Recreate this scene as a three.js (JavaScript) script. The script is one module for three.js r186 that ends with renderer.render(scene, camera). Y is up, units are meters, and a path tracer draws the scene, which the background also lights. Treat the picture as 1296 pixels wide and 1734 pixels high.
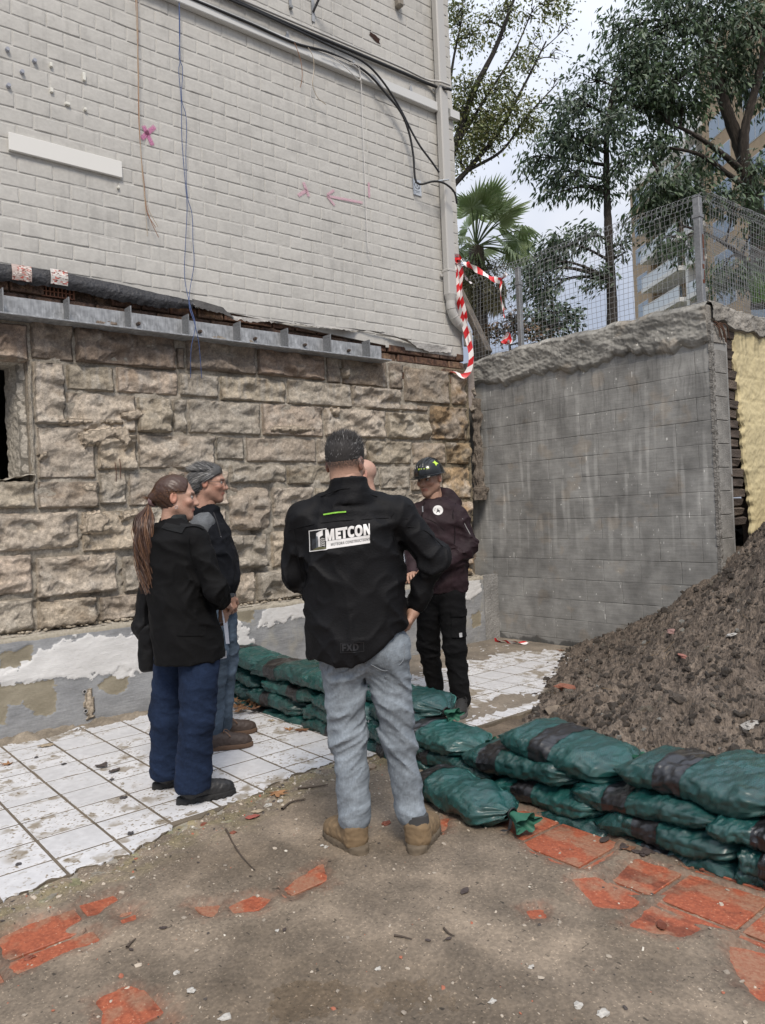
import * as THREE from 'three';
import { createNoise3D } from 'simplex-noise';
import { mergeGeometries, toCreasedNormals } from 'three/addons/utils/BufferGeometryUtils.js';

// ---------------------------------------------------------------- camera, sky, sun, exposure
const scene = new THREE.Scene();
const FOCAL = 1286, EYE = 1.48, YAW = 50.1 * Math.PI / 180, PITCH = -0.1 * Math.PI / 180, ROLL = 2.55 * Math.PI / 180;
const V = (x, y, z) => new THREE.Vector3(x, y, z);
const eye = V(0, EYE, 0);
const fwd = V(Math.cos(YAW) * Math.cos(PITCH), Math.sin(PITCH), -Math.sin(YAW) * Math.cos(PITCH));
const side0 = fwd.clone().cross(V(0, 1, 0)).normalize(), up0 = side0.clone().cross(fwd);
const camI = side0.clone().multiplyScalar(Math.cos(ROLL)).addScaledVector(up0, -Math.sin(ROLL));
const camJ = side0.clone().multiplyScalar(Math.sin(ROLL)).addScaledVector(up0, Math.cos(ROLL));
const camera = new THREE.PerspectiveCamera(2 * Math.atan(867 / FOCAL) * 180 / Math.PI, 1296 / 1734, 0.05, 900);
camera.position.copy(eye);
camera.quaternion.setFromRotationMatrix(new THREE.Matrix4().makeBasis(camI, camJ, fwd.clone().negate()));
scene.add(camera);
const renderer = new THREE.WebGLRenderer({ antialias: true });
renderer.toneMapping = THREE.LinearToneMapping;
renderer.toneMappingExposure = 1.88;
renderer.shadowMap.enabled = true;

// noise
function mulberry(seed) { let a = seed >>> 0; return () => { a = (a + 0x6d2b79f5) | 0; let t = Math.imul(a ^ (a >>> 15), 1 | a); t = (t + Math.imul(t ^ (t >>> 7), 61 | t)) ^ t; return ((t ^ (t >>> 14)) >>> 0) / 4294967296; }; }
const n3 = createNoise3D(mulberry(7)), n3b = createNoise3D(mulberry(21));
const clamp = (x, a = 0, b = 1) => Math.min(b, Math.max(a, x)), mix = (a, b, t) => a + (b - a) * t, ss = (a, b, x) => { const t = clamp((x - a) / (b - a)); return t * t * (3 - 2 * t); };
const fbm = (x, y, z, o = 4) => { let s = 0, a = 0.5; for (let i = 0; i < o; i++) { s += a * n3(x, y, z); x *= 2.03; y *= 2.03; z *= 2.03; a *= 0.5; } return s; };
const ridge = (x, y, z, o = 3) => { let s = 0, a = 0.55; for (let i = 0; i < o; i++) { s += a * (1 - Math.abs(n3b(x, y, z))); x *= 2.1; y *= 2.1; z *= 2.1; a *= 0.5; } return s; };

{ // overcast sky: brighter towards the zenith, thin blue-grey variation between the cloud layers
  const w = 1024, h = 512, d = new Float32Array(w * h * 4);
  for (let j = 0; j < h; j++) for (let i = 0; i < w; i++) {
    const el = ((j + 0.5) / h - 0.5) * Math.PI, az = (i + 0.5) / w * Math.PI * 2, y = Math.sin(el), c = Math.cos(el);
    const X = c * Math.cos(az), Z = c * Math.sin(az), yy = Math.max(y, 0) + 0.25;
    const n = fbm(X / yy * 0.9 + 3, Z / yy * 0.9, 1.7, 5), m = fbm(X / yy * 2.2, Z / yy * 2.2, 7.7, 5);
    const cl = clamp(0.55 + n * 0.75 + m * 0.35);
    const L = 0.26 * (1 + 2.0 * Math.max(y, 0)) * mix(0.74, 1.08, cl);
    const t = 1 - cl, k = (j * w + i) * 4;
    d[k] = L * mix(0.94, 0.76, t); d[k + 1] = L * mix(0.985, 0.875, t); d[k + 2] = L * mix(1.09, 1.12, t); d[k + 3] = 1;
  }
  const sky = new THREE.DataTexture(d, w, h, THREE.RGBAFormat, THREE.FloatType);
  sky.mapping = THREE.EquirectangularReflectionMapping; sky.magFilter = sky.minFilter = THREE.LinearFilter; sky.needsUpdate = true;
  scene.background = sky; scene.environment = sky;
}
const sun = new THREE.DirectionalLight(0xfff4e6, 1.5);
sun.position.set(-3, 14, 7); sun.target.position.set(3, 0, -3);
sun.castShadow = true; sun.shadow.radius = 32; sun.shadow.mapSize.set(2048, 2048);
Object.assign(sun.shadow.camera, { left: -14, right: 14, top: 14, bottom: -14, near: 1, far: 60 });
scene.add(sun, sun.target);

// ---------------------------------------------------------------- helpers
const rayOf = (px, py) => fwd.clone().addScaledVector(camI, (px - 648) / FOCAL).addScaledVector(camJ, -(py - 867) / FOCAL);
const at = (px, py, w) => eye.clone().addScaledVector(rayOf(px, py), w);                         // pixel of the photograph + depth
const onPlane = (px, py, ax, v) => { const d = rayOf(px, py); return eye.clone().addScaledVector(d, (v - eye[ax]) / d[ax]); };
const onGround = (px, py, h = 0) => onPlane(px, py, 'y', h);

const used = new Map();
function numbered(n) { const k = used.get(n) || 0; used.set(n, k + 1); return k ? n + '_' + String(k).padStart(3, '0') : n; }
function tag(o, label, category, group) { o.userData.label = label; o.userData.category = category; if (group) o.userData.group = group; return o; }
function thing(name, label, category, pos = [0, 0, 0], group) {
  const o = new THREE.Group(); o.name = numbered(name); o.position.set(...pos); scene.add(o); return tag(o, label, category, group);
}
function mesh(name, geo, mat, parent) {
  const m = new THREE.Mesh(geo, mat); m.castShadow = m.receiveShadow = true;
  m.name = parent ? name : numbered(name); (parent || scene).add(m); return m;
}
function structure(name, geo, mat) { const m = mesh(name, geo, mat); m.userData.kind = 'structure'; return m; }
function structureGroup(name) { const o = new THREE.Group(); o.name = numbered(name); scene.add(o); o.userData.kind = 'structure'; return o; }
const stuff = (m) => { m.userData.kind = 'stuff'; return m; };
const lin = (r, g, b) => new THREE.Color().setRGB(r, g, b);
const mat = (o) => new THREE.MeshStandardMaterial({ roughness: 0.85, ...o });
const DS = THREE.DoubleSide;

// textures: period-wrapped noise
const HASH = new Uint8Array(512); { const r = mulberry(3), p = [...Array(256).keys()]; for (let i = 255; i > 0; i--) { const j = Math.floor(r() * (i + 1)); [p[i], p[j]] = [p[j], p[i]]; } for (let i = 0; i < 512; i++) HASH[i] = p[i & 255]; }
function pn(x, y, per, s = 0) {
  const xi = Math.floor(x), yi = Math.floor(y), fx = x - xi, fy = y - yi, u = fx * fx * (3 - 2 * fx), v = fy * fy * (3 - 2 * fy);
  const m = (a) => ((a % per) + per) % per, h = (a, b) => HASH[(HASH[(m(a) + s) & 255] + m(b)) & 255] / 255;
  return mix(mix(h(xi, yi), h(xi + 1, yi), u), mix(h(xi, yi + 1), h(xi + 1, yi + 1), u), v);
}
function pf(u, v, f, o = 4, s = 0) { let r = 0, a = 0.5, t = 0; for (let i = 0; i < o; i++) { r += a * pn(u * f, v * f, f, s + i * 17); t += a; a *= 0.5; f *= 2; } return r / t; }
function dataTex(w, h, fn, srgb = true, rep = [1, 1]) {
  const d = new Uint8Array(w * h * 4);
  for (let j = 0; j < h; j++) for (let i = 0; i < w; i++) {
    const c = fn((i + 0.5) / w, (j + 0.5) / h), k = (j * w + i) * 4;
    if (typeof c === 'number') { d[k] = d[k + 1] = d[k + 2] = clamp(c) * 255; d[k + 3] = 255; } else { d[k] = clamp(c[0]) * 255; d[k + 1] = clamp(c[1]) * 255; d[k + 2] = clamp(c[2]) * 255; d[k + 3] = c.length > 3 ? clamp(c[3]) * 255 : 255; }
  }
  const t = new THREE.DataTexture(d, w, h, THREE.RGBAFormat); t.wrapS = t.wrapT = THREE.RepeatWrapping; t.magFilter = THREE.LinearFilter; t.minFilter = THREE.LinearMipmapLinearFilter; t.generateMipmaps = true;
  if (srgb) t.colorSpace = THREE.SRGBColorSpace; t.repeat.set(...rep); t.needsUpdate = true; return t;
}
function canvasTex(w, h, draw) {
  const c = document.createElement('canvas'); c.width = w; c.height = h; draw(c.getContext('2d'), w, h);
  const t = new THREE.CanvasTexture(c); t.colorSpace = THREE.SRGBColorSpace; t.magFilter = THREE.LinearFilter; return t;
}
// geometry helpers
function planarUV(g, ax, ay, k = 1) { const p = g.attributes.position, u = new Float32Array(p.count * 2); for (let i = 0; i < p.count; i++) { u[2 * i] = (p.getX(i) * ax[0] + p.getY(i) * ax[1] + p.getZ(i) * ax[2]) * k; u[2 * i + 1] = (p.getX(i) * ay[0] + p.getY(i) * ay[1] + p.getZ(i) * ay[2]) * k; } g.setAttribute('uv', new THREE.BufferAttribute(u, 2)); return g; }
function boxUV(g, k = 1) { // metres, by the main direction of each normal
  const p = g.attributes.position, n = g.attributes.normal, u = new Float32Array(p.count * 2);
  for (let i = 0; i < p.count; i++) { const a = Math.abs(n.getX(i)), b = Math.abs(n.getY(i)), c = Math.abs(n.getZ(i)), x = p.getX(i), y = p.getY(i), z = p.getZ(i); const [s, t] = a > b && a > c ? [z, y] : b > c ? [x, z] : [x, y]; u[2 * i] = s * k; u[2 * i + 1] = t * k; }
  g.setAttribute('uv', new THREE.BufferAttribute(u, 2)); return g;
}
function grid(nu, nv, fn, colorFn) { // fn(u,v) -> [x,y,z]
  const P = [], U = [], I = [], C = colorFn ? [] : null;
  for (let j = 0; j <= nv; j++) for (let i = 0; i <= nu; i++) { const u = i / nu, v = j / nv, p = fn(u, v); P.push(p[0], p[1], p[2]); U.push(u, v); if (C) C.push(...colorFn(u, v, p)); }
  for (let j = 0; j < nv; j++) for (let i = 0; i < nu; i++) { const a = j * (nu + 1) + i, b = a + 1, c = a + nu + 1, d = c + 1; I.push(a, b, d, a, d, c); }
  const g = new THREE.BufferGeometry(); g.setAttribute('position', new THREE.Float32BufferAttribute(P, 3)); g.setAttribute('uv', new THREE.Float32BufferAttribute(U, 2)); if (C) g.setAttribute('color', new THREE.Float32BufferAttribute(C, 3)); g.setIndex(I); g.computeVertexNormals(); return g;
}
function chamfer(w, h, d, c) { // box with chamfered edges, centred
  const s = new THREE.Shape(); s.moveTo(-w / 2 + c, -h / 2); s.lineTo(w / 2 - c, -h / 2); s.lineTo(w / 2, -h / 2 + c); s.lineTo(w / 2, h / 2 - c); s.lineTo(w / 2 - c, h / 2); s.lineTo(-w / 2 + c, h / 2); s.lineTo(-w / 2, h / 2 - c); s.lineTo(-w / 2, -h / 2 + c); s.closePath();
  const g = new THREE.ExtrudeGeometry(s, { depth: d - 2 * c, bevelEnabled: true, bevelThickness: c, bevelSize: c, bevelOffset: -c, bevelSegments: 1, steps: 1 }); g.translate(0, 0, -d / 2 + c); return boxUV(g);
}
const box = (w, h, d, x = 0, y = 0, z = 0) => boxUV(new THREE.BoxGeometry(w, h, d)).translate(x, y, z);
function tube(pts, r, seg = 8, rings = 0) { const c = new THREE.CatmullRomCurve3(pts.map((p) => p.isVector3 ? p : V(...p)), false, 'centripetal'); return new THREE.TubeGeometry(c, rings || Math.max(4, pts.length * 5), r, seg, false); }
function taperTube(pts, r0, r1, seg = 7, rings = 0, wob = 0) { // tapering branch
  const c = new THREE.CatmullRomCurve3(pts, false, 'centripetal'), n = rings || pts.length * 4, g = new THREE.TubeGeometry(c, n, 1, seg, false), p = g.attributes.position;
  for (let i = 0; i <= n; i++) { const q = c.getPointAt(i / n), r = mix(r0, r1, i / n); for (let j = 0; j <= seg; j++) { const k = i * (seg + 1) + j, x = p.getX(k) - q.x, y = p.getY(k) - q.y, z = p.getZ(k) - q.z, rr = r * (1 + wob * n3(q.x * 9 + x, q.y * 9 + y, q.z * 9 + z)); p.setXYZ(k, q.x + x * rr, q.y + y * rr, q.z + z * rr); } }
  g.computeVertexNormals(); return g;
}
const merge = (l) => mergeGeometries(l.map((g) => { const q = g.index ? g.toNonIndexed() : g; for (const k of Object.keys(q.attributes)) if (!['position', 'normal', 'uv', 'color'].includes(k)) q.deleteAttribute(k); return q; }));
function tri2(list) { const g = new THREE.BufferGeometry(); g.setAttribute('position', new THREE.Float32BufferAttribute(list, 3)); g.computeVertexNormals(); return boxUV(g); }
// ---------------------------------------------------------------- shared materials
const T = {};
T.grain = dataTex(512, 512, (u, v) => 0.5 + (pf(u, v, 64, 3, 5) - 0.5) * 0.7 + (pf(u, v, 8, 3) - 0.5) * 0.5, false);
T.rough = dataTex(512, 512, (u, v) => { const a = pf(u, v, 6, 5, 9); return [1, clamp(0.45 + a * 0.75), 0, 1]; }, false);
T.mottle = dataTex(512, 512, (u, v) => 0.80 + (pf(u, v, 5, 5, 2) - 0.5) * 0.36 + (pf(u, v, 90, 2, 31) - 0.5) * 0.16);
const uvRep = (t, s) => { const c = t.clone(); c.repeat.set(s, s); c.needsUpdate = true; return c; };

// ---------------------------------------------------------------- ground
const GX = 0.267, TILE_Y = 0.034;
const edgeZ = (x) => { // broken front edge of the white tiling
  const k = [[-2, -3.16], [0.7, -3.26], [0.97, -3.30], [1.24, -3.31], [1.5, -3.43], [1.76, -3.46], [1.97, -3.50], [2.1, -3.56], [2.29, -3.61], [2.52, -3.60], [2.8, -3.55], [4, -3.45], [9, -3.4]];
  let i = 0; while (i < k.length - 2 && k[i + 1][0] < x) i++;
  return mix(k[i][1], k[i + 1][1], clamp((x - k[i][0]) / (k[i + 1][0] - k[i][0]))) + 0.022 * n3(x * 9, 0, 3) + 0.012 * n3(x * 31, 4, 3);
};
const g2 = (px, py) => { const p = onGround(px, py, 0.01); return [p.x, p.z]; };
// where the red tiles were left uncovered (outlines traced on the ground)
const bare = [
  [[0, 1585], [60, 1560], [130, 1540], [137, 1553], [100, 1578], [120, 1580], [165, 1577], [160, 1590], [80, 1620], [30, 1645], [10, 1610]],
  [[138, 1533], [190, 1516], [197, 1522], [160, 1545], [145, 1548]], [[-30, 1630], [4, 1632], [6, 1655], [-30, 1668]], [[203, 1546], [225, 1541], [230, 1553], [212, 1560]],
  [[480, 1505], [545, 1463], [552, 1500], [520, 1503], [500, 1520], [482, 1513]], [[390, 1533], [430, 1517], [455, 1522], [440, 1540], [400, 1542]], [[330, 1535], [372, 1532], [360, 1548], [335, 1545]],
  [[175, 1690], [215, 1672], [255, 1690], [290, 1730], [180, 1745]], [[800, 1383], [855, 1376], [900, 1372], [985, 1400], [1040, 1415], [1035, 1445], [985, 1470], [905, 1440], [855, 1395]],
  [[895, 1425], [975, 1395], [1035, 1432], [1000, 1468], [935, 1455]], [[975, 1488], [1010, 1486], [1090, 1530], [1050, 1535], [1010, 1530]], [[1035, 1495], [1080, 1455], [1165, 1482], [1120, 1512], [1060, 1510]],
  [[1115, 1530], [1165, 1480], [1296, 1520], [1330, 1560], [1245, 1575], [1180, 1560]], [[1070, 1565], [1105, 1533], [1190, 1570], [1150, 1582]], [[1165, 1450], [1260, 1475], [1340, 1500], [1340, 1520], [1230, 1488], [1160, 1465]],
  [[1255, 1585], [1296, 1545], [1330, 1560], [1330, 1620]], [[1235, 1600], [1330, 1620], [1330, 1690], [1290, 1690], [1250, 1640]], [[895, 1542], [915, 1540], [920, 1550], [900, 1552]], [[735, 1390], [760, 1385], [750, 1410]],
].map((l) => l.map((q) => g2(...q)));
const puddles = [[[430, 1650], [560, 1610], [700, 1620], [840, 1660], [900, 1700], [910, 1760], [360, 1780], [380, 1700]], [[300, 1460], [420, 1430], [470, 1450], [380, 1480]]].map((l) => l.map((q) => g2(...q)));
function polyDist(poly, x, z) { // signed: negative inside
  let d = 1e9, ins = false;
  for (let i = 0, j = poly.length - 1; i < poly.length; j = i++) {
    const [ax, az] = poly[i], [bx, bz] = poly[j], ex = bx - ax, ez = bz - az, t = clamp(((x - ax) * ex + (z - az) * ez) / (ex * ex + ez * ez + 1e-9));
    d = Math.min(d, Math.hypot(x - ax - ex * t, z - az - ez * t));
    if ((az > z) !== (bz > z) && x < (bx - ax) * (z - az) / (bz - az) + ax) ins = !ins;
  }
  return ins ? -d : d;
}
const boxes = (l) => l.map((p) => [Math.min(...p.map((q) => q[0])) - 0.1, Math.max(...p.map((q) => q[0])) + 0.1, Math.min(...p.map((q) => q[1])) - 0.1, Math.max(...p.map((q) => q[1])) + 0.1]);
const bareB = boxes(bare), pudB = boxes(puddles);
const minDist = (l, B, x, z) => { let d = 1; l.forEach((p, i) => { const b = B[i]; if (x > b[0] && x < b[1] && z > b[2] && z < b[3]) d = Math.min(d, polyDist(p, x, z)); }); return d; };
function dirtH(x, z) {
  let h = 0.016 + 0.009 * fbm(x * 1.7, 1, z * 1.7, 3) + 0.003 * fbm(x * 14, 2, z * 14, 3) + 0.0016 * n3(x * 70, 5, z * 70);
  const b = minDist(bare, bareB, x, z) - 0.012 + 0.014 * fbm(x * 9, 9, z * 9, 3);
  h = mix(h, -0.004 + 0.005 * fbm(x * 12, 3, z * 12, 3) + 0.002 * n3(x * 60, 4, z * 60), 1 - ss(-0.030, 0.030, b));
  const q = minDist(puddles, pudB, x, z) + 0.03 * fbm(x * 7, 0, z * 7, 3);
  h -= 0.013 * (1 - ss(-0.22, 0.06, q + 0.05 * fbm(x * 3, 7, z * 3, 4)));
  const e = z - edgeZ(x); // lip of old bedding along the tiles
  h += 0.012 * (1 - ss(0.02, 0.24 + 0.08 * n3(x * 4, 2, 2), e)) * (0.8 + 0.6 * n3(x * 11, 1, z * 11));
  return h;
}
{
  const base = structure('ground', new THREE.PlaneGeometry(500, 500).rotateX(-Math.PI / 2).translate(0, -0.03, 0), mat({ color: lin(0.16, 0.14, 0.12), roughness: 0.95 }));
  const dtex = dataTex(1024, 1024, (u, v) => {
    const c = pf(u, v, 7, 5, 3), f = pf(u, v, 120, 3, 8), s = pn(u * 200, v * 200, 200, 44), s2 = pn(u * 90, v * 90, 90, 60);
    let l = 0.60 + (c - 0.5) * 0.30 + (f - 0.5) * 0.20; const w = s > 0.90 ? 0.20 : 0, dk = s2 < 0.07 ? -0.20 : 0; l += w + dk;
    return [l * 1.02, l * 0.965, l * 0.90];
  }, true);
  const drough = dataTex(512, 512, (u, v) => [1, clamp(0.50 + pf(u, v, 5, 5, 12) * 0.55 + (pf(u, v, 100, 2, 3) - 0.5) * 0.35), 0, 1], false);
  const x0 = -0.9, x1 = 3.5, z0 = -3.75, z1 = 0.5, n = 360;
  const col = (u, v, p) => {
    const x = p[0], z = p[2], e = z - edgeZ(x), m = (1 - ss(0.06, 0.30 + 0.12 * n3(x * 3, 8, 1), e)) * ss(-0.15, 0.35, fbm(x * 5, 3, z * 9, 3) + 0.12);
    const w = 1 - ss(-0.1, 0.22, minDist(puddles, pudB, x, z) + 0.12 * fbm(x * 4, 2, z * 4, 3)), t = 0.5 + 0.5 * fbm(x * 2.2, 4, z * 2.2, 4), damp = ss(0.45, 0.72, 0.5 + 0.5 * fbm(x * 1.3 + 4, 14, z * 1.3, 4));
    let c = [mix(0.50, 0.62, t), mix(0.45, 0.56, t), mix(0.385, 0.48, t)];
    c = c.map((a, i) => mix(a, a * [0.74, 0.73, 0.71][i], damp * 0.8)); c = c.map((a, i) => mix(a, [0.60, 0.57, 0.36][i], m * 0.75)); c = c.map((a, i) => mix(a, [0.40, 0.35, 0.285][i], w * 0.75)); const bd = minDist(bare, bareB, x, z), film = (1 - ss(0.0, 0.075, bd + 0.05 * fbm(x * 14, 2, z * 14, 3))) * (0.55 + 0.45 * n3(x * 55, 1, z * 55)); return c.map((a, i) => mix(a, [0.52, 0.235, 0.15][i], clamp(film) * 0.62));
  };
  const g = grid(n, n, (u, v) => { const x = mix(x0, x1, u), z = mix(z1, z0, v); return [x, z < edgeZ(x) - 0.03 ? 0.0 : dirtH(x, z), z]; }, col);
  planarUV(g, [1, 0, 0], [0, 0, -1], 0.9);
  structure('sandy_dirt', g, mat({ map: dtex, vertexColors: true, roughness: 1, roughnessMap: drough, bumpMap: T.grain, bumpScale: 0.003 }));
  const far = grid(120, 120, (u, v) => { const x = mix(2.7, 7, u), z = mix(1.5, -6.2, v); return [x, 0.012 + 0.01 * fbm(x * 2, 0, z * 2, 3) - (x < 3.5 ? 0.03 : 0), z]; }, (u, v, p) => { const t = 0.5 + 0.5 * fbm(p[0] * 2, 3, p[2] * 2, 4); return [mix(0.30, 0.44, t), mix(0.26, 0.385, t), mix(0.21, 0.32, t)]; });
  planarUV(far, [1, 0, 0], [0, 0, -1], 0.9);
  structure('sandy_ground', far, mat({ map: dtex, vertexColors: true, roughness: 1, roughnessMap: drough, bumpMap: T.grain, bumpScale: 0.004 }));
  // puddle
  const sh = new THREE.Shape(puddles[0].map(([x, z]) => new THREE.Vector2(x, -z)));
  const pg = new THREE.ShapeGeometry(sh).rotateX(-Math.PI / 2).translate(0, 0.0035, 0);
  structure('puddle_water', pg, new THREE.MeshPhysicalMaterial({ color: lin(0.95, 0.93, 0.9), roughness: 0.03, transmission: 1, ior: 1.33, thickness: 0, bumpMap: T.grain, bumpScale: 0.0006 }));
  // loose grit and pebbles
  const r = mulberry(99), pebbles = [], pc = [];
  const G = new THREE.IcosahedronGeometry(1, 0); { const p = G.attributes.position; for (let i = 0; i < p.count; i++) { const k = 1 + 0.3 * n3(p.getX(i) * 2, p.getY(i) * 2, p.getZ(i) * 2); p.setXYZ(i, p.getX(i) * k, p.getY(i) * k * 0.6, p.getZ(i) * k); } G.computeVertexNormals(); }
  const N = 6500, inst = new THREE.InstancedMesh(G, mat({ color: 0xffffff, roughness: 0.8 }), N), M = new THREE.Matrix4(), q = new THREE.Quaternion(), E = new THREE.Euler();
  let k = 0;
  while (k < N) {
    const nearEdge = r() < 0.28, x = mix(-0.8, 3.0, r()); let z = nearEdge ? edgeZ(x) + 0.02 + 0.34 * r() * r() : mix(-3.5, 0.2, r());
    if (z < edgeZ(x) + 0.01) continue; const s = 0.0014 + 0.0075 * Math.pow(r(), 7); if (!nearEdge && fbm(x * 3, 6, z * 3, 2) < -0.2 + 0.3 * (r() - 0.5)) continue;
    const h = dirtH(x, z); M.compose(V(x, Math.max(h, 0.003) + s * 0.25, z), q.setFromEuler(E.set(r() * 0.5, r() * 6.3, r() * 0.5)), V(s * (0.7 + r() * 0.8), s, s * (0.7 + r() * 0.8))); inst.setMatrixAt(k, M);
    const t = r(), sh = r(); inst.setColorAt(k, t < 0.74 ? lin(0.24 + sh * 0.22, 0.205 + sh * 0.19, 0.165 + sh * 0.15) : t < 0.79 ? lin(0.58, 0.54, 0.46) : t < 0.92 ? lin(0.06, 0.05, 0.045) : lin(0.34, 0.12, 0.07)); k++;
  }
  inst.name = 'grit'; inst.castShadow = inst.receiveShadow = true; stuff(inst); scene.add(inst); tag(inst, 'scattered pale and dark grit lying on the sandy dirt', 'grit');
}
{ // red tiles under the dirt
  const pave = structureGroup('red_tile_paving');
  const rt = dataTex(512, 512, (u, v) => { const a = pf(u, v, 6, 5, 4), f = pf(u, v, 80, 3, 6), st = pf(u, v * 0.12, 40, 3, 70), sp = pn(u * 160, v * 160, 160, 23) > 0.93 ? 0.3 : 0; const d = 1 - 0.22 * ss(0.55, 0.75, a) - 0.10 * ss(0.62, 0.75, st), du = clamp(ss(0.46, 0.66, pf(u, v, 9, 5, 91)) * (0.35 + 0.9 * f)) * 0.62, e = [(0.60 + (f - 0.5) * 0.2) * d + sp * 0.4, (0.325 + (f - 0.5) * 0.14) * d + sp * 0.7, (0.225 + (f - 0.5) * 0.1) * d + sp * 0.7]; return e.map((q, i) => mix(q, [0.56, 0.49, 0.41][i], du)); });
  const m = mat({ map: rt, roughness: 0.62, bumpMap: T.grain, bumpScale: 0.002 }), r = mulberry(5);
  const P = 0.32; let k = 0;
  for (let i = -5; i < 11; i++) for (let j = -12; j < 1; j++) {
    const x = 2.52 - 6 * P + i * P + P / 2, z = -1.24 + (j + 3) * P - P / 2;
    const g = boxUV(chamfer(P - 0.022, 0.02, P - 0.022, 0.003).rotateY(r() < 0.5 ? 0 : Math.PI / 2).translate(x, 0, z), 1.4);
    if (z < edgeZ(x) + 0.2 || x > 3.4 || x < -0.9) continue;
    const seen = minDist(bare, bareB, x, z) < 0.25 || minDist(bare, bareB, x + 0.1, z + 0.1) < 0.2; if (!seen) continue;
    mesh(k ? 'tile_' + String(k).padStart(3, '0') : 'tile', g.translate(0, -0.006 + 0.001 * r(), 0), m, pave); k++;
  }
}
{ // white tiles
  const pave = structureGroup('white_tile_paving'), r = mulberry(8);
  const wt = dataTex(1024, 1024, (u, v) => {
    const a = pf(u, v, 6, 5, 14), f = pf(u, v, 70, 4, 16), st = pf(u * 1, v * 1, 26, 4, 40), sp = pn(u * 230, v * 230, 230, 3) * 0.6 + pn(u * 110, v * 110, 110, 9) * 0.4;
    const d = clamp(ss(0.52, 0.68, st) * ss(0.40, 0.60, a) * 0.75 * (0.4 + 0.9 * f) + ss(0.68, 0.78, sp) * ss(0.30, 0.55, a) * 0.85); const l = 0.80 + (f - 0.5) * 0.10 + (a - 0.5) * 0.12;
    return [mix(l, 0.47, d), mix(l * 1.0, 0.42, d), mix(l * 1.005, 0.345, d)];
  });
  const m = mat({ map: wt, roughness: 0.5, bumpMap: T.grain, bumpScale: 0.0015 });
  let k = 0; const w = GX - 0.014, l = GX - 0.015;
  for (let i = -8; i < 22; i++) for (let j = 0; j < 9; j++) {
    const xa = 0.97 + i * GX + 0.0055, xb = xa + w, zb = -5.615 + j * GX + 0.007, zf = zb + l, e = Math.min(edgeZ(xa), edgeZ(xb), edgeZ((xa + xb) / 2));
    if (zb > e - 0.02 || xb > 6.28) continue;
    let g; const dy = 0.0015 * (r() - 0.5);
    if (zf < e) { g = chamfer(w, 0.03, l, 0.0015).translate((xa + xb) / 2, TILE_Y - 0.015 + dy, (zb + zf) / 2); } else { // broken tile on the edge
      const s = new THREE.Shape(); s.moveTo(xa, -zb); s.lineTo(xb, -zb); const n = 14; for (let q = 0; q <= n; q++) { const x = mix(xb, xa, q / n); s.lineTo(x, -Math.min(zf, edgeZ(x))); } s.closePath();
      g = new THREE.ExtrudeGeometry(s, { depth: 0.026, bevelEnabled: true, bevelThickness: 0.002, bevelSize: 0.002, bevelOffset: -0.002, bevelSegments: 1 }).rotateX(-Math.PI / 2).translate(0, TILE_Y - 0.028 + dy, 0); boxUV(g);
    }
    boxUV(g, 0.47); const uv = g.attributes.uv, ox = r(), oy = r(); for (let q = 0; q < uv.count; q++) uv.setXY(q, uv.getX(q) + ox, uv.getY(q) + oy);
    mesh(k ? 'tile_' + String(k).padStart(3, '0') : 'tile', g, m, pave); k++;
  }
  // bedding seen in the joints
  const s = new THREE.Shape(); s.moveTo(-1.3, 5.64); s.lineTo(6.29, 5.64); for (let q = 0; q <= 160; q++) { const x = mix(6.29, -1.3, q / 160); s.lineTo(x, -edgeZ(x) - 0.004); } s.closePath();
  const bg = new THREE.ExtrudeGeometry(s, { depth: 0.0315, bevelEnabled: false }).rotateX(-Math.PI / 2); planarUV(bg, [1, 0, 0], [0, 0, 1], 1.5);
  mesh('grout_bed', bg, mat({ color: lin(0.22, 0.18, 0.13), map: T.mottle, roughness: 0.95 }), pave);
  // old concrete strip with moss and a broken lip along the tile edge
  const wid = (x) => 0.13 + 0.05 * n3(x * 1.9, 5, 1) + 0.02 * n3(x * 11, 5, 3) - 0.11 * ss(0.5, 0.8, n3(x * 2.6 + 3, 2, 8));
  const kg = grid(420, 16, (u, v) => { const x = mix(-0.9, 2.75, u), W = Math.max(0.01, wid(x)), z = edgeZ(x) - 0.012 + W * Math.min(1, v * 1.12); let y = TILE_Y - 0.010 - 0.006 * v + 0.005 * fbm(x * 9, 3, z * 9, 3) + 0.0025 * n3(x * 40, 3, z * 40); if (v > 0.9) y = -0.01; return [x, y, z]; }, (u, v, p) => { const n = 0.5 + 0.5 * fbm(p[0] * 6, 3, p[2] * 10, 4), m = ss(0.45, 0.7, 0.5 + 0.5 * fbm(p[0] * 4 + 7, 3, p[2] * 8, 4)); const c = [mix(0.30, 0.50, n), mix(0.27, 0.45, n), mix(0.22, 0.365, n)]; return c.map((a, i) => mix(a, [0.30, 0.29, 0.13][i] * (0.8 + 0.5 * n), m * 0.75)); });
  planarUV(kg, [1, 0, 0], [0, 0, -1], 1.3); structure('concrete_strip', kg, mat({ vertexColors: true, map: T.mottle, roughness: 0.95, bumpMap: T.grain, bumpScale: 0.006 }));
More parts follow.
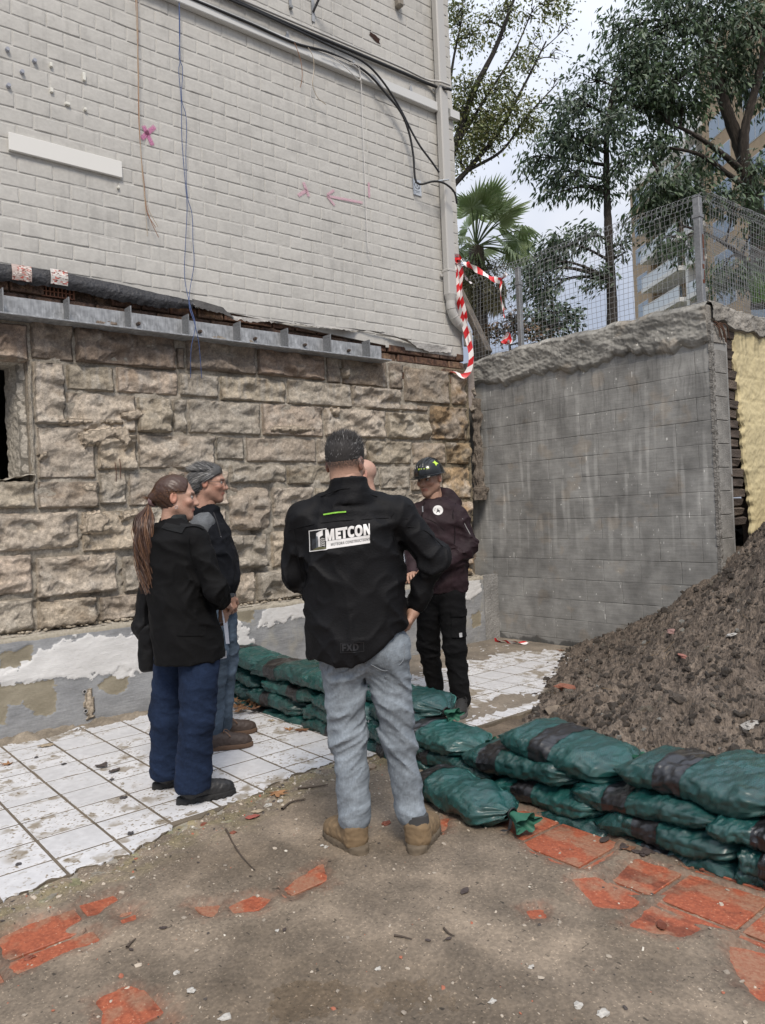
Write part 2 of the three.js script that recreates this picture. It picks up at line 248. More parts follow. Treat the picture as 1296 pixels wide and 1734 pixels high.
  // silt lying over the far tiles by the corner
  const sg = grid(90, 70, (u, v) => { const x = mix(3.3, 6.28, u), z = mix(-3.3, -5.6, v); const dd = Math.hypot((x - 5.0) / 1.3, (z + 4.35) / 0.62); const h = TILE_Y + 0.006 * ss(0.75, 1.15, dd + 0.45 * fbm(x * 2.4, 3, z * 2.4, 4)) - 0.004 + 0.003 * n3(x * 20, 1, z * 20) - 0.04 * ss(-3.62, -3.38, z); return [x, h, z]; }, (u, v, p) => { const t = 0.5 + 0.5 * fbm(p[0] * 3, 3, p[2] * 3, 3); return [mix(0.26, 0.40, t), mix(0.22, 0.34, t), mix(0.17, 0.27, t)]; });
  planarUV(sg, [1, 0, 0], [0, 0, -1], 1); const sm = structure('silt', sg, mat({ vertexColors: true, map: T.mottle, roughness: 0.9, bumpMap: T.grain, bumpScale: 0.004 }));
  // sand and crumbs along the foot of the wall
  const cg = grid(200, 12, (u, v) => { const x = mix(0.5, 3.4, u), z = mix(-5.40, -5.64, v), h = TILE_Y - 0.012 + 0.055 * ss(0.0, 1, v) * (0.55 + 0.8 * fbm(x * 4, 3, z * 4, 3)) + 0.006 * n3(x * 40, 2, z * 40); return [x, h, z]; }, (u, v, p) => { const t = 0.5 + 0.5 * fbm(p[0] * 12, 3, p[2] * 12, 3); return [mix(0.24, 0.46, t), mix(0.20, 0.39, t), mix(0.15, 0.30, t)]; });
  planarUV(cg, [1, 0, 0], [0, 0, -1], 1.3); structure('sand_strip', cg, mat({ vertexColors: true, map: T.mottle, roughness: 0.95, bumpMap: T.grain, bumpScale: 0.005 }));
}
// raised ground behind the walls
{
  const s = new THREE.Shape(); s.moveTo(6.45, 3.3); s.lineTo(300, 3.3); s.lineTo(300, 300); s.lineTo(-200, 300); s.lineTo(-200, 12.5); s.lineTo(6.45, 12.5); s.closePath();
  structure('raised_ground', planarUV(new THREE.ShapeGeometry(s).rotateX(-Math.PI / 2).translate(0, 3.02, 0), [1, 0, 0], [0, 0, 1], 0.5), mat({ color: lin(0.13, 0.13, 0.07), map: T.mottle, roughness: 1 }));
}
// ---------------------------------------------------------------- old building: painted brick over sandstone over a rendered plinth
const ZS = -5.72, ZP = -5.62, CORNER = 6.03;
const building = thing('old_building', 'old building of grey painted brick above a rough sandstone base', 'building', [0, 0, 0]);
const wallPt = (px, py, z = ZS) => onPlane(px, py, 'z', z);
{
  // ---- painted brick
  const upper = new THREE.Group(); upper.name = 'brick_wall'; building.add(upper);
  const paint = dataTex(1024, 1024, (u, v) => { const a = pf(u, v, 4, 5, 1), f = pf(u, v, 130, 2, 2), b = pf(u, v, 18, 4, 7), st = pf(u, v * 0.1, 60, 3, 33); let l = 0.735 + (a - 0.5) * 0.07 + (f - 0.5) * 0.05 - 0.03 * ss(0.6, 0.78, b) - 0.025 * ss(0.58, 0.75, st); return [l * 1.0, l * 0.988, l * 0.955]; }, true, [0.45, 0.45]);
  const bump = dataTex(512, 512, (u, v) => pf(u, v, 24, 4, 3) * 0.7 + pf(u, v, 90, 2, 5) * 0.3, false, [2.2, 2.2]);
  const mb = mat({ map: paint, roughness: 0.72, bumpMap: bump, bumpScale: 0.0012 });
  const r = mulberry(17), W = 0.2345, H = 0.1065, PX = 0.24, PY = 0.112, variants = [];
  for (let k = 0; k < 10; k++) { // brick face with worn rounded edges and a little paint build-up
    const f = (u, v) => { const x = (u - 0.5) * W, y = (v - 0.5) * H, ed = Math.min(u, 1 - u) * W, ev = Math.min(v, 1 - v) * H, d = Math.min(ed, ev); let z = -0.0022 * (1 - ss(0, 0.008, d)) - 0.004 * (1 - ss(0, 0.0025, d)); z += 0.0026 * n3(x * 9 + k * 5, y * 12, k) + 0.0008 * n3(x * 40 + k * 5, y * 50, k); return [x + 0.0022 * n3(k, y * 22, 2), y + 0.0026 * n3(x * 12, k, 6), z]; };
    const rows = (n, e, L) => { const a = [0, e / L, 2.4 * e / L]; for (let i = 1; i < n; i++) a.push(mix(a[2], 1 - a[2], i / n)); a.push(1 - 2.4 * e / L, 1 - e / L, 1); return a; };
    const us = rows(4, 0.004, W), vs = rows(2, 0.004, H); variants.push(grid(us.length - 1, vs.length - 1, (u, v) => f(us[Math.round(u * (us.length - 1))], vs[Math.round(v * (vs.length - 1))])));
  }
  const bottom = (x) => mix(3.34, 3.15, ss(1.2, 5.9, x)) - 0.02;  // ragged lower edge lies behind the flashing
  const all = []; let row = 0;
  for (let y = 3.10; y < 7.4; y += PY, row++) for (let x = -0.6 - (row % 2) * PX / 2; x < CORNER + 0.01; x += PX) {
    let x0 = x, x1 = x + W; if (x1 > CORNER) x1 = CORNER; if (x1 - x0 < 0.06) continue; const cx = (x0 + x1) / 2, cy = y + H / 2; if (cy < bottom(cx)) continue;
    all.push([cx + 0.003 * (r() - 0.5), cy + 0.003 * (r() - 0.5) + 0.004 * n3(cx * 0.9, row * 0.3, 4), ZS + 0.003 * (r() - 0.35), (x1 - x0) / W, r(), Math.floor(r() * 10)]);
  }
  all.forEach((b) => b.push(Math.hypot(b[0], b[1] - EYE, b[2]) + (b[0] < 1.2 || b[1] > 6.6 || b[1] > 5.25 + (b[0] - 1.4) * 0.33 ? 10 : 0)));
  all.sort((a, b) => a[6] - b[6]); const rest = [];
  const put = (b) => { const g = variants[b[5]].clone(); g.scale(b[3], 1, 1); g.rotateX((b[4] - 0.5) * 0.03); g.rotateY((b[4] * 7 % 1 - 0.5) * 0.012); g.translate(b[0], b[1], b[2]); return boxUV(g); };
  all.forEach((b, i) => { const g = put(b); if (i < 300) mesh(i ? 'brick_' + String(i).padStart(3, '0') : 'brick', g, mb, upper); else rest.push(g); });
  stuff(mesh('brickwork', merge(rest), mb, upper));
  // mortar bed, painted over; left open at the window, with the knocked-out hole
  const ms = new THREE.Shape(); ms.moveTo(-0.7, bottom(-0.7)); for (let q = 0; q <= 24; q++) { const x = mix(-0.6, CORNER - 0.004, q / 24); ms.lineTo(x, bottom(x) - 0.03); } ms.lineTo(CORNER - 0.004, 7.5); ms.lineTo(-0.7, 7.5); ms.closePath();
  const mort = new THREE.ExtrudeGeometry(ms, { depth: 0.2, bevelEnabled: false }); mort.translate(0, 0, ZS - 0.2 - 0.0034);
  mesh('mortar', boxUV(mort), mb, upper);
  // side and back of the building, roof: closes the rooms
  const shell = [box(0.2, 7.5, 7, CORNER - 0.105, 3.75, ZS - 3.75), box(0.2, 7.5, 7, -0.8, 3.75, ZS - 3.75), box(7.2, 7.5, 0.2, 2.65, 3.75, ZS - 7.3), box(7.4, 0.2, 7.8, 2.65, 7.6, ZS - 3.6), box(6.7, 0.1, 6.9, 2.6, 0.9, ZS - 3.8), box(6.7, 0.1, 6.9, 2.6, 3.0, ZS - 3.8)];
  mesh('wall_shell', merge(shell), mat({ color: lin(0.22, 0.21, 0.19) }), building);
  // ---- brown bricks laid bare behind the steel
  const exposed = new THREE.Group(); exposed.name = 'exposed_brick_band'; building.add(exposed);
  const bt = dataTex(512, 512, (u, v) => { const a = pf(u, v, 12, 4, 5), f = pf(u, v, 70, 3, 6); const l = 0.62 + (a - 0.5) * 0.5 + (f - 0.5) * 0.35; const p = ss(0.62, 0.70, pf(u, v, 9, 4, 55)); return [mix(l, 0.80, p * 0.5), mix(l * 0.9, 0.76, p * 0.5), mix(l * 0.84, 0.66, p * 0.5)]; });
  const tones = [[0.155, 0.105, 0.08], [0.19, 0.145, 0.115], [0.24, 0.185, 0.14], [0.125, 0.095, 0.08]].map((c) => mat({ color: lin(...c.map((q) => q * 2.0)), map: bt, bumpMap: T.grain, bumpScale: 0.008 }));
  const r2 = mulberry(44); let q = 0;
  for (let j = 0; j < 6; j++) for (let x = -0.2 - (j % 2) * 0.12; x < CORNER; x += 0.24) {
    const y = 2.80 + j * 0.086; const w = Math.min(0.225, CORNER - x - 0.005); if (w < 0.06 || y > bottom(x + 0.1) - 0.02) continue;
    if ((j === 4 && x > 1.6 && x < 2.0) || (j === 4 && x > 4.3 && x < 4.55)) continue;
    if (y < 2.93 && x < 4.95) continue;
    if (r2() < 0.06) continue; const g = boxUV(chamfer(w, 0.072, 0.09, 0.006), 3); const p = g.attributes.position; for (let i = 0; i < p.count; i++) p.setXYZ(i, p.getX(i) + 0.003 * n3(p.getX(i) * 30 + x, p.getY(i) * 30 + y, 3), p.getY(i) + 0.003 * n3(p.getX(i) * 30 + x, p.getY(i) * 30 + y, 8), p.getZ(i) + 0.006 * n3(p.getX(i) * 9 + x * 7, p.getY(i) * 9 + y, 1)); g.computeVertexNormals();
    g.translate(x + w / 2, y + 0.038, ZS - 0.06 - 0.02 * r2() + (x > 4.9 ? 0.025 : 0)); mesh(q ? 'brick_' + String(q).padStart(3, '0') : 'brick', g, tones[Math.floor(r2() * 4)], exposed); q++;
  }
  for (const [x, y] of [[1.69, 3.145], [4.33, 3.145]]) { // terracotta air bricks
    const a = new THREE.Group(); a.name = 'air_brick'; building.add(a); const bars = []; for (let i = 0; i < 9; i++) bars.push(box(0.008, 0.075, 0.03, x + 0.004 + i * 0.028, y + 0.038, ZS - 0.045)); for (const dy of [0, 0.036, 0.072]) bars.push(box(0.235, 0.008, 0.028, x + 0.117, y + 0.004 + dy, ZS - 0.046)); mesh('grille', merge(bars), mat({ color: lin(0.22, 0.10, 0.06) }), a); mesh('void', box(0.235, 0.08, 0.004, x + 0.117, y + 0.04, ZS - 0.17), mat({ color: lin(0.02, 0.015, 0.012) }), a);
  }
  // crumbling mortar over the bare band
  const cm = grid(260, 12, (u, v) => { const x = mix(-0.2, CORNER - 0.01, u), y = mix(2.78, bottom(x) + 0.06, v); return [x, y, ZS - 0.052 + 0.03 * (ridge(x * 5, y * 9, 2, 3) - 0.75) + 0.012 * n3(x * 26, y * 30, 4)]; });
  mesh('crumbling_mortar', boxUV(cm, 2), mat({ color: lin(0.26, 0.22, 0.18), map: bt, roughness: 1, bumpMap: T.grain, bumpScale: 0.01 }), building);

  // ---- sandstone blocks (traced outlines on the wall plane)
  const stones = [];
  const S = (...a) => { for (let i = 0; i < a.length; i += 4) stones.push(a.slice(i, i + 4)); };
  S(-120, 48, 540, 606, 49, 124, 541, 612, 125, 296, 548, 622, 297, 312, 588, 627, 313, 431, 570, 632, 434, 549, 583, 641, 551, 575, 597, 650, 577, 655, 606, 655, 657, 680, 614, 660, 683, 760, 624, 684, 763, 786, 634, 686);
  S(55, 110, 613, 720, 111, 193, 618, 664, 195, 300, 624, 669, 302, 369, 633, 674, 371, 483, 638, 682, 485, 593, 646, 689, 595, 676, 656, 694, 677, 724, 685, 697);
  S(111, 229, 666, 732, 231, 290, 673, 734, 291, 316, 675, 735, 317, 440, 678, 737, 442, 546, 685, 740, 548, 651, 692, 742, 653, 726, 699, 745, 728, 789, 688, 746);
  S(62, 161, 722, 812, 163, 231, 735, 797, 232, 362, 736, 795, 364, 413, 739, 780, 415, 534, 741, 784, 536, 618, 744, 785, 619, 695, 746, 787, 697, 753, 749, 787, 755, 793, 749, 787);
  S(62, 165, 814, 862, 166, 214, 799, 855, 216, 284, 799, 858, 286, 385, 797, 858, 387, 482, 786, 819, 484, 580, 787, 821, 582, 641, 788, 825, 642, 692, 789, 829, 694, 746, 790, 832, 747, 795, 790, 845);
  S(-120, 61, 814, 864, 386, 457, 822, 900, 459, 530, 823, 893, 532, 600, 824, 893, 602, 690, 828, 892, 692, 746, 834, 892, 748, 798, 848, 898);
  S(-120, 135, 867, 937, 137, 240, 863, 934, 242, 330, 861, 931, 332, 384, 862, 926);
  S(-120, 57, 942, 1014, 61, 200, 938, 1008, 207, 300, 936, 1000, 302, 376, 930, 990, 378, 452, 904, 964, 459, 540, 896, 959, 542, 650, 895, 956, 652, 740, 895, 956, 742, 800, 901, 960);
  S(-120, 60, 1018, 1082, 62, 165, 1012, 1066, 168, 250, 1005, 1056, 252, 330, 998, 1046, 332, 396, 992, 1038, 397, 432, 968, 1026, 434, 530, 963, 1020, 532, 640, 960, 1010, 642, 740, 960, 1004, 742, 800, 963, 1000);
  const wall = new THREE.Group(); wall.name = 'sandstone_wall'; building.add(wall);
  const fine = dataTex(512, 512, (u, v) => { const a = pf(u, v, 40, 4, 8), b = pf(u, v, 120, 2, 4), p = pn(u * 130, v * 130, 130, 9) < 0.10 ? -0.22 : 0; const l = 0.88 + (a - 0.5) * 0.30 + (b - 0.5) * 0.24 + p; return [l, l, l * 0.99]; }, true, [1.6, 1.6]);
  const mst = mat({ map: fine, vertexColors: true, roughness: 0.95, bumpMap: uvRep(T.grain, 2.2), bumpScale: 0.004 });
  stones.forEach(([a, b, c, d], k) => {
    const m = wallPt((a + b) / 2, (c + d) / 2), xa = wallPt(a, (c + d) / 2).x, xb = wallPt(b, (c + d) / 2).x, yt = wallPt((a + b) / 2, c).y, yb = Math.max(wallPt((a + b) / 2, d).y, 0.735);
    const w = xb - xa, h = yt - yb, nu = Math.max(8, Math.round(w / 0.0105)), nv = Math.max(6, Math.round(h / 0.0105)); if (w <= 0 || h <= 0) return;
    const low = yb < 1.5 ? 1 : 0, rr = mulberry(k * 7 + 3), prou = 0.020 + 0.034 * rr() + low * 0.012, sx = k * 3.1, tilt = (rr() - 0.5) * 0.3, tiltY = (rr() - 0.5) * 0.30, gap = 0.0015 + 0.003 * low, rnd = 0.004 + low * 0.010 + 0.010 * rr();
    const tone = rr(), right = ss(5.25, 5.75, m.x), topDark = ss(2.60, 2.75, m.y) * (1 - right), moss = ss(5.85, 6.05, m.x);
    const g = grid(nu, nv, (u, v) => {
      const x = xa + gap + (w - 2 * gap) * u, y = yb + gap + (h - 2 * gap) * v, eu = Math.min(u, 1 - u) * w, ev = Math.min(v, 1 - v) * h;
      // pitched rock face: chipped margins, scalloped fractures with sharp arrises
      const cx = x * 1 + sx, f1 = fbm(cx * 3.0, y * 5.0, k * 0.7, 2), f2 = (f1 * 1.5 + 0.22 * n3(cx * 8, y * 10, 3)) * 2.4, ter = (Math.floor(f2) + ss(0.55, 1, f2 - Math.floor(f2))) / 2.4, e = Math.min(eu, ev) + 0.010 * n3(cx * 16, y * 16, 5) + 0.006 * n3(cx * 40, y * 40, 2);
      let z = prou * (0.75 + 0.5 * f1 + 0.75 * ter) + tilt * (u - 0.5) * 0.05 + tiltY * (v - 0.5) * 0.08 + 0.006 * fbm(cx * 16, y * 20, k, 3) - 0.004 * (ridge(cx * 7, y * 10, k, 2) - 0.6) + 0.0012 * n3(cx * 80, y * 80, 2);
      z = 0.007 * (1 - low) + Math.min(Math.max(z, -0.004), 0.075) * ss(-0.008, rnd + 0.006, e) - 0.014 * low * (1 - ss(0, 0.010, e)); if (u === 0 || v === 0 || u === 1 || v === 1) z = -0.06;
      return [x + 0.004 * n3(y * 20, k, 1) * (1 - ss(0, 0.03, eu)), y + 0.004 * n3(x * 20, k, 2) * (1 - ss(0, 0.03, ev)), ZS + z];
    }, (u, v, p) => {
      const x = p[0] + sx, y = p[1], z = p[2] - ZS, n = 0.5 + 0.5 * fbm(x * 5, y * 6, 3 + k, 4), f = 0.5 + 0.5 * fbm(x * 20, y * 24, 9, 3), lime = ss(0.55, 0.78, 0.5 + 0.5 * fbm(p[0] * 3.1, y * 3.7, 11, 4)) * (0.35 + 0.65 * f) * (1 - right * 0.8);
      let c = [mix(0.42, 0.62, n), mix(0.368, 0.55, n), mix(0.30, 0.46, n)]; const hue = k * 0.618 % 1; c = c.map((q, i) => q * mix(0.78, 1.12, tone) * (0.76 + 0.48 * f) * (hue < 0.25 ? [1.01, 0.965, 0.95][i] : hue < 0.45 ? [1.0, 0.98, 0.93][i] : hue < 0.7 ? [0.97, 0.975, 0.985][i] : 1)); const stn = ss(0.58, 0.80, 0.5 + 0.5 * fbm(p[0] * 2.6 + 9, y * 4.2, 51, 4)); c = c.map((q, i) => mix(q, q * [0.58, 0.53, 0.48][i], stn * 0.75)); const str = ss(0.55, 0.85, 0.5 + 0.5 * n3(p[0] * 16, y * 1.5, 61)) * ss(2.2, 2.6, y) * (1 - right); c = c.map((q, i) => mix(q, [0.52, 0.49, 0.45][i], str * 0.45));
      const pink = tone > 0.6 ? 0.2 : 0; c = c.map((q, i) => mix(q, q * [1.02, 0.90, 0.88][i], pink)); c = c.map((q, i) => mix(q, [0.56, 0.53, 0.48][i], lime * 0.55));
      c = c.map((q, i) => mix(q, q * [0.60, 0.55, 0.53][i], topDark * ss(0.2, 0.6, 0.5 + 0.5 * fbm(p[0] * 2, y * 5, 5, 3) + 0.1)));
      const oc = right * ss(0.35, 0.7, 0.5 + 0.5 * fbm(p[0] * 3.3, y * 3.3, 21, 3)); c = c.map((q, i) => mix(q, q * [0.92, 0.74, 0.50][i], oc * 0.9)); const bl = right * ss(0.58, 0.72, 0.5 + 0.5 * fbm(p[0] * 4, y * 5, 31, 3)); c = c.map((q, i) => mix(q, [0.09, 0.075, 0.06][i], bl * 0.8)); c = c.map((q, i) => mix(q, [0.14, 0.13, 0.08][i], moss * 0.7));
      return c;
    });
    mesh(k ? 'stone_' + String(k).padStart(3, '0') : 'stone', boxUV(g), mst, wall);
  });
  // mortar bed behind the stones, smeared lime, open at the window
  const wx0 = 0.75, wx1 = 1.565, wy0 = 1.80, wy1 = 2.655;
  const bs = new THREE.Shape(); bs.moveTo(-0.7, 0.1); bs.lineTo(6.07, 0.1); bs.lineTo(6.07, 3.0); bs.lineTo(-0.7, 3.0); bs.closePath();
  const hole = new THREE.Path(); hole.moveTo(wx0, wy0); hole.lineTo(wx0, wy1); hole.lineTo(wx1 - 0.01, wy1); hole.lineTo(wx1 - 0.01, wy0); hole.closePath(); bs.holes.push(hole);
  mesh('rubble_core', boxUV(new THREE.ExtrudeGeometry(bs, { depth: 0.34, bevelEnabled: false }).translate(0, 0, ZS - 0.34 - 0.03)), mat({ color: lin(0.30, 0.26, 0.21), map: fine }), building);
  const mg = (x0, x1, y0, y1) => grid(Math.round((x1 - x0) / 0.014), Math.round((y1 - y0) / 0.014), (u, v) => { const x = mix(x0, x1, u), y = mix(y0, y1, v); return [x, y, ZS + 0.002 - 0.016 * ss(1.5, 1.2, y) + 0.010 * fbm(x * 6, y * 9, 3, 4) - 0.03 * ss(0.42, 0.62, fbm(x * 3, y * 5, 41, 3) + 0.25 * (y < 1.4 ? 1 : 0)) + 0.003 * n3(x * 60, y * 60, 1)]; }, (u, v, p) => { const n = 0.5 + 0.5 * fbm(p[0] * 4, p[1] * 4, 2, 4), rt = ss(5.3, 5.8, p[0]); return [mix(0.33, 0.56, n) * (1 - 0.4 * rt), mix(0.29, 0.51, n) * (1 - 0.45 * rt), mix(0.235, 0.44, n) * (1 - 0.55 * rt)]; });
  mesh('pointing', boxUV(merge([mg(wx1, 6.07, 0.73, 2.97), mg(-0.6, wx1, 0.73, wy0 - 0.01), mg(-0.6, wx1, wy1 + 0.01, 2.97)])), mst, building);
  // window reveal: plastered jamb, sill and lintel soffit
  const rev = new THREE.Group(); rev.name = 'window_opening'; building.add(rev); const rm = mat({ color: lin(0.50, 0.46, 0.40), map: fine, roughness: 0.95, bumpMap: T.grain, bumpScale: 0.01 });
  mesh('jamb', boxUV(grid(20, 40, (u, v) => { const y = mix(wy0, wy1, v), z = mix(ZS + 0.03, ZS - 0.30, u); return [wx1 + 0.01 - 0.055 * ss(0.25, 0.35, u + 0.06 * n3(y * 7, 1, 1)) - 0.04 * u + 0.006 * n3(y * 12, z * 12, 1) + 0.01 * n3(y * 30, z * 30, 4) * ss(0.3, 0.5, u), y, z]; })), rm, rev);
  mesh('soffit', boxUV(grid(30, 14, (u, v) => { const x = mix(wx0 - 0.05, wx1 + 0.01, u), z = mix(ZS + 0.03, ZS - 0.32, v); return [x, wy1 - 0.02 * ss(0.2, 0.4, v) + 0.006 * n3(x * 12, z * 12, 1), z]; })), rm, rev);
  mesh('sill', boxUV(grid(40, 16, (u, v) => { const x = mix(wx0 - 0.05, wx1 + 0.01, u), z = mix(ZS + 0.03, ZS - 0.34, v); return [x, wy0 + 0.012 + 0.02 * fbm(x * 8, z * 8, 1, 3) + 0.035 * ss(0.75, 1, u), z]; })), rm, rev);
  
  // lumps of mortar knocked over the stones
  const lump = (pts, th, k) => { const w = pts.map(([a, b]) => wallPt(a, b)), s = new THREE.Shape(w.map((p) => new THREE.Vector2(p.x, p.y))); const xs = w.map((p) => p.x), ys = w.map((p) => p.y), x0 = Math.min(...xs), x1 = Math.max(...xs), y0 = Math.min(...ys), y1 = Math.max(...ys), poly = w.map((p) => [p.x, p.y]); const n = Math.round((x1 - x0) / 0.008), m = Math.round((y1 - y0) / 0.008); return boxUV(grid(n, m, (u, v) => { const x = mix(x0 - 0.02, x1 + 0.02, u), y = mix(y0 - 0.02, y1 + 0.02, v), d = -polyDist(poly, x, y) + 0.010 * n3(x * 25, y * 25, k); return [x, y, ZS + 0.02 + (d < 0 ? -0.05 : th * Math.pow(ss(0, 0.03, d), 0.5) + 0.008 * fbm(x * 20, y * 20, k, 3) + 0.006 * ridge(x * 9 + y * 9, k, y * 3, 2))]; })); };
  const lm = mat({ color: lin(0.55, 0.46, 0.36), map: fine, bumpMap: T.grain, bumpScale: 0.008 });
  [[[[130, 733], [175, 722], [215, 724], [222, 748], [210, 766], [200, 752], [188, 742], [172, 752], [140, 760]], 0.05], [[[95, 712], [125, 708], [205, 712], [210, 720], [100, 721]], 0.035], [[[195, 700], [230, 690], [250, 705], [215, 716]], 0.03], [[[62, 770], [78, 762], [82, 772], [66, 784]], 0.04], [[[140, 870], [165, 862], [185, 878], [170, 905], [135, 905]], 0.05], [[[200, 872], [232, 862], [240, 872], [205, 884]], 0.03], [[[135, 822], [165, 815], [165, 836], [140, 836]], 0.035], [[[450, 722], [500, 720], [545, 728], [500, 734], [455, 732]], 0.03], [[[555, 690], [575, 690], [572, 706], [556, 702]], 0.03], [[[575, 625], [590, 622], [588, 645], [578, 640]], 0.05]].forEach(([p, t], k) => mesh('mortar_lump', lump(p, t, k), lm, building));
  { // rust weeps: two thin iron stubs
    for (const [a, b, c, d] of [[195, 783, 197, 815], [203, 777, 204, 810]]) mesh('iron_stub', tube([wallPt(a, b, ZS + 0.05), wallPt((a + c) / 2 + 1, (b + d) / 2, ZS + 0.055), wallPt(c, d, ZS + 0.05)], 0.003, 6), mat({ color: lin(0.09, 0.04, 0.025) }), building); }

  // ---- plinth: concrete base, old render and paint in layers
  const L = 6.9, PXM = 300, pl0 = -0.6;
  const shapes = { white: [[[60, 1105], [110, 1085], [150, 1075], [235, 1072], [262, 1066], [262, 1135], [205, 1148], [180, 1142], [100, 1150], [50, 1158], [0, 1160], [-60, 1163], [-60, 1140], [30, 1132], [50, 1118]], [[400, 1045], [420, 1062], [428, 1090], [425, 1110], [400, 1112]], [[452, 1030], [480, 1020], [520, 1018], [520, 1045], [470, 1055], [440, 1060]], [[790, 990], [812, 975], [816, 1000], [800, 1012], [788, 1015]]],
    tan: [[[-60, 1165], [60, 1152], [95, 1147], [96, 1205], [80, 1218], [50, 1203], [40, 1188], [14, 1195], [12, 1228], [-60, 1235]], [[165, 1160], [205, 1132], [222, 1135], [214, 1172], [190, 1180]], [[395, 1030], [430, 1022], [428, 1058], [400, 1050]], [[0, 1110], [58, 1092], [55, 1120], [0, 1140]], [[800, 1040], [818, 1035], [815, 1060], [802, 1062]]] };
  const zp = (l) => l.map((q) => { const p = wallPt(q[0], q[1], ZP); return [p.x, p.y]; });
  const sw = shapes.white.map(zp), st = shapes.tan.map(zp), wB = boxes(sw), tB = boxes(st);
  const pw = 2048, ph = 256; const H2 = 0.78;
  const ptex = dataTex(pw, ph, (u, v) => {
    const x = pl0 + u * L, y = v * H2, e = 0.034 * fbm(x * 9, y * 12, 2, 5), dw = minDist(sw, wB, x, y) + e * 1.6, dt = minDist(st, tB, x, y) + e;
    const a = 0.5 + 0.5 * fbm(x * 3, y * 4, 8, 4), f = 0.5 + 0.5 * fbm(x * 40, y * 40, 3, 2), br = 0.5 + 0.5 * n3(x * 6, y * 70, 2);
    let c = [0.56, 0.565, 0.57].map((q) => q + (a - 0.5) * 0.16 + (f - 0.5) * 0.07 + (br - 0.5) * 0.05);
    if (x > 2.9) { const bb = 0.5 + 0.5 * fbm(x * 5, y * 3, 18, 4); c = c.map((q, i) => mix(q, [0.66, 0.64, 0.58][i], ss(0.5, 0.8, bb) * 0.45)); }
    if (dt < 0) c = [0.55, 0.52, 0.45].map((q) => q + (a - 0.5) * 0.13 + (f - 0.5) * 0.05); if (dw < 0) c = [0.83, 0.825, 0.815].map((q) => q + (a - 0.5) * 0.08 - (f > 0.8 ? 0.1 : 0)); 
    if (y > 0.70 - 0.02 * a) c = [0.64, 0.61, 0.55].map((q) => q + (f - 0.5) * 0.14); return c;
  });
  ptex.wrapS = ptex.wrapT = THREE.ClampToEdgeWrapping;
  const nx = 520, ny = 64;
  const pg = grid(nx, ny, (u, v) => { const x = mix(pl0, 6.29, u); let y = mix(-0.02, 0.728, v) + (v === 1 ? 0.006 * n3(x * 12, 3, 3) : 0); const e = 0.034 * fbm(x * 9, y * 12, 2, 5), dw = minDist(sw, wB, x, y) + e * 1.6, dt = minDist(st, tB, x, y) + e; let z = ZP - 0.004 + 0.004 * fbm(x * 3, y * 3, 5, 3) + 0.0012 * n3(x * 8, y * 90, 1); z += dw < 0 ? 0.006 + 0.002 * fbm(x * 20, y * 20, 6, 2) : 0; z -= dt < 0 ? 0.007 : 0; z -= 0.012 * (1 - ss(0, 0.02, 0.728 - y)); return [x, y, z]; });
  { const p = pg.attributes.position, uv = pg.attributes.uv; for (let i = 0; i < p.count; i++) uv.setXY(i, (p.getX(i) - pl0) / L, p.getY(i) / H2); }
  const plinth = mesh('plinth', pg, mat({ map: ptex, roughness: 0.85, bumpMap: uvRep(T.grain, 6), bumpScale: 0.002 }), building);
  const lg = grid(260, 8, (u, v) => { const x = mix(pl0, 6.07, u), z = mix(ZP - 0.012, ZS - 0.02, v); return [x, 0.726 + 0.02 * v * (0.6 + 0.6 * fbm(x * 7, z * 7, 1, 3)) + 0.006 * n3(x * 30, z * 30, 5), z]; }, (u, v, p) => { const n = 0.5 + 0.5 * fbm(p[0] * 9, 3, p[2] * 20, 3); return [mix(0.36, 0.58, n), mix(0.32, 0.53, n), mix(0.26, 0.46, n)]; });
  mesh('ledge', boxUV(lg), mst, plinth);
  // fallen crumbs on the ledge
  const rc = mulberry(12), crumbs = []; for (let i = 0; i < 170; i++) { const x = mix(1.0, 4.2, rc()), s = 0.006 + 0.02 * rc() * rc(); const c = new THREE.IcosahedronGeometry(s, 0); const p = c.attributes.position; for (let q = 0; q < p.count; q++) { const k = 1 + 0.45 * n3(p.getX(q) * 60 + i, p.getY(q) * 60, p.getZ(q) * 60); p.setXYZ(q, p.getX(q) * k * 1.3, p.getY(q) * k * 0.7, p.getZ(q) * k); } c.computeVertexNormals(); crumbs.push(boxUV(c.translate(x, 0.742 + s * 0.3, mix(ZP - 0.02, ZS + 0.01, rc())))); }
  stuff(mesh('ledge_crumbs', merge(crumbs), mat({ color: lin(0.48, 0.41, 0.32), map: fine }), building));
  { // pipe stub holes in the plinth
    for (const [a, b] of [[143, 1171], [145, 1204]]) { const p = wallPt(a, b, ZP); mesh('pipe_hole', new THREE.CylinderGeometry(0.011, 0.011, 0.05, 14, 1).rotateX(Math.PI / 2).translate(p.x, p.y, ZP - 0.018), mat({ color: lin(0.015, 0.014, 0.013) }), plinth); mesh('pipe_rim', new THREE.TorusGeometry(0.0125, 0.0035, 6, 16).translate(p.x, p.y, ZP + 0.006), mat({ color: lin(0.35, 0.34, 0.33) }), plinth); }
    const p0 = wallPt(143, 1187, ZP); mesh('chipped_render', lump([[135, 1165], [150, 1162], [153, 1185], [152, 1212], [140, 1215], [134, 1200]], 0.004, 77).translate(0, 0, 0.115 - 0.105 + 0.07), lm, plinth); }
}
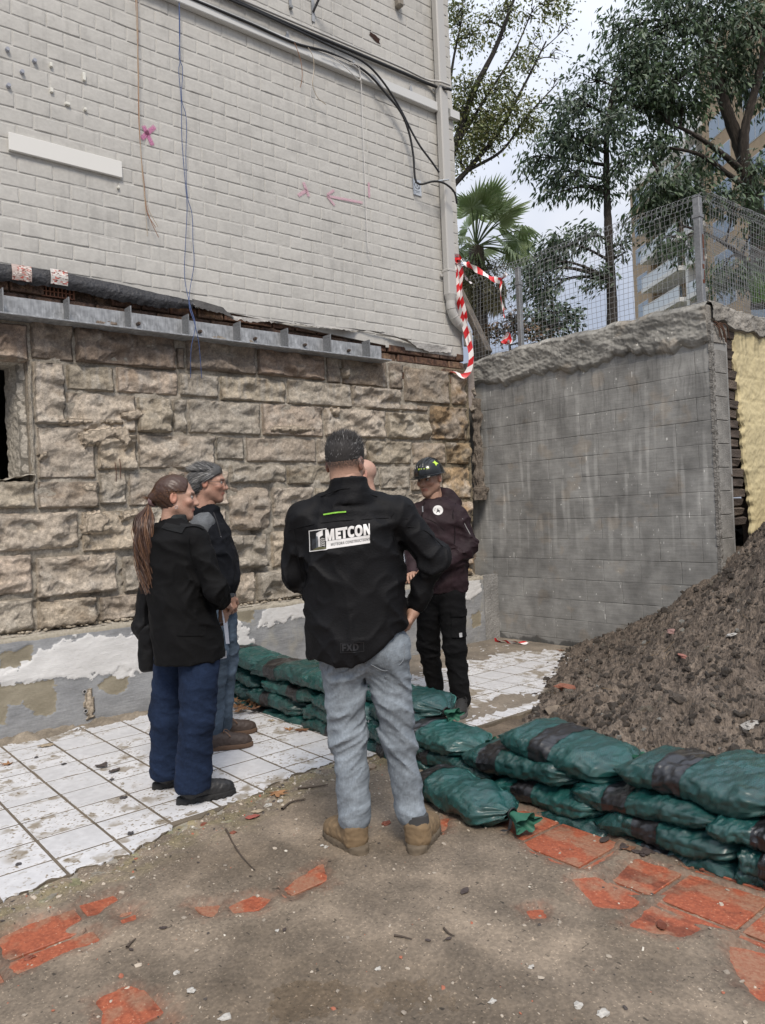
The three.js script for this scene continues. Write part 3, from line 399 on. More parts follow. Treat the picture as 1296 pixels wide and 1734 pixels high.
// ---- flashing torn loose along the foot of the brickwork
{
  const fl = new THREE.Group(); fl.name = 'flashing'; building.add(fl);
  const ribbon = (top, bot, n, zf, k) => boxUV(grid(n, 10, (u, v) => { const pick = (l) => { const f = u * (l.length - 1), i = Math.min(Math.floor(f), l.length - 2), t = f - i; return [mix(l[i][0], l[i + 1][0], t), mix(l[i][1], l[i + 1][1], t)]; }; const a = pick(bot), b = pick(top), p = wallPt(mix(a[0], b[0], v), mix(a[1], b[1], v)); const jag = v < 0.15 ? 0.010 * n3(p.x * 14, k, 2) + 0.006 * n3(p.x * 40, k, 5) : 0; return [p.x, p.y + jag, ZS + zf(u, v) + 0.010 * fbm(p.x * 7, p.y * 12, k, 3)]; }));
  const dark = mat({ color: lin(0.05, 0.05, 0.055), map: T.mottle, roughness: 0.6, side: DS, bumpMap: T.grain, bumpScale: 0.01 });
  mesh('membrane', ribbon([[-90, 438], [0, 447], [90, 460], [200, 482], [270, 499], [325, 510]], [[-90, 470], [0, 479], [100, 489], [200, 512], [270, 523], [322, 524]], 120, (u, v) => 0.022 + 0.035 * Math.sin(Math.PI * clamp(v * 0.9 + 0.1)), 1), dark, fl);
  mesh('membrane', ribbon([[322, 507], [345, 513], [375, 522], [392, 538]], [[325, 520], [345, 528], [370, 533], [390, 541]], 40, (u, v) => 0.03 + 0.03 * (1 - v), 2), mat({ color: lin(0.11, 0.105, 0.10), roughness: 0.8, side: DS, map: T.mottle }), fl);
  const pale = mat({ color: lin(0.50, 0.48, 0.45), map: T.mottle, roughness: 0.7, side: DS, bumpMap: T.grain, bumpScale: 0.006 });
  mesh('lead_sheet', ribbon([[385, 534], [430, 540], [500, 548], [560, 552], [620, 560], [690, 578], [765, 588]], [[388, 543], [430, 548], [470, 546], [510, 552], [575, 562], [620, 560], [655, 566], [690, 583], [720, 596], [758, 598]], 160, (u, v) => 0.012 + 0.055 * (1 - v) * (0.55 + 0.5 * Math.sin(u * 19) + 0.3 * Math.sin(u * 43 + 1)), 3), pale, fl);
  for (const [a, b, w, c1] of [[33, 466, 0.13, 0xb9a8a0], [96, 473, 0.12, 0xc9c4bf]]) { const p = wallPt(a, b); const t = canvasTex(64, 64, (x) => { x.fillStyle = '#' + c1.toString(16); x.fillRect(0, 0, 64, 64); const r = mulberry(a); for (let i = 0; i < 90; i++) { x.fillStyle = ['#7a3a30', '#c05548', '#efe9e2', '#5a4038', '#d8cfc8'][Math.floor(r() * 5)]; x.fillRect(r() * 64, r() * 64, 2 + r() * 9, 1 + r() * 4); } }); mesh('worn_sticker', grid(8, 6, (u, v) => [p.x + (u - 0.5) * w, p.y + (v - 0.5) * 0.11, ZS + 0.068 + 0.006 * Math.sin(v * 3) - 0.02 * Math.abs(v - 0.5)]), mat({ map: t, roughness: 0.8, side: DS }), fl); }
}
// ---------------------------------------------------------------- block retaining wall, the yellow wall and the fence above
const XR = 6.3, ZE = -3.13;
const retain = thing('retaining_wall', 'grey rendered concrete block retaining wall with a rough concrete top', 'wall', [XR, 0, -4.4]);
{
  const ox = XR, oz = -4.4; // children are local to this point
  const z0 = -6.1, z1 = ZE, Hh = 3.2, W = z1 - z0, tw = 900, th = 800;
  const stain = dataTex(tw, th, (u, v) => {
    const z = z0 + u * W, y = v * Hh, a = 0.5 + 0.5 * fbm(z * 1.5, y * 1.3, 2, 5), b = 0.5 + 0.5 * fbm(z * 5, y * 4, 6, 4), f = 0.5 + 0.5 * fbm(z * 60, y * 60, 3, 2), sk = 0.5 + 0.5 * n3(z * 30 + 2 * b, y * 1.6, 7), sk2 = 0.5 + 0.5 * n3(z * 11, y * 0.9, 17), hb = 0.5 + 0.5 * n3(z * 4, y * 55, 9), blk = n3(Math.floor((z + (Math.floor(y / 0.203) % 2) * 0.2) / 0.4) * 3.3, Math.floor((y - 0.098) / 0.203) * 5.1, 4);
    let l = 0.545 + (a - 0.5) * 0.20 + (b - 0.5) * 0.15 + (f - 0.5) * 0.06 + blk * 0.012 + (hb - 0.5) * 0.05;
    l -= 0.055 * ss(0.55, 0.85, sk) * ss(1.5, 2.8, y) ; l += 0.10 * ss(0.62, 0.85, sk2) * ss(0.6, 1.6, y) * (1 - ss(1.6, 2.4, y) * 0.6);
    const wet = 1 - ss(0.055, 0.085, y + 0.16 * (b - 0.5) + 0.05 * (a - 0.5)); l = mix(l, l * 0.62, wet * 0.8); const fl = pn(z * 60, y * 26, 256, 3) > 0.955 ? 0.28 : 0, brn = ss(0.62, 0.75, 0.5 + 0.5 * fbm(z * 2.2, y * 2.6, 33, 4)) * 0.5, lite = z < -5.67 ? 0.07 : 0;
    l += fl * (b > 0.5 ? 1 : 0) + lite; return [l * mix(1.005, 1.05, brn), l * mix(1.0, 0.985, brn), l * mix(0.975, 0.90, brn)];
  });
  stain.wrapS = stain.wrapT = THREE.ClampToEdgeWrapping;
  const ub = dataTex(512, 512, (u, v) => pf(u, v * 3, 12, 4, 3) * 0.5 + pf(u, v, 60, 3, 5) * 0.5, false);
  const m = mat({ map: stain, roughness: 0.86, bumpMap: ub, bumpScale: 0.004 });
  const setUV = (g, dx = 0) => { const p = g.attributes.position, uv = new Float32Array(p.count * 2); for (let i = 0; i < p.count; i++) { uv[2 * i] = (p.getZ(i) + oz - z0 + dx) / W; uv[2 * i + 1] = p.getY(i) / Hh; } g.setAttribute('uv', new THREE.BufferAttribute(uv, 2)); return g; };
  const r = mulberry(31); let k = 0;
  for (let j = -1; j < 13; j++) { // block faces: thin skim, courses still reading through
    const y0 = 0.098 + j * 0.203, y1 = y0 + 0.2015; if (y0 > 2.72) continue;
    for (let z = z0 - (j & 1) * 0.2 + 0.04; z < z1; z += 0.4) {
      const a = Math.max(z, z0), b = Math.min(z + 0.3985, z1 - 0.002); if (b - a < 0.02) continue; const dx = (r() - 0.5) * 0.0018, yb = Math.max(y0, -0.02), ln = (n, L) => { const o = [0, 0.002 / L, 0.005 / L]; for (let i = 1; i < n; i++) o.push(mix(o[2], 1 - o[2], i / n)); o.push(1 - 0.005 / L, 1 - 0.002 / L, 1); return o; }, us = ln(Math.max(3, Math.round((b - a) / 0.04)), b - a), vs = ln(6, y1 - yb), nu = us.length - 1, nv = vs.length - 1;
      const g = grid(nu, nv, (u, v) => { u = us[Math.round(u * nu)]; v = vs[Math.round(v * nv)]; const q = mix(b, a, u), y = mix(yb, y1, v), d = Math.min(Math.min(u, 1 - u) * (b - a), Math.min(v, 1 - v) * 0.2), vis = ss(-0.1, 0.5, n3(Math.round(y / 0.203) * 7, q * 1.1, 3)); return [0.0022 * (1 - ss(0, 0.004, d)) * vis + dx * 0.6 - 0.0 - 0.003 * fbm(q * 4, y * 5, 8, 3) - 0.0012 * n3(q * 12, y * 50, 8) + (u === 0 || u === 1 || v === 0 || v === 1 ? 0.0015 + 0.003 * vis : 0), y, q - oz]; });
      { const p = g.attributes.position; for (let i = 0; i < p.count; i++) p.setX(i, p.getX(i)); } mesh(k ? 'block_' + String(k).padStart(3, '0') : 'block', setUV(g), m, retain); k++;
    }
  }
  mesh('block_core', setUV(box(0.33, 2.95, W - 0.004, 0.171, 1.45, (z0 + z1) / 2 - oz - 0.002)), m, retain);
  // rough cast top
  const cg = grid(360, 64, (u, v) => { // over the front arris and onto the top
    const z = mix(z1 + 0.01, z0, u), t = v; let x, y; const low = 2.79 + 0.05 * n3(z * 1.7, 2, 2) + 0.03 * n3(z * 6, 1, 7), topY = 3.14 + 0.02 * n3(z * 2.3, 5, 1) - 0.03 * ss(-5.4, -5.9, z);
    if (t < 0.72) { y = mix(low, topY, t / 0.72); x = -0.012 - 0.030 * ss(0, 0.12, t) - 0.026 * fbm(z * 3, y * 5, 22, 3) - 0.014 * (ridge(z * 5, y * 8, 2, 4) - 0.75) - 0.008 * fbm(z * 18, y * 24, 4, 4); if (t < 0.03) x = 0.004; x += 0.04 * ss(0.62, 0.72, t); } else { x = mix(0.02, 0.36, (t - 0.72) / 0.28); y = topY + 0.008 * fbm(z * 7, x * 9, 2, 3) - 0.02 * (1 - ss(0, 0.08, x)); }
    return [x, y, z - oz];
  });
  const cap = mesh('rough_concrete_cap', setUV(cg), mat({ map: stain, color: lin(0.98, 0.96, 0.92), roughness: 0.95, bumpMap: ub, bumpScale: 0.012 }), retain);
  { const g = chamfer(0.37, 0.36, 0.10, 0.03); const p = g.attributes.position; for (let i = 0; i < p.count; i++) p.setXYZ(i, p.getX(i) + 0.012 * n3(p.getX(i) * 9, p.getY(i) * 9, p.getZ(i) * 9), p.getY(i) + 0.012 * n3(p.getY(i) * 9, p.getX(i) * 9, 4), p.getZ(i) + 0.014 * n3(p.getX(i) * 12, p.getY(i) * 12, 7)); g.computeVertexNormals(); mesh('cap_end', boxUV(g.translate(0.165, 2.955, ZE - 0.045 - oz), 1), mat({ color: lin(0.40, 0.375, 0.335), map: T.mottle, roughness: 0.95, bumpMap: T.grain, bumpScale: 0.012 }), retain); }
  // unskimmed end of the wall
  const er = mulberry(3); let n = 0; const em = mat({ color: lin(0.36, 0.345, 0.315), map: T.mottle, roughness: 0.9, bumpMap: T.grain, bumpScale: 0.006 });
  for (let j = 0; j < 13; j++) { const g = boxUV(chamfer(0.235, 0.199, 0.02, 0.004), 2); g.translate(0.155 + 0.006 * (er() - 0.5), 0.098 + j * 0.203 + 0.1, ZE + 0.008 - oz); const p = g.attributes.position; for (let i = 0; i < p.count; i++) p.setZ(i, p.getZ(i) + 0.003 * n3(p.getX(i) * 9, p.getY(i) * 9, 3)); g.computeVertexNormals(); mesh(n ? 'end_block_' + String(n).padStart(3, '0') : 'end_block', g, em, retain); n++; }
  mesh('render_edge', boxUV(grid(14, 220, (u, v) => { const y = mix(0.6, 2.95, v), x = mix(-0.004, 0.055, u); return [x + 0.006 * n3(y * 20, 1, 2), y, ZE + 0.018 - oz + 0.014 * Math.sin(Math.PI * u) * (0.6 + 0.8 * n3(x * 30, y * 24, 5)) - (u === 0 || u === 1 ? 0.02 : 0)]; }), 2), mat({ color: lin(0.30, 0.285, 0.26), map: T.mottle, bumpMap: T.grain, bumpScale: 0.01 }), retain);
  // broken bricks where the next wall was cut away
  const bm = [[0.16, 0.12, 0.09], [0.12, 0.09, 0.07], [0.21, 0.16, 0.12]].map((c) => mat({ color: lin(...c), map: T.mottle, bumpMap: T.grain, bumpScale: 0.012 })); const br = mulberry(77); n = 0;
  for (let y = 1.2; y < 3.0; y += 0.087) { const w = 0.22 + 0.10 * br() + (y < 1.6 ? 0.08 : 0), sh = 0.30 - 0.02 * br(), g = chamfer(w, 0.08, 0.16, 0.012), p = g.attributes.position; for (let i = 0; i < p.count; i++) p.setXYZ(i, p.getX(i) + 0.016 * n3(p.getX(i) * 20 + y * 9, p.getY(i) * 20, p.getZ(i) * 20), p.getY(i) + 0.008 * n3(p.getX(i) * 20, p.getY(i) * 20 + y * 5, 3), p.getZ(i) + 0.02 * n3(p.getX(i) * 15 + y, p.getY(i) * 15 + 4, p.getZ(i) * 15)); g.computeVertexNormals(); g.translate(sh + w / 2 - 0.03, y + 0.04, ZE - 0.085 - 0.03 * br() - oz); mesh(n ? 'broken_brick_' + String(n).padStart(3, '0') : 'broken_brick', boxUV(g, 2), bm[Math.floor(br() * 3)], retain); n++; }
  for (let i = 0; i < 9; i++) { const a = 0.04 + br() * 0.16; mesh('splintered_tie', tube([[0.02 + a * 0.8, 2.97 + br() * 0.03, ZE - 0.03 - oz], [0.06 + a, 2.96 - br() * 0.05, ZE + 0.03 - oz], [0.10 + a + br() * 0.06, 2.86 - br() * 0.08, ZE + 0.02 - oz]], 0.004, 5), mat({ color: lin(0.13, 0.07, 0.045) }), retain); }
}
{ // yellow rendered wall, running away to the right
  const yw = thing('yellow_wall', 'pale yellow rendered wall with a torn edge beside the dirt heap', 'wall', [7.0, 0, ZE]);
  const t = dataTex(1024, 512, (u, v) => { const a = pf(u, v, 6, 5, 4), f = pf(u, v, 60, 3, 6), sk = pn(u * 90, v * 4, 90, 8), d = v > 0.82 ? ss(0.5, 0.8, sk) * ss(0.82, 0.95, v) * 0.16 : 0; const l = 1 + (a - 0.5) * 0.14 + (f - 0.5) * 0.08 - d; return [0.79 * l, 0.735 * l, 0.575 * l]; }, true);
  t.wrapS = THREE.RepeatWrapping; t.wrapT = THREE.ClampToEdgeWrapping;
  const left = (y) => -0.07 - 0.16 * ss(1.4, 3.0, y) + 0.06 * (1 - ss(1.3, 1.7, y)) + 0.022 * n3(y * 9, 1, 1) + 0.02 * n3(y * 4, 3, 3);
  const g = grid(220, 150, (u, v) => { const y = mix(0.8, 2.99, v), lx = left(y), x = lx + (4.2 - lx) * Math.pow(u, 1.6); let z = 0.008 * fbm(x * 5, y * 6, 2, 3) + 0.010 * (ridge(x * 4, y * 5, 3, 2) - 0.6) + 0.003 * n3(x * 30, y * 30, 1); const c = Math.abs(((y - 0.1) / 0.203) % 1 - 0.5) > 0.47 ? -0.004 : 0; z += c; z -= 0.02 * (1 - ss(0, 0.03, x - lx)); if (u === 0) z = -0.045; return [x, y, z]; });
  { const p = g.attributes.position, uv = g.attributes.uv; for (let i = 0; i < p.count; i++) uv.setXY(i, p.getX(i) / 3.2, (p.getY(i) - 0.8) / 2.2); }
  mesh('render', g, mat({ map: t, roughness: 0.8, bumpMap: T.grain, bumpScale: 0.006 }), yw);
  mesh('core', box(4.1, 2.95, 0.12, 2.15, 1.47, -0.09), mat({ color: lin(0.17, 0.13, 0.10), map: T.mottle }), yw);
  const cg = grid(160, 30, (u, v) => { const x = mix(-0.66, 4.2, u); let y, z; const low = 2.93 + 0.03 * n3(x * 3, 1, 1) + 0.05 * ss(-0.3, -0.6, x), top = 3.14 + 0.015 * n3(x * 3, 5, 2); if (v < 0.65) { y = mix(low, top, v / 0.65); z = 0.03 + 0.035 * (ridge(x * 3.5, y * 5, 5, 3) - 0.7) + 0.02 * fbm(x * 9, y * 9, 3, 3) - 0.03 * ss(0.55, 0.65, v); if (v < 0.03) z = -0.02; } else { z = mix(0.0, -0.3, (v - 0.65) / 0.35); y = top + 0.006 * n3(x * 9, z * 9, 2) - 0.012; } return [x, y, z]; });
  mesh('concrete_cap', boxUV(cg), mat({ color: lin(0.44, 0.41, 0.36), map: T.mottle, bumpMap: T.grain, bumpScale: 0.015, roughness: 0.95 }), yw);
}
{ // crumbling mortar column and exposed block ends in the corner gap
  const c = thing('mortar_column', 'crumbling mortar column in the gap between sandstone and block wall', 'rubble', [6.17, 0, ZS + 0.02]);
  const g = grid(40, 160, (u, v) => { const a = u * Math.PI * 1.3 - 0.3, y = mix(1.55, 2.66, v), R = 0.055 + 0.03 * fbm(Math.cos(a) * 1.5, y * 6, Math.sin(a) * 1.5, 3) + 0.02 * n3(y * 7, 2, 2) + (v < 0.12 ? 0.03 : 0); return [-Math.cos(a) * R + 0.01 * n3(y * 4, 1, 1) + 0.01, y, Math.sin(a) * R - 0.02]; });
  mesh('column', boxUV(g, 2), mat({ color: lin(0.30, 0.25, 0.20), map: T.mottle, roughness: 1, bumpMap: T.grain, bumpScale: 0.012, side: DS }), c);
  mesh('gap_fill', box(0.22, 3.0, 0.1, 0.02, 1.5, -0.30), mat({ color: lin(0.24, 0.20, 0.15), map: T.mottle }), c);
  const r = mulberry(6); for (let i = 9; i < 14; i++) { const s = 0.025 + 0.03 * r(), q = new THREE.IcosahedronGeometry(s, 1), p = q.attributes.position; for (let k = 0; k < p.count; k++) { const f = 1 + 0.5 * n3(p.getX(k) * 30 + i, p.getY(k) * 30, p.getZ(k) * 30); p.setXYZ(k, p.getX(k) * f, p.getY(k) * f, p.getZ(k) * f); } q.computeVertexNormals(); mesh('mortar_chunk', boxUV(q.translate(-0.05 + 0.13 * r(), 0.75 + 0.2 * r() + (i > 8 ? 1.8 : 0), -0.05 + 0.04 * r()), 2), mat({ color: lin(0.36, 0.31, 0.25), map: T.mottle }), c); }
  mesh('old_render', box(0.225, 0.74, 0.05, 0.02, 0.36, 0.06), mat({ color: lin(0.40, 0.39, 0.37), map: T.mottle, bumpMap: T.grain, bumpScale: 0.01 }), c);
}
// wire fence: posts, weld-mesh and rolled top
{
  const galv = mat({ color: lin(0.42, 0.43, 0.44), metalness: 0.55, roughness: 0.55, map: T.mottle }), wireM = mat({ color: lin(0.27, 0.275, 0.28), metalness: 0.3, roughness: 0.55 });
  const rust = mat({ color: lin(0.20, 0.065, 0.03), roughness: 0.95, map: T.mottle });
  const wire = (a, b, r) => { const d = b.clone().sub(a), L = d.length(); const g = new THREE.CylinderGeometry(r, r, L, 5, 1, true); g.applyQuaternion(new THREE.Quaternion().setFromUnitVectors(V(0, 1, 0), d.normalize())); return g.translate((a.x + b.x) / 2, (a.y + b.y) / 2, (a.z + b.z) / 2); };
  const panel = (name, label, A, dir, len, pitch, seed) => {
    const f = thing(name, label, 'fence', A, 'wire fence panels on the walls'), r = mulberry(seed), H = 0.86, out = [], R = 0.0018, bulge = V(-dir.z, 0, dir.x);
    const P = (s, y) => { const w = 0.02 * n3(s * 0.8 + seed, y * 2, 1) + 0.008 * n3(s * 5, y * 4, seed); return V(dir.x * s + bulge.x * w, y, dir.z * s + bulge.z * w); };
    for (let s = 0.02; s < len; s += pitch) { for (let q = 0; q < 4; q++) out.push(wire(P(s, H * q / 4), P(s, H * (q + 1) / 4), R)); const pts = []; for (let a = 0; a <= 8; a++) { const t = a / 8 * Math.PI * 1.75; const p = P(s, H + 0.045 + -0.045 * Math.cos(t)); p.addScaledVector(bulge, 0.045 * Math.sin(t)); pts.push(p); } for (let a = 0; a < 8; a++) out.push(wire(pts[a], pts[a + 1], R)); }
    for (let y = 0.02; y < H + 0.01; y += pitch) for (let s = 0; s < len - 0.01; s += 0.25) out.push(wire(P(s, y), P(Math.min(s + 0.25, len), y), R));
    for (let a = 1; a <= 7; a += 2) { const t = a / 8 * Math.PI * 1.75; for (let s = 0; s < len - 0.01; s += 0.25) { const p = P(s, H + 0.045 - 0.045 * Math.cos(t)).addScaledVector(bulge, 0.045 * Math.sin(t)), q = P(Math.min(s + 0.25, len), H + 0.045 - 0.045 * Math.cos(t)).addScaledVector(bulge, 0.045 * Math.sin(t)); out.push(wire(p, q, R)); } }
    stuff(mesh('wire_mesh', merge(out), wireM, f)); return f;
  };
  panel('wire_fence', 'galvanised wire mesh fence on the grey block wall', [6.42, 3.15, ZE - 0.04], V(0, 0, -1), 2.75, 0.05, 1);
  panel('wire_fence', 'galvanised wire mesh fence with rolled top on the yellow wall', [6.46, 3.15, ZE - 0.02], V(1, 0, 0.0), 3.4, 0.05, 2);
  panel('wire_fence', 'second layer of wire mesh leaning behind the yellow wall fence', [6.64, 3.0, ZE - 0.22], V(1, 0, -0.02), 3.2, 0.05, 3);
  const post = (x, z, w, h, label, rusty) => { const p = thing('fence_post', label, 'post', [x, 3.06, z], 'square steel fence posts'); mesh('shaft', chamfer(w, h, w, 0.004).translate(0, h / 2, 0), galv, p); mesh('cap', chamfer(w + 0.006, 0.012, w + 0.006, 0.003).translate(0, h + 0.006, 0), galv, p); mesh('clip', box(w + 0.012, 0.03, w + 0.012, 0, h - 0.16, 0), galv, p); mesh('base_plate', chamfer(w * 1.9, 0.012, w * 1.9, 0.003).translate(0, 0.085, 0), galv, p);
    if (rusty) for (const [y, hh, ww, ox] of [[0.62, 0.12, 0.02, 0.012], [0.50, 0.10, 0.014, 0.014], [0.40, 0.04, 0.03, 0], [0.32, 0.10, 0.012, 0.012], [0.27, 0.03, 0.035, -0.004]]) mesh('rust_patch', box(ww, hh, 0.002, ox, y, w / 2 + 0.0015), rust, p); return p; };
  post(6.36, -5.19, 0.05, 0.92, 'galvanised fence post with a tape knot near the downpipe');
  post(6.39, ZE - 0.09, 0.06, 1.0, 'rust streaked fence post at the wall corner', true);
}
// ---------------------------------------------------------------- things fixed to or hanging on the building
const paintGrey = mat({ color: lin(0.42, 0.41, 0.385), roughness: 0.5, map: uvRep(T.mottle, 0.8) }), pvc = mat({ color: lin(0.47, 0.46, 0.435), roughness: 0.42 });
const galvM = mat({ color: lin(0.46, 0.475, 0.49), metalness: 0.15, roughness: 0.5, map: dataTex(256, 256, (u, v) => 0.84 + (pf(u, v, 14, 4, 3) - 0.5) * 0.36 + (pn(u * 60, v * 5, 60, 4) - 0.5) * 0.16, true, [2, 2]) });
const blackRubber = mat({ color: lin(0.015, 0.015, 0.016), roughness: 0.45 });
{ // downpipe
  const x0 = 5.745, w = 0.115, zf = ZS + 0.02, d = 0.085, p = thing('downpipe', 'grey painted square downpipe ending in a round elbow', 'downpipe', [x0 + w / 2, 3.0, zf + d / 2]);
  const seg = (y0, y1, ww) => chamfer(ww, y1 - y0, d * ww / w, 0.012).translate(0, (y0 + y1) / 2 - 3.0, 0);
  mesh('square_pipe', seg(3.98, 7.4, w), pvc, p); mesh('square_pipe', seg(3.72, 3.985, w + 0.008), pvc, p);
  mesh('socket', chamfer(w + 0.014, 0.03, d + 0.012, 0.006).translate(0, 0.985, 0), pvc, p);
  mesh('adaptor', new THREE.CylinderGeometry(0.066, 0.050, 0.07, 20).translate(0, 0.70, 0), pvc, p);
  const el = []; const P = (t) => V(0.22 * t, 0.64 - 0.30 * t - 0.10 * Math.sin(t * 3.1) * 0.4, 0); const pts = [V(0, 0.68, 0), V(0, 0.60, 0), V(0.025, 0.53, 0), V(0.08, 0.465, 0), V(0.155, 0.42, 0), V(0.21, 0.385, 0), V(0.235, 0.33, 0), V(0.238, 0.22, 0)];
  mesh('elbow', tube(pts, 0.05, 18, 40), pvc, p); const cv = new THREE.CatmullRomCurve3(pts); for (const t of [0.16, 0.32, 0.46, 0.60, 0.74]) { const q = cv.getPointAt(t), g = new THREE.TorusGeometry(0.051, 0.004, 6, 22); g.applyQuaternion(new THREE.Quaternion().setFromUnitVectors(V(0, 0, 1), cv.getTangentAt(t))); mesh('elbow_rib', g.translate(q.x, q.y, q.z), pvc, p); }
  for (const y of [3.945, 5.9]) { mesh('bracket', box(w + 0.05, 0.022, 0.004, 0, y - 3.0, -d / 2 - 0.003), pvc, p); mesh('bracket_lug', new THREE.CylinderGeometry(0.018, 0.018, 0.006, 14).rotateX(Math.PI / 2).translate(-w / 2 - 0.022, y - 3.0, -d / 2 + 0.002), pvc, p); }
}
{ // rail under the cables
  const zr = ZS + 0.03, a = wallPt(380, 39, zr), b = wallPt(738, 188, zr), y = a.y, g = thing('cable_rail', 'long pale metal rail fixed along the painted brick', 'rail', [3.0, y, zr]);
  const L = b.x - (-0.6), cx = (b.x - 0.6) / 2 - 3.0; const pale = mat({ color: lin(0.60, 0.60, 0.58), roughness: 0.45 });
  mesh('front', box(L, 0.085, 0.004, cx, 0.045, 0.028), pale, g); mesh('bottom_flange', box(L, 0.004, 0.055, cx, 0.0, 0.0), pale, g); mesh('top_lip', box(L, 0.004, 0.03, cx, 0.088, 0.013), pale, g);
  mesh('end_cap', box(0.004, 0.09, 0.05, cx + L / 2 + 0.002, 0.044, 0.003), pale, g);
  for (const px of [485, 595, 690]) { const q = wallPt(px, 60, ZS); const sh = new THREE.Shape(); sh.moveTo(-0.028, 0); sh.lineTo(0.028, 0); sh.lineTo(0.010, 0.085); sh.lineTo(-0.006, 0.085); sh.closePath(); mesh('bracket', new THREE.ExtrudeGeometry(sh, { depth: 0.012, bevelEnabled: false }).translate(q.x - 3.0, 0.09, -0.02), galvM, g); }
  const s = thing('rail_stub', 'short pale rail stub sticking out beyond the downpipe', 'rail', [CORNER - 0.10, y, zr]); mesh('front', box(0.14, 0.085, 0.05, 0.075, 0.045, 0.0), pale, s);
}
{ // cables
  const cable = (name, label, pts, r, m) => tag(mesh(name, tube(pts.map(([a, b, z]) => wallPt(a, b, ZS + z)), r, 8, pts.length * 8), m), label, 'cable', undefined);
  const y2 = wallPt(600, 80).y;
  cable('black_cable', 'thick black cable arching off the rail down to the small sign', [[150, -70, 0.06], [300, -12, 0.06], [420, 38, 0.07], [500, 73, 0.07], [560, 90, 0.075], [620, 122, 0.08], [655, 160, 0.09], [680, 192, 0.1], [693, 225, 0.1], [700, 262, 0.09], [705, 308, 0.08], [711, 312, 0.10], [735, 307, 0.16], [752, 310, 0.20], [770, 326, 0.21], [774, 345, 0.19]], 0.011, blackRubber);
  cable('black_cable', 'black cable with a bare brass end hanging beside the downpipe', [[150, -96, 0.05], [400, 4, 0.055], [480, 40, 0.06], [560, 78, 0.07], [620, 108, 0.08], [650, 140, 0.09], [680, 188, 0.10], [697, 222, 0.11], [712, 248, 0.13], [730, 272, 0.16], [744, 292, 0.17]], 0.010, blackRubber);
  cable('black_cable', 'straight pair of black conduits clipped above the rail', [[120, -130, 0.03], [390, -3, 0.03], [500, 46, 0.03], [600, 88, 0.03], [680, 122, 0.03], [740, 147, 0.05], [757, 150, 0.14], [764, 152, 0.12]], 0.016, blackRubber);
  cable('pale_conduit', 'thin pale conduit running above the black conduits', [[150, -115, 0.03], [420, 4, 0.03], [500, 38, 0.03], [600, 80, 0.03], [680, 114, 0.03], [728, 136, 0.04], [745, 138, 0.12], [762, 144, 0.13]], 0.011, pvc);
  { const a = wallPt(742, 307, ZS + 0.17), b2 = wallPt(760, 304, ZS + 0.17), g = thing('cable_connector', 'small metal cable connector in front of the downpipe', 'connector', [a.x, a.y, a.z]), cm = mat({ color: lin(0.55, 0.55, 0.53), metalness: 0.8, roughness: 0.35 }), d = b2.clone().sub(a); mesh('barrel', tube([V(0, 0, 0), d.clone().multiplyScalar(0.6)], 0.013, 10), cm, g); mesh('pin', tube([d.clone().multiplyScalar(0.55), d], 0.008, 8), cm, g); mesh('clamp', new THREE.TorusGeometry(0.016, 0.004, 6, 14).rotateY(Math.PI / 2).translate(d.x * 0.45, d.y * 0.45, d.z * 0.45), cm, g); }
  const copper = mat({ color: lin(0.30, 0.15, 0.08), roughness: 0.6 }), blue = mat({ color: lin(0.045, 0.085, 0.22), roughness: 0.6 }), white = mat({ color: lin(0.62, 0.60, 0.57), roughness: 0.6 }), cream = mat({ color: lin(0.45, 0.38, 0.28), roughness: 0.6 });
  const bundle = (name, label, lines, r) => { const t = thing(name, label, 'wire', [0, 0, 0]); const o = wallPt(lines[0][0][0][0], lines[0][0][0][1], ZS + 0.05); t.position.copy(o); lines.forEach(([l, m]) => mesh('strand', tube(l.map(([a, b, z = 0.05]) => wallPt(a, b, ZS + z).sub(o)), r, 5, l.length * 6), m, t)); };
  bundle('hanging_wires', 'bundle of brown and pink wires hanging loose on the brick wall', [[[[229, -30], [231, 30], [234, 100], [235, 170], [237, 230], [242, 300], [248, 350], [256, 375], [269, 402]], copper], [[[230, -30], [233, 40], [233, 110], [236, 180], [238, 250], [244, 320], [252, 355], [268, 384]], cream], [[[230, -30], [231, 35], [235, 110], [236, 190], [238, 240], [243, 310], [247, 360], [250, 400]], cream], [[[231, -30], [234, 50], [234, 120], [235, 200], [239, 260], [245, 315], [249, 360], [264, 385]], copper]], 0.0026);
  bundle('hanging_wires', 'pair of blue wires hanging from the rail past the steel beam', [[[[303, -30], [304, 60], [305, 105], [303, 115], [307, 170], [308, 230], [314, 310], [317, 345], [315, 400], [313, 470], [323, 520, 0.12], [331, 550, 0.2], [324, 590, 0.2], [323, 640, 0.14]], blue], [[[303, -30], [305, 60], [304, 100], [309, 112], [308, 170], [315, 195], [315, 270], [318, 335], [325, 360], [327, 410], [329, 445], [322, 490, 0.06], [321, 520, 0.14], [329, 545, 0.2], [336, 575, 0.19], [342, 640, 0.14]], blue]], 0.0028);
  bundle('hanging_wires', 'long white wire hanging straight down the painted brick', [[[[545, 88, 0.09], [590, 105, 0.09], [608, 118, 0.08], [612, 145, 0.06], [614, 200], [618, 290], [621, 370], [625, 425], [629, 430]], white], [[[594, 106, 0.09], [607, 112, 0.09], [611, 130, 0.07], [609, 136, 0.07], [590, 118, 0.09], [565, 97, 0.09]], white]], 0.0042);
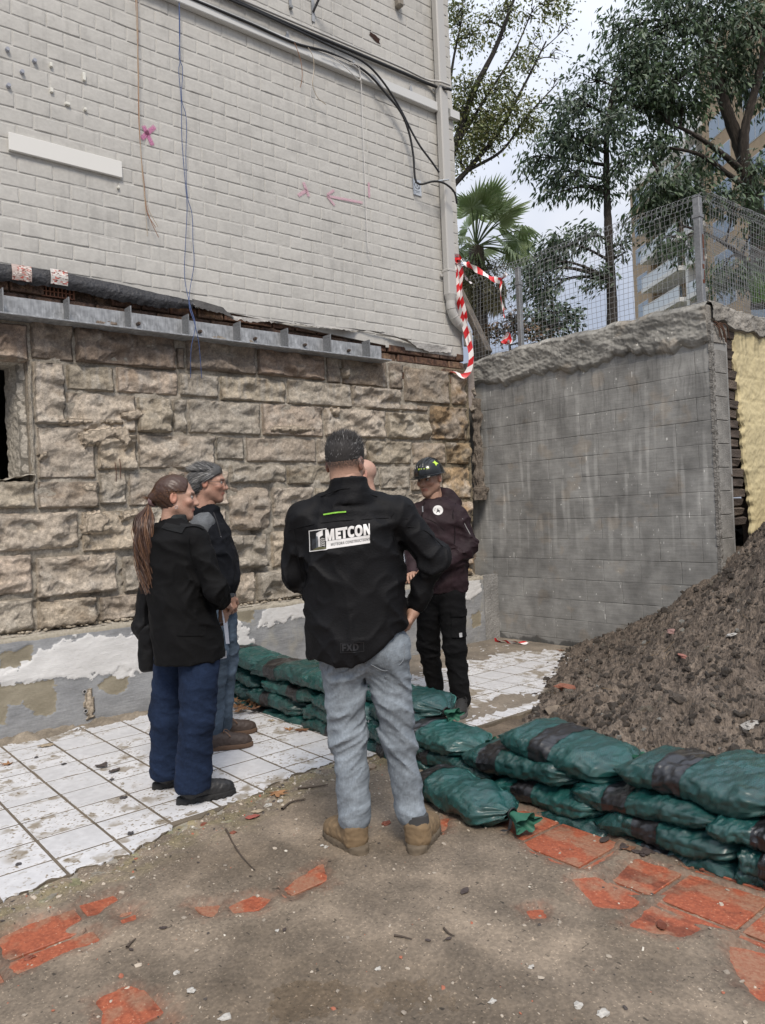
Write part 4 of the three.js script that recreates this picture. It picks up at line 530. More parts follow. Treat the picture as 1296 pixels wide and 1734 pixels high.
  bundle('hanging_wires', 'short frayed brown and white wires dangling below the rail', [[[[499, 72, 0.09], [505, 88, 0.09], [510, 105, 0.08], [512, 130, 0.07], [509, 148]], copper], [[[522, 80, 0.09], [529, 92, 0.09], [532, 112, 0.08], [529, 135, 0.07], [526, 160], [529, 178]], white], [[[522, 80, 0.09], [530, 95, 0.09], [532, 115, 0.08], [530, 145, 0.07], [538, 165], [552, 177]], cream]], 0.0032);
}
{ // white board
  const a = wallPt(14.6, 222.6, ZS + 0.03), b = wallPt(208, 301, ZS + 0.03), t = thing('white_board', 'plain white board screwed flat to the painted brick', 'board', [(a.x + b.x) / 2, (a.y + b.y) / 2, ZS + 0.016]);
  mesh('panel', chamfer(b.x - a.x, a.y - b.y, 0.028, 0.003), mat({ color: lin(0.72, 0.71, 0.67), roughness: 0.5 }), t);
}
{ // small sign by the downpipe
  const p = wallPt(706, 318, ZS), t = thing('small_sign', 'small white prohibition sign beside the downpipe', 'sign', [p.x, p.y, ZS + 0.006]);
  const tx = canvasTex(128, 192, (c) => { c.fillStyle = '#b9c0c8'; c.fillRect(0, 0, 128, 192); c.strokeStyle = '#20242c'; c.lineWidth = 9; c.beginPath(); c.arc(64, 72, 42, 0, 7); c.stroke(); c.lineWidth = 6; c.beginPath(); c.moveTo(36, 40); c.lineTo(92, 104); c.moveTo(60, 60); c.lineTo(52, 100); c.moveTo(70, 56); c.lineTo(80, 98); c.stroke(); c.fillStyle = '#59616b'; c.fillRect(24, 138, 80, 9); c.fillRect(34, 156, 60, 7); });
  mesh('plate', chamfer(0.115, 0.165, 0.004, 0.001), mat({ color: lin(0.5, 0.52, 0.55) }), t); mesh('print', new THREE.PlaneGeometry(0.110, 0.160).translate(0, 0, 0.0035), mat({ map: tx, roughness: 0.5 }), t);
}
{ // pink spray marks on the paint
  const pinkM = new THREE.MeshStandardMaterial({ color: lin(0.55, 0.20, 0.36), roughness: 0.8, alphaMap: dataTex(128, 128, (u, v) => clamp(ss(0.0, 0.30, Math.min(v, 1 - v)) * (0.35 + 0.9 * pf(u, v, 16, 3, 3))) * ss(0, 0.08, Math.min(u, 1 - u)), false), transparent: true, side: DS });
  const faintM = pinkM.clone(); faintM.color = lin(0.62, 0.40, 0.46); const strokes = (label, list, wd, pm = pinkM) => { const o = wallPt(...list[0][0]); const t = thing('spray_mark', label, 'paint mark', [o.x, o.y, ZS]); for (const [a, b] of list) { const p = wallPt(...a), q = wallPt(...b), d = V(q.x - p.x, q.y - p.y, 0), n = V(-d.y, d.x, 0).normalize().multiplyScalar(wd / 2); mesh('stroke', grid(10, 4, (u, v) => { const c = p.clone().addScaledVector(d, u).addScaledVector(n, v * 2 - 1); return [c.x - o.x, c.y - o.y, 0.0065]; }), pm, t); } };
  strokes('pink spray painted cross near the brown hanging wires', [[[242, 212], [259, 248]], [[263, 214], [238, 236]]], 0.05);
  strokes('faint pink spray painted cross left of the arrow', [[[513, 308], [523, 334]], [[504, 332], [520, 322]]], 0.045, faintM);
  strokes('faint pink spray painted arrow pointing to the cross', [[[553, 332], [616, 344]], [[553, 331], [566, 322]], [[553, 331], [567, 349]], [[624, 308], [625, 336]]], 0.035, faintM);
}
{ // odds and ends left in the brickwork
  const plug = mat({ color: lin(0.72, 0.71, 0.64), roughness: 0.6 }), dk = mat({ color: lin(0.03, 0.025, 0.02) });
  [[86, 111, 0.02, 0.03], [142, 131, 0.022, 0.06], [87, 154, 0.022, 0.032], [114, 177, 0.035, 0.02], [200, 318, 0.016, 0.02], [144, 186, 0.02, 0.02]].forEach(([a, b, w, h]) => { const p = wallPt(a, b); tag(mesh('wall_plug', chamfer(w, h, 0.03, 0.003).translate(p.x, p.y, ZS + 0.006), plug), 'small pale plastic plug left in the painted brick', 'plug', 'plugs left in the brickwork'); });
  [[12, 85], [58, 104], [37, 123], [14, 146]].forEach(([a, b]) => { const p = wallPt(a, b); tag(mesh('wall_bolt', new THREE.CylinderGeometry(0.013, 0.016, 0.03, 10).rotateX(Math.PI / 2).translate(p.x, p.y, ZS + 0.012), mat({ color: lin(0.36, 0.38, 0.43) })), 'grey bolt head left in the painted brick', 'bolt', 'bolts left in the brickwork'); });
  const hole = (a, b, w, h, label) => { const p = wallPt(a, b), s = new THREE.Shape(), r = mulberry(a); for (let i = 0; i < 16; i++) { const t = i / 16 * 6.283, R = 0.7 + 0.5 * r(); const x = Math.cos(t) * w * R, y = Math.sin(t) * h * R - Math.cos(t) * w * 0.3; i ? s.lineTo(x, y) : s.moveTo(x, y); } const t = thing('brick_hole', label, 'hole', [p.x, p.y, ZS]); mesh('void', new THREE.ShapeGeometry(s).translate(0, 0, 0.0055), mat({ color: lin(0.035, 0.015, 0.010), roughness: 1 }), t); };
  hole(635, 65, 0.075, 0.035, 'dark broken hole in the upper brickwork'); 
  const br = thing('steel_bracket', 'angled steel bracket on the upper brickwork', 'bracket', [0, 0, 0]); { const a = wallPt(530, 0), b = wallPt(530, 32), c = wallPt(545, -4, ZS + 0.3); br.position.copy(b); mesh('plate', box(0.035, 0.30, 0.006, 0, 0.12, 0.008), galvM, br); mesh('arm', tube([V(0, 0.06, 0.01), V(0.02, 0.30, 0.3)], 0.013, 6), mat({ color: lin(0.08, 0.08, 0.085) }), br); }
  const b2 = thing('steel_bracket', 'short bent steel bracket on the upper brickwork', 'bracket', [0, 0, 0]); { const b = wallPt(491, 10); b2.position.copy(b); mesh('plate', box(0.03, 0.20, 0.006, 0, 0.08, 0.008), galvM, b2); mesh('lip', box(0.03, 0.02, 0.03, 0, -0.02, 0.018), galvM, b2); }
  const b3 = thing('timber_stub', 'broken pale stub jutting from the upper brickwork', 'stub', [0, 0, 0]); { const b = wallPt(672, 8); b3.position.copy(b); mesh('stub', chamfer(0.07, 0.10, 0.08, 0.015).translate(0, 0, 0.04), mat({ color: lin(0.40, 0.36, 0.30), map: T.mottle }), b3); mesh('strap', box(0.5, 0.02, 0.006, -0.2, 0.06, 0.008), mat({ color: lin(0.12, 0.11, 0.10) }), b3); }
}
{ // galvanised steel angle with gusset plates
  const z0 = ZS - 0.005, zf = ZS + 0.14, left = -0.4, right = wallPt(644, 588, z0 + 0.05).x, yb = wallPt(300, 570, zf).y; const yB = wallPt(0, 531, zf).y;
  const t = thing('steel_beam', 'galvanised steel angle beam with gusset plates above the sandstone', 'beam', [2.5, yB, ZS]);
  const gussM = mat({ color: lin(0.36, 0.37, 0.38), metalness: 0.2, roughness: 0.55, map: T.mottle }), L = right - left, cx = (left + right) / 2 - 2.5, topY = wallPt(0, 500, z0 + 0.05).y - yB;
  mesh('back_plate', chamfer(L, topY, 0.010, 0.002).translate(cx, topY / 2, 0.055), galvM, t); mesh('bottom_flange', chamfer(L + 0.03, 0.012, 0.185, 0.002).translate(cx + 0.01, 0.0, 0.088), galvM, t);
  for (const px of [6, 117, 221, 318, 405, 485, 557, 623]) { const q = wallPt(px, 545 + px * 0.06, zf); const h = topY + 0.012, sh = new THREE.Shape(); sh.moveTo(0, 0); sh.lineTo(0.115, 0); sh.lineTo(0.115, h); sh.lineTo(0, h); sh.closePath(); for (const yy of [0.03, h - 0.03]) { const c = new THREE.Path(); c.absarc(0.085, yy, 0.008, 0, 6.283); sh.holes.push(c); } mesh('gusset_plate', boxUV(new THREE.ExtrudeGeometry(sh, { depth: 0.008, bevelEnabled: false }).rotateY(-Math.PI / 2).translate(q.x - 2.5, 0.007, 0.061)), gussM, t); }
  for (const px of [234, 338, 431, 515, 589]) { const q = wallPt(px, 545 + px * 0.07, ZS + 0.06); const o = mesh('bolt', new THREE.CylinderGeometry(0.016, 0.016, 0.022, 6).rotateX(Math.PI / 2).translate(q.x - 2.5, topY * 0.45, 0.071), mat({ color: lin(0.10, 0.08, 0.07), metalness: 0.5 }), t); mesh('bolt_tip', new THREE.CylinderGeometry(0.009, 0.009, 0.03, 10).rotateX(Math.PI / 2).translate(q.x - 2.5, topY * 0.45, 0.085), mat({ color: lin(0.12, 0.09, 0.07), metalness: 0.5 }), o); }
}
{ // leaning timber behind the corner
  const a = at(786, 505, 9.3), b = at(826, 590, 8.9), t = thing('timber_prop', 'weathered timber prop leaning behind the corner of the block wall', 'timber', [b.x, b.y, b.z]);
  const d = a.clone().sub(b).multiplyScalar(1.35), L = d.length(); const g = chamfer(0.11, L, 0.07, 0.006); g.applyQuaternion(new THREE.Quaternion().setFromUnitVectors(V(0, 1, 0), d.clone().normalize())); g.translate(d.x / 2, d.y / 2 - 0.05, d.z / 2);
  mesh('plank', g, mat({ color: lin(0.33, 0.28, 0.23), map: dataTex(256, 256, (u, v) => 0.65 + (pn(u * 40, v * 3, 40, 3) - 0.5) * 0.4 + (pf(u, v, 6, 4) - 0.5) * 0.3, true, [6, 2]), roughness: 0.9 }), t);
  const post = thing('timber_post', 'short painted timber post in the corner gap', 'post', [6.12, 2.55, ZS - 0.02]); mesh('post', chamfer(0.10, 0.5, 0.07, 0.006).translate(0, 0.25, 0), mat({ color: lin(0.46, 0.40, 0.36), map: T.mottle }), post);
}
{ // red and white barrier tape
  const tt = dataTex(64, 64, (u, v) => { const f = (((u * 1 + v * 0.35) % 1) + 1) % 1; return f < 0.5 ? [0.80, 0.13, 0.15] : [0.93, 0.91, 0.90]; }, true);
  const m = mat({ map: tt, roughness: 0.4, side: DS });
  const ribbonOf = (pts, wd, tw) => { const c = new THREE.CatmullRomCurve3(pts), n = pts.length * 14; let len = c.getLength(); const g = grid(n, 2, (u, v) => { const p = c.getPointAt(u), t = c.getTangentAt(u), s = V(0, 0, 1).cross(t).lengthSq() > 0.02 ? camI.clone().cross(t) : V(0, 1, 0); const a = tw + 2.2 * n3(u * 2.2, tw, 3); const n1 = t.clone().cross(fwd).normalize(), n2 = t.clone().cross(n1).normalize(); const w = n1.multiplyScalar(Math.cos(a)).addScaledVector(n2, Math.sin(a)).multiplyScalar((v - 0.5) * wd); return [p.x + w.x, p.y + w.y, p.z + w.z]; }); const uv = g.attributes.uv; for (let i = 0; i < uv.count; i++) uv.setXY(i, uv.getX(i) * len / 0.16, uv.getY(i)); return g; };
  const tp = thing('barrier_tape', 'red and white barrier tape knotted and hanging beside the downpipe', 'tape', [0, 0, 0]); const o = at(771, 438, 8.1); tp.position.copy(o);
  const R = (l) => l.map(([a, b, w = 8.1]) => at(a, b, w).sub(o));
  mesh('tail', ribbonOf(R([[772, 436], [774, 470], [776, 510], [785, 545], [793, 575], [798, 600], [795, 625], [785, 637], [770, 630], [759, 632], [757, 652]]), 0.06, 0.2), m, tp);
  mesh('tail', ribbonOf(R([[773, 436], [781, 460], [780, 500], [787, 530], [792, 560], [796, 585]]), 0.055, 0.9), m, tp); mesh('tail', ribbonOf(R([[777, 440], [783, 455], [790, 472], [799, 480]]), 0.03, 0.5), mat({ color: lin(0.8, 0.74, 0.74), side: DS }), tp);
  mesh('span', ribbonOf(R([[775, 437], [800, 452, 8.0], [825, 467, 7.9], [845, 475, 7.8], [850, 474, 7.75]]), 0.06, 0.1), m, tp); mesh('knot', ribbonOf(R([[770, 444], [768, 437], [774, 433], [779, 438], [774, 445], [769, 440]]), 0.05, 1.0), m, tp);
  mesh('span', ribbonOf(R([[845, 475, 7.8], [852, 470, 7.78], [858, 463, 7.76]]), 0.05, 0.4), m, tp); mesh('tail', ribbonOf(R([[849, 476, 7.76], [848, 500, 7.76], [852, 520, 7.76], [854, 538, 7.76]]), 0.022, 0.4), m, tp);
  const sc = thing('tape_scrap', 'crumpled scrap of barrier tape on top of the block wall', 'tape', [0, 0, 0]); const o2 = at(857, 582, 8.0); sc.position.copy(o2); mesh('scrap', ribbonOf([[853, 582], [856, 572], [860, 566], [862, 575], [864, 582], [859, 578]].map(([a, b]) => at(a, b, 8.0).sub(o2)), 0.06, 0.3), m, sc);
  const s3 = thing('tape_scrap', 'strip of barrier tape lying on the ground in the wall corner', 'tape', [0, 0, 0]); const o3 = onGround(865, 1086, 0.05); s3.position.copy(o3); mesh('scrap', ribbonOf([[838, 1084], [852, 1085], [866, 1088], [880, 1087], [893, 1090]].map(([a, b], i) => onGround(a, b, 0.05 + 0.01 * (i % 2)).sub(o3)), 0.05, 0.8), m, s3);
}
// ---------------------------------------------------------------- beyond the wall: apartment block, trees, palm, shrubs
{
  const f1 = 80, P0 = eye.clone().addScaledVector(side0, 27.5).addScaledVector(fwd, f1); P0.y = 3; const X = side0.clone().multiplyScalar(2.2).addScaledVector(fwd, -21); X.y = 0; X.normalize(); let N = V(0, 1, 0).cross(X).normalize(); const toEye = eye.clone().sub(P0); let flip = 1; if (N.dot(toEye) < 0) { N.negate(); flip = -1; }
  const b = thing('apartment_block', 'tan brick apartment block with white balconies behind the trees', 'building', [P0.x, 3, P0.z]); b.rotation.y = Math.atan2(-X.z, X.x); // local x along the facade, z out of it when flip > 0
  const zo = -flip, brick = mat({ color: lin(0.64, 0.47, 0.30), map: dataTex(256, 256, (u, v) => 0.88 + (pf(u, v, 6, 4, 2) - 0.5) * 0.14 - (v * 64 % 1 < 0.2 ? 0.06 : 0), true, [0.4, 0.4]) }), white = mat({ color: lin(0.80, 0.78, 0.73) }), glass = mat({ color: lin(0.30, 0.36, 0.42), roughness: 0.1, metalness: 0.35 }), frameM = mat({ color: lin(0.60, 0.60, 0.59) }), soff = mat({ color: lin(0.50, 0.47, 0.42) }), bal = new THREE.MeshPhysicalMaterial({ color: lin(0.80, 0.84, 0.85), roughness: 0.15, transmission: 0.2, thickness: 0 }), shade = mat({ color: lin(0.22, 0.17, 0.12) });
  const B = (nm, m, x0, x1, y0, y1, z0, z1, par = b) => mesh(nm, box(x1 - x0, y1 - y0, z1 - z0, (x0 + x1) / 2, (y0 + y1) / 2 - 3, zo * (z0 + z1) / 2), m, par);
  B('wall', brick, 0, 4.0, 3, 33.4, -14, 0); B('wall', brick, 4.0, 14.4, 3, 33.4, -14, -1.6); B('wall', brick, 14.4, 30, 3, 39, -14, 0); B('parapet', white, -0.2, 14.6, 33.4, 33.9, -14, 0.2); B('parapet', white, 14.2, 30.2, 39, 39.5, -14, 0.2); B('stair_head', white, 9.5, 12, 33.9, 36.2, -6, -1.0); B('pillar', white, 11.4, 11.9, 3, 33.4, -1.6, 0.4);
  for (let k = -4; k < 3; k++) { const y = 26.6 + k * 2.85; // window centre
    const win = (x0, x1, h, z) => { const w = B('window', frameM, x0, x1, y - h, y + h, z - 0.12, z + 0.03); const n = 2; for (let q = 0; q < n; q++) B('pane', glass, mix(x0, x1, q / n) + 0.06, mix(x0, x1, (q + 1) / n) - 0.06, y - h + 0.07, y + h - 0.07, z + 0.031, z + 0.045, w); };
    win(0.8, 3.2, 0.8, 0); B('balcony_slab', white, 4.0, 11.4, y - 1.75, y - 1.35, -1.6, 1.1); B('balcony_slab', white, 11.9, 14.4, y - 1.75, y - 1.35, -1.6, 0.6); B('balustrade', bal, 4.05, 11.35, y - 1.35, y - 0.35, 1.02, 1.06); B('balustrade', bal, 11.95, 14.35, y - 1.35, y - 0.35, 0.52, 0.56); B('handrail', white, 4.05, 11.35, y - 0.35, y - 0.28, 1.0, 1.08); win(4.6, 7.0, 1.0, -1.6); win(8.2, 10.8, 1.0, -1.6); win(12.3, 14.0, 1.0, -1.6); win(15.6, 18.6, 0.85, 0); win(20.5, 23.5, 0.85, 0); win(26, 28.6, 0.85, 0); }
}
const barkT = dataTex(256, 256, (u, v) => 0.70 + (pf(u * 2, v * 0.5, 16, 4, 3) - 0.5) * 0.6 + (pf(u, v, 5, 3, 8) - 0.5) * 0.3, true, [1, 1]);
const leafGeo = (L, W, bend) => { const P = [0, 0, 0, W * 0.5, 0.0, L * 0.42, 0, W * 0.12 * -1, L * 0.45, -W * 0.5, 0.0, L * 0.42, 0, -bend * L, L], I = [0, 1, 2, 0, 2, 3, 1, 4, 2, 2, 4, 3]; const g = new THREE.BufferGeometry(); g.setAttribute('position', new THREE.Float32BufferAttribute(P, 3)); g.setAttribute('uv', new THREE.Float32BufferAttribute([0.5, 0, 1, 0.4, 0.5, 0.4, 0, 0.4, 0.5, 1], 2)); g.setIndex(I); g.computeVertexNormals(); return g; };
function tree(name, label, cat, trunks, blobs, o) {
  const r = mulberry(o.seed), w0 = trunks[0][0], root = at(...w0), t = thing(name, label, cat, [root.x, root.y, root.z], o.group), bark = mat({ color: lin(...(o.bark || [0.10, 0.085, 0.07])), map: barkT, roughness: 0.95, bumpMap: T.grain, bumpScale: 0.02 }), curves = [];
  trunks.forEach((l, i) => { const p = l.map((q) => at(...q).sub(root)), r0 = o.radii[i][0], r1 = o.radii[i][1]; mesh('trunk', boxUV(taperTube(p, r0, r1, 10, p.length * 8, 0.12), 2), bark, t); curves.push([new THREE.CatmullRomCurve3(p, false, 'centripetal'), r0, r1]); });
  const limbs = [], leaves = []; const pxm = FOCAL;
  for (const [px, py, w, rx, ry, n, dens = 1] of blobs) {
    const c = at(px, py, w).sub(root), R = rx * w / pxm, Ry = ry * w / pxm; let best = null, bd = 1e9; for (const [cv, r0, r1] of curves) for (let q = 0.25; q <= 1; q += 0.05) { const p = cv.getPoint(q), d = p.distanceTo(c) + (p.y > c.y ? (p.y - c.y) * 1.2 : 0); if (d < bd) { bd = d; best = [p, mix(r0, r1, q)]; } }
    const mid = best[0].clone().lerp(c, 0.55).add(V((r() - 0.5) * 0.3, o.arch ?? 0.12 * bd, (r() - 0.5) * 0.3)), lr = Math.min(best[1] * 0.6, 0.012 + 0.018 * bd); const limb = [best[0], mid, c]; limbs.push(taperTube(limb, lr, 0.008, 6, 12, 0.1)); const lc = new THREE.CatmullRomCurve3(limb, false, 'centripetal');
    for (let i = 0; i < n; i++) { const a = r() * 6.283, u = 2 * r() - 1, s = Math.sqrt(1 - u * u), k = Math.cbrt(r()), e = c.clone().add(V(s * Math.cos(a) * R * k, u * Ry * k, s * Math.sin(a) * R * k)), st = lc.getPoint(0.45 + 0.55 * r()), m2 = st.clone().lerp(e, 0.5).add(V((r() - 0.5) * 0.15, 0.06 + 0.08 * r(), (r() - 0.5) * 0.15)); limbs.push(taperTube([st, m2, e], 0.009, 0.003, 3, 5)); const out = e.clone().sub(st).normalize();
      const nl = Math.round(o.per * dens * (0.6 + 0.8 * r())); for (let q = 0; q < nl; q++) { const back = r(), p = e.clone().lerp(m2, back * 0.8).add(V((r() - 0.5), (r() - 0.6) * 0.8, (r() - 0.5)).multiplyScalar(o.spread)), dir = out.clone().multiplyScalar(0.5).add(V((r() - 0.5) * 1.6, -(o.droop ?? 0.5) + (r() - 0.5) * 0.9, (r() - 0.5) * 1.6)).normalize(); leaves.push([p, dir, 0.5 + 0.9 * r(), r(), r()]); } }
  }
  mesh('limbs', boxUV(merge(limbs.map((g) => g)), 2), bark, t);
  const lm = new THREE.MeshPhysicalMaterial({ color: 0xffffff, roughness: 0.55, side: DS, transmission: 0.38, thickness: 0 }), inst = new THREE.InstancedMesh(leafGeo(o.leaf[0], o.leaf[1], o.bend ?? 0.12), lm, leaves.length), M = new THREE.Matrix4();
  leaves.forEach(([p, d, s, a, c], i) => { const z = d, x = V(0, 1, 0).cross(z).normalize().applyAxisAngle(z, (a - 0.5) * 2.4), y = z.clone().cross(x); M.makeBasis(x.multiplyScalar(s), y.multiplyScalar(s), z.clone().multiplyScalar(s)).setPosition(p); inst.setMatrixAt(i, M); const cs = o.cols, q = Math.floor(c * cs.length), k = 0.8 + 0.9 * a * a; inst.setColorAt(i, lin(cs[q][0] * k, cs[q][1] * k, cs[q][2] * k)); });
  inst.name = 'crown'; stuff(inst); t.add(inst); return t;
}
const gd = [[0.055, 0.092, 0.046], [0.045, 0.078, 0.042], [0.070, 0.112, 0.055], [0.085, 0.13, 0.07]];
tree('leafy_tree', 'slim dark tree with a straight trunk behind the wire fence', 'tree', [[[1038, 575, 12], [1036, 500, 12], [1030, 380, 12], [1027, 280, 12], [1030, 200, 12], [1045, 130, 12]]],
  [[1000, 140, 12, 45, 40, 16], [960, 185, 11.8, 48, 36, 20], [935, 240, 11.8, 45, 34, 20], [985, 245, 12.2, 55, 40, 26], [1035, 225, 11.7, 50, 40, 22], [908, 275, 11.9, 32, 22, 10], [960, 300, 12, 46, 30, 18], [1003, 320, 12.2, 42, 26, 12], [1060, 285, 11.8, 40, 30, 14], [930, 330, 12, 22, 18, 5], [1050, 170, 12.3, 50, 40, 20], [940, 420, 11.9, 40, 28, 20], [975, 408, 12, 34, 20, 10], [905, 455, 11.9, 32, 30, 14], [922, 495, 11.9, 42, 24, 16], [1010, 470, 12, 36, 20, 9], [1050, 420, 12, 26, 20, 6], [880, 480, 11.9, 18, 16, 5]],
  { seed: 11, radii: [[0.085, 0.03]], per: 30, spread: 0.34, leaf: [0.105, 0.036], cols: gd, droop: 0.6 });
tree('leafy_tree', 'big spreading evergreen tree with forked trunks behind the fence corner', 'tree', [[[1290, 520, 12.5], [1286, 400, 12.5], [1272, 310, 12.5], [1250, 240, 12.5], [1225, 170, 12.4], [1205, 90, 12.4], [1190, 20, 12.4]], [[1282, 380, 12.5], [1262, 290, 12.4], [1262, 220, 12.3], [1285, 130, 12.2], [1300, 40, 12.2]], [[1268, 300, 12.5], [1225, 262, 12.2], [1170, 225, 12.0], [1125, 205, 12.0]], [[1275, 330, 12.5], [1240, 300, 12.2], [1185, 262, 12.0], [1135, 250, 11.9]], [[1290, 470, 12.4], [1245, 425, 12.0], [1195, 395, 11.8], [1150, 380, 11.8]], [[1130, 380, 12], [1120, 300, 12], [1095, 260, 12]]],
  [[1120, 55, 12.2, 75, 55, 38], [1195, 40, 12.3, 80, 55, 40], [1270, 60, 12.2, 70, 60, 34], [1070, 110, 12.2, 60, 45, 32], [1150, 130, 12.0, 75, 50, 40], [1230, 140, 12.6, 60, 50, 28], [1290, 150, 12.6, 50, 50, 20], [1085, 180, 12.0, 60, 38, 30], [1160, 195, 12.2, 60, 34, 24], [1040, 60, 12.3, 40, 40, 16], [1115, 250, 12.2, 45, 28, 18], [1180, 275, 12.4, 40, 24, 12], [1120, 325, 11.9, 55, 32, 28], [1180, 335, 11.9, 50, 28, 24], [1095, 370, 11.9, 40, 24, 14], [1245, 345, 12.0, 45, 26, 16], [1290, 290, 12.2, 30, 40, 12], [1160, 420, 11.8, 40, 16, 8], [1255, 470, 11.6, 40, 24, 14], [1220, 480, 11.6, 30, 18, 8], [1290, 390, 11.9, 30, 24, 8], [1130, 420, 11.8, 26, 14, 5], [1150, -20, 12.3, 90, 40, 20], [1260, -20, 12.3, 80, 40, 16]],
  { seed: 23, radii: [[0.17, 0.05], [0.10, 0.04], [0.06, 0.02], [0.05, 0.02], [0.05, 0.015], [0.05, 0.02]], per: 40, spread: 0.40, leaf: [0.11, 0.036], cols: [[0.055, 0.095, 0.045], [0.072, 0.12, 0.052], [0.09, 0.14, 0.062], [0.048, 0.08, 0.04]], droop: 0.7, bark: [0.12, 0.095, 0.075] });
{ const tw = []; for (const [x, y] of [[965, 0], [955, 50], [948, 100], [940, 140], [910, -10], [870, -20], [840, -20], [800, -20], [915, 60], [890, 30], [900, 120], [850, 60], [820, 40], [780, 20], [875, 90], [930, 175], [905, 190], [860, 150], [960, 185]]) tw.push([x, y, 15, 16, 14, 5, 0.12]);
  tree('leafy_tree', 'thinly leaved tree with bare twigs behind the painted building', 'tree', [[[700, 640, 15], [715, 480, 15], [735, 350, 15], [770, 250, 15], [800, 160, 15], [840, 80, 15], [870, 0, 15]], [[735, 350, 15], [790, 290, 15], [840, 230, 15], [885, 150, 15], [925, 70, 15]], [[735, 350, 15], [755, 230, 15], [765, 120, 15], [785, 20, 15]], [[790, 290, 15], [850, 255, 15], [890, 200, 15], [945, 140, 15]], [[770, 250, 15], [820, 170, 15], [870, 90, 15], [905, 10, 15]]],
    [...tw, [800, 60, 15, 40, 30, 12], [770, 40, 15, 30, 40, 10], [850, 20, 15, 40, 24, 10], [790, 150, 15, 40, 30, 16], [840, 150, 15, 34, 26, 12], [870, 185, 15, 44, 26, 18], [815, 205, 15, 46, 28, 22], [785, 250, 15, 28, 22, 12], [830, 235, 15, 40, 18, 14], [895, 205, 15, 26, 16, 9], [930, 15, 15, 30, 20, 8], [775, 190, 15, 26, 30, 12], [905, 95, 15, 30, 22, 7], [780, 275, 15, 14, 14, 5]],
    { seed: 31, radii: [[0.16, 0.03], [0.06, 0.015], [0.06, 0.015], [0.035, 0.01], [0.035, 0.01]], per: 60, spread: 0.5, leaf: [0.075, 0.036], cols: [[0.17, 0.20, 0.06], [0.13, 0.165, 0.055], [0.20, 0.20, 0.07]], droop: 0.3, bark: [0.085, 0.075, 0.068] }); }
tree('shrub', 'dark green shrub behind the wire fence at the foot of the slim tree', 'shrub', [[[935, 590, 10.5], [932, 560, 10.5], [930, 535, 10.5]]], [[905, 545, 10.5, 34, 24, 16], [940, 530, 10.5, 36, 24, 18], [968, 545, 10.5, 26, 18, 12], [930, 560, 10.4, 50, 18, 18]], { seed: 41, radii: [[0.03, 0.01]], per: 16, spread: 0.22, leaf: [0.085, 0.036], cols: gd, droop: 0.2 });
tree('shrub', 'brown and rust leaved shrub beside the galvanised fence post', 'shrub', [[[865, 600, 10], [862, 575, 10], [860, 555, 10]]], [[845, 565, 10, 26, 20, 12], [870, 550, 10, 28, 20, 14], [895, 565, 10, 30, 18, 12], [815, 575, 10, 20, 20, 6], [920, 575, 9.9, 40, 14, 12]], { seed: 43, radii: [[0.02, 0.008]], per: 13, spread: 0.22, leaf: [0.055, 0.03], cols: [[0.17, 0.085, 0.035], [0.12, 0.08, 0.04], [0.20, 0.12, 0.05], [0.06, 0.07, 0.03]], droop: 0.1 });
{ // grass tuft on the yellow wall
  const o = at(1285, 505, 7.3), t = thing('grass_tuft', 'bright green grass tuft growing on the yellow wall', 'grass', [o.x, o.y, o.z]), r = mulberry(9), l = []; for (let i = 0; i < 46; i++) { const a = r() * 6.28, L = 0.12 + 0.22 * r(), b = (r() - 0.5) * 0.16, p0 = V((r() - 0.5) * 0.12, -0.04, (r() - 0.5) * 0.12), s = V(Math.cos(a), 0, Math.sin(a)); l.push(taperTube([p0, p0.clone().add(V(b * 0.4, L * 0.6, Math.sin(a) * 0.03)), p0.clone().add(V(b, L, Math.sin(a) * 0.09))], 0.004, 0.001, 3, 6)); } mesh('blades', boxUV(merge(l)), mat({ color: lin(0.10, 0.19, 0.045), roughness: 0.6 }), t);
}
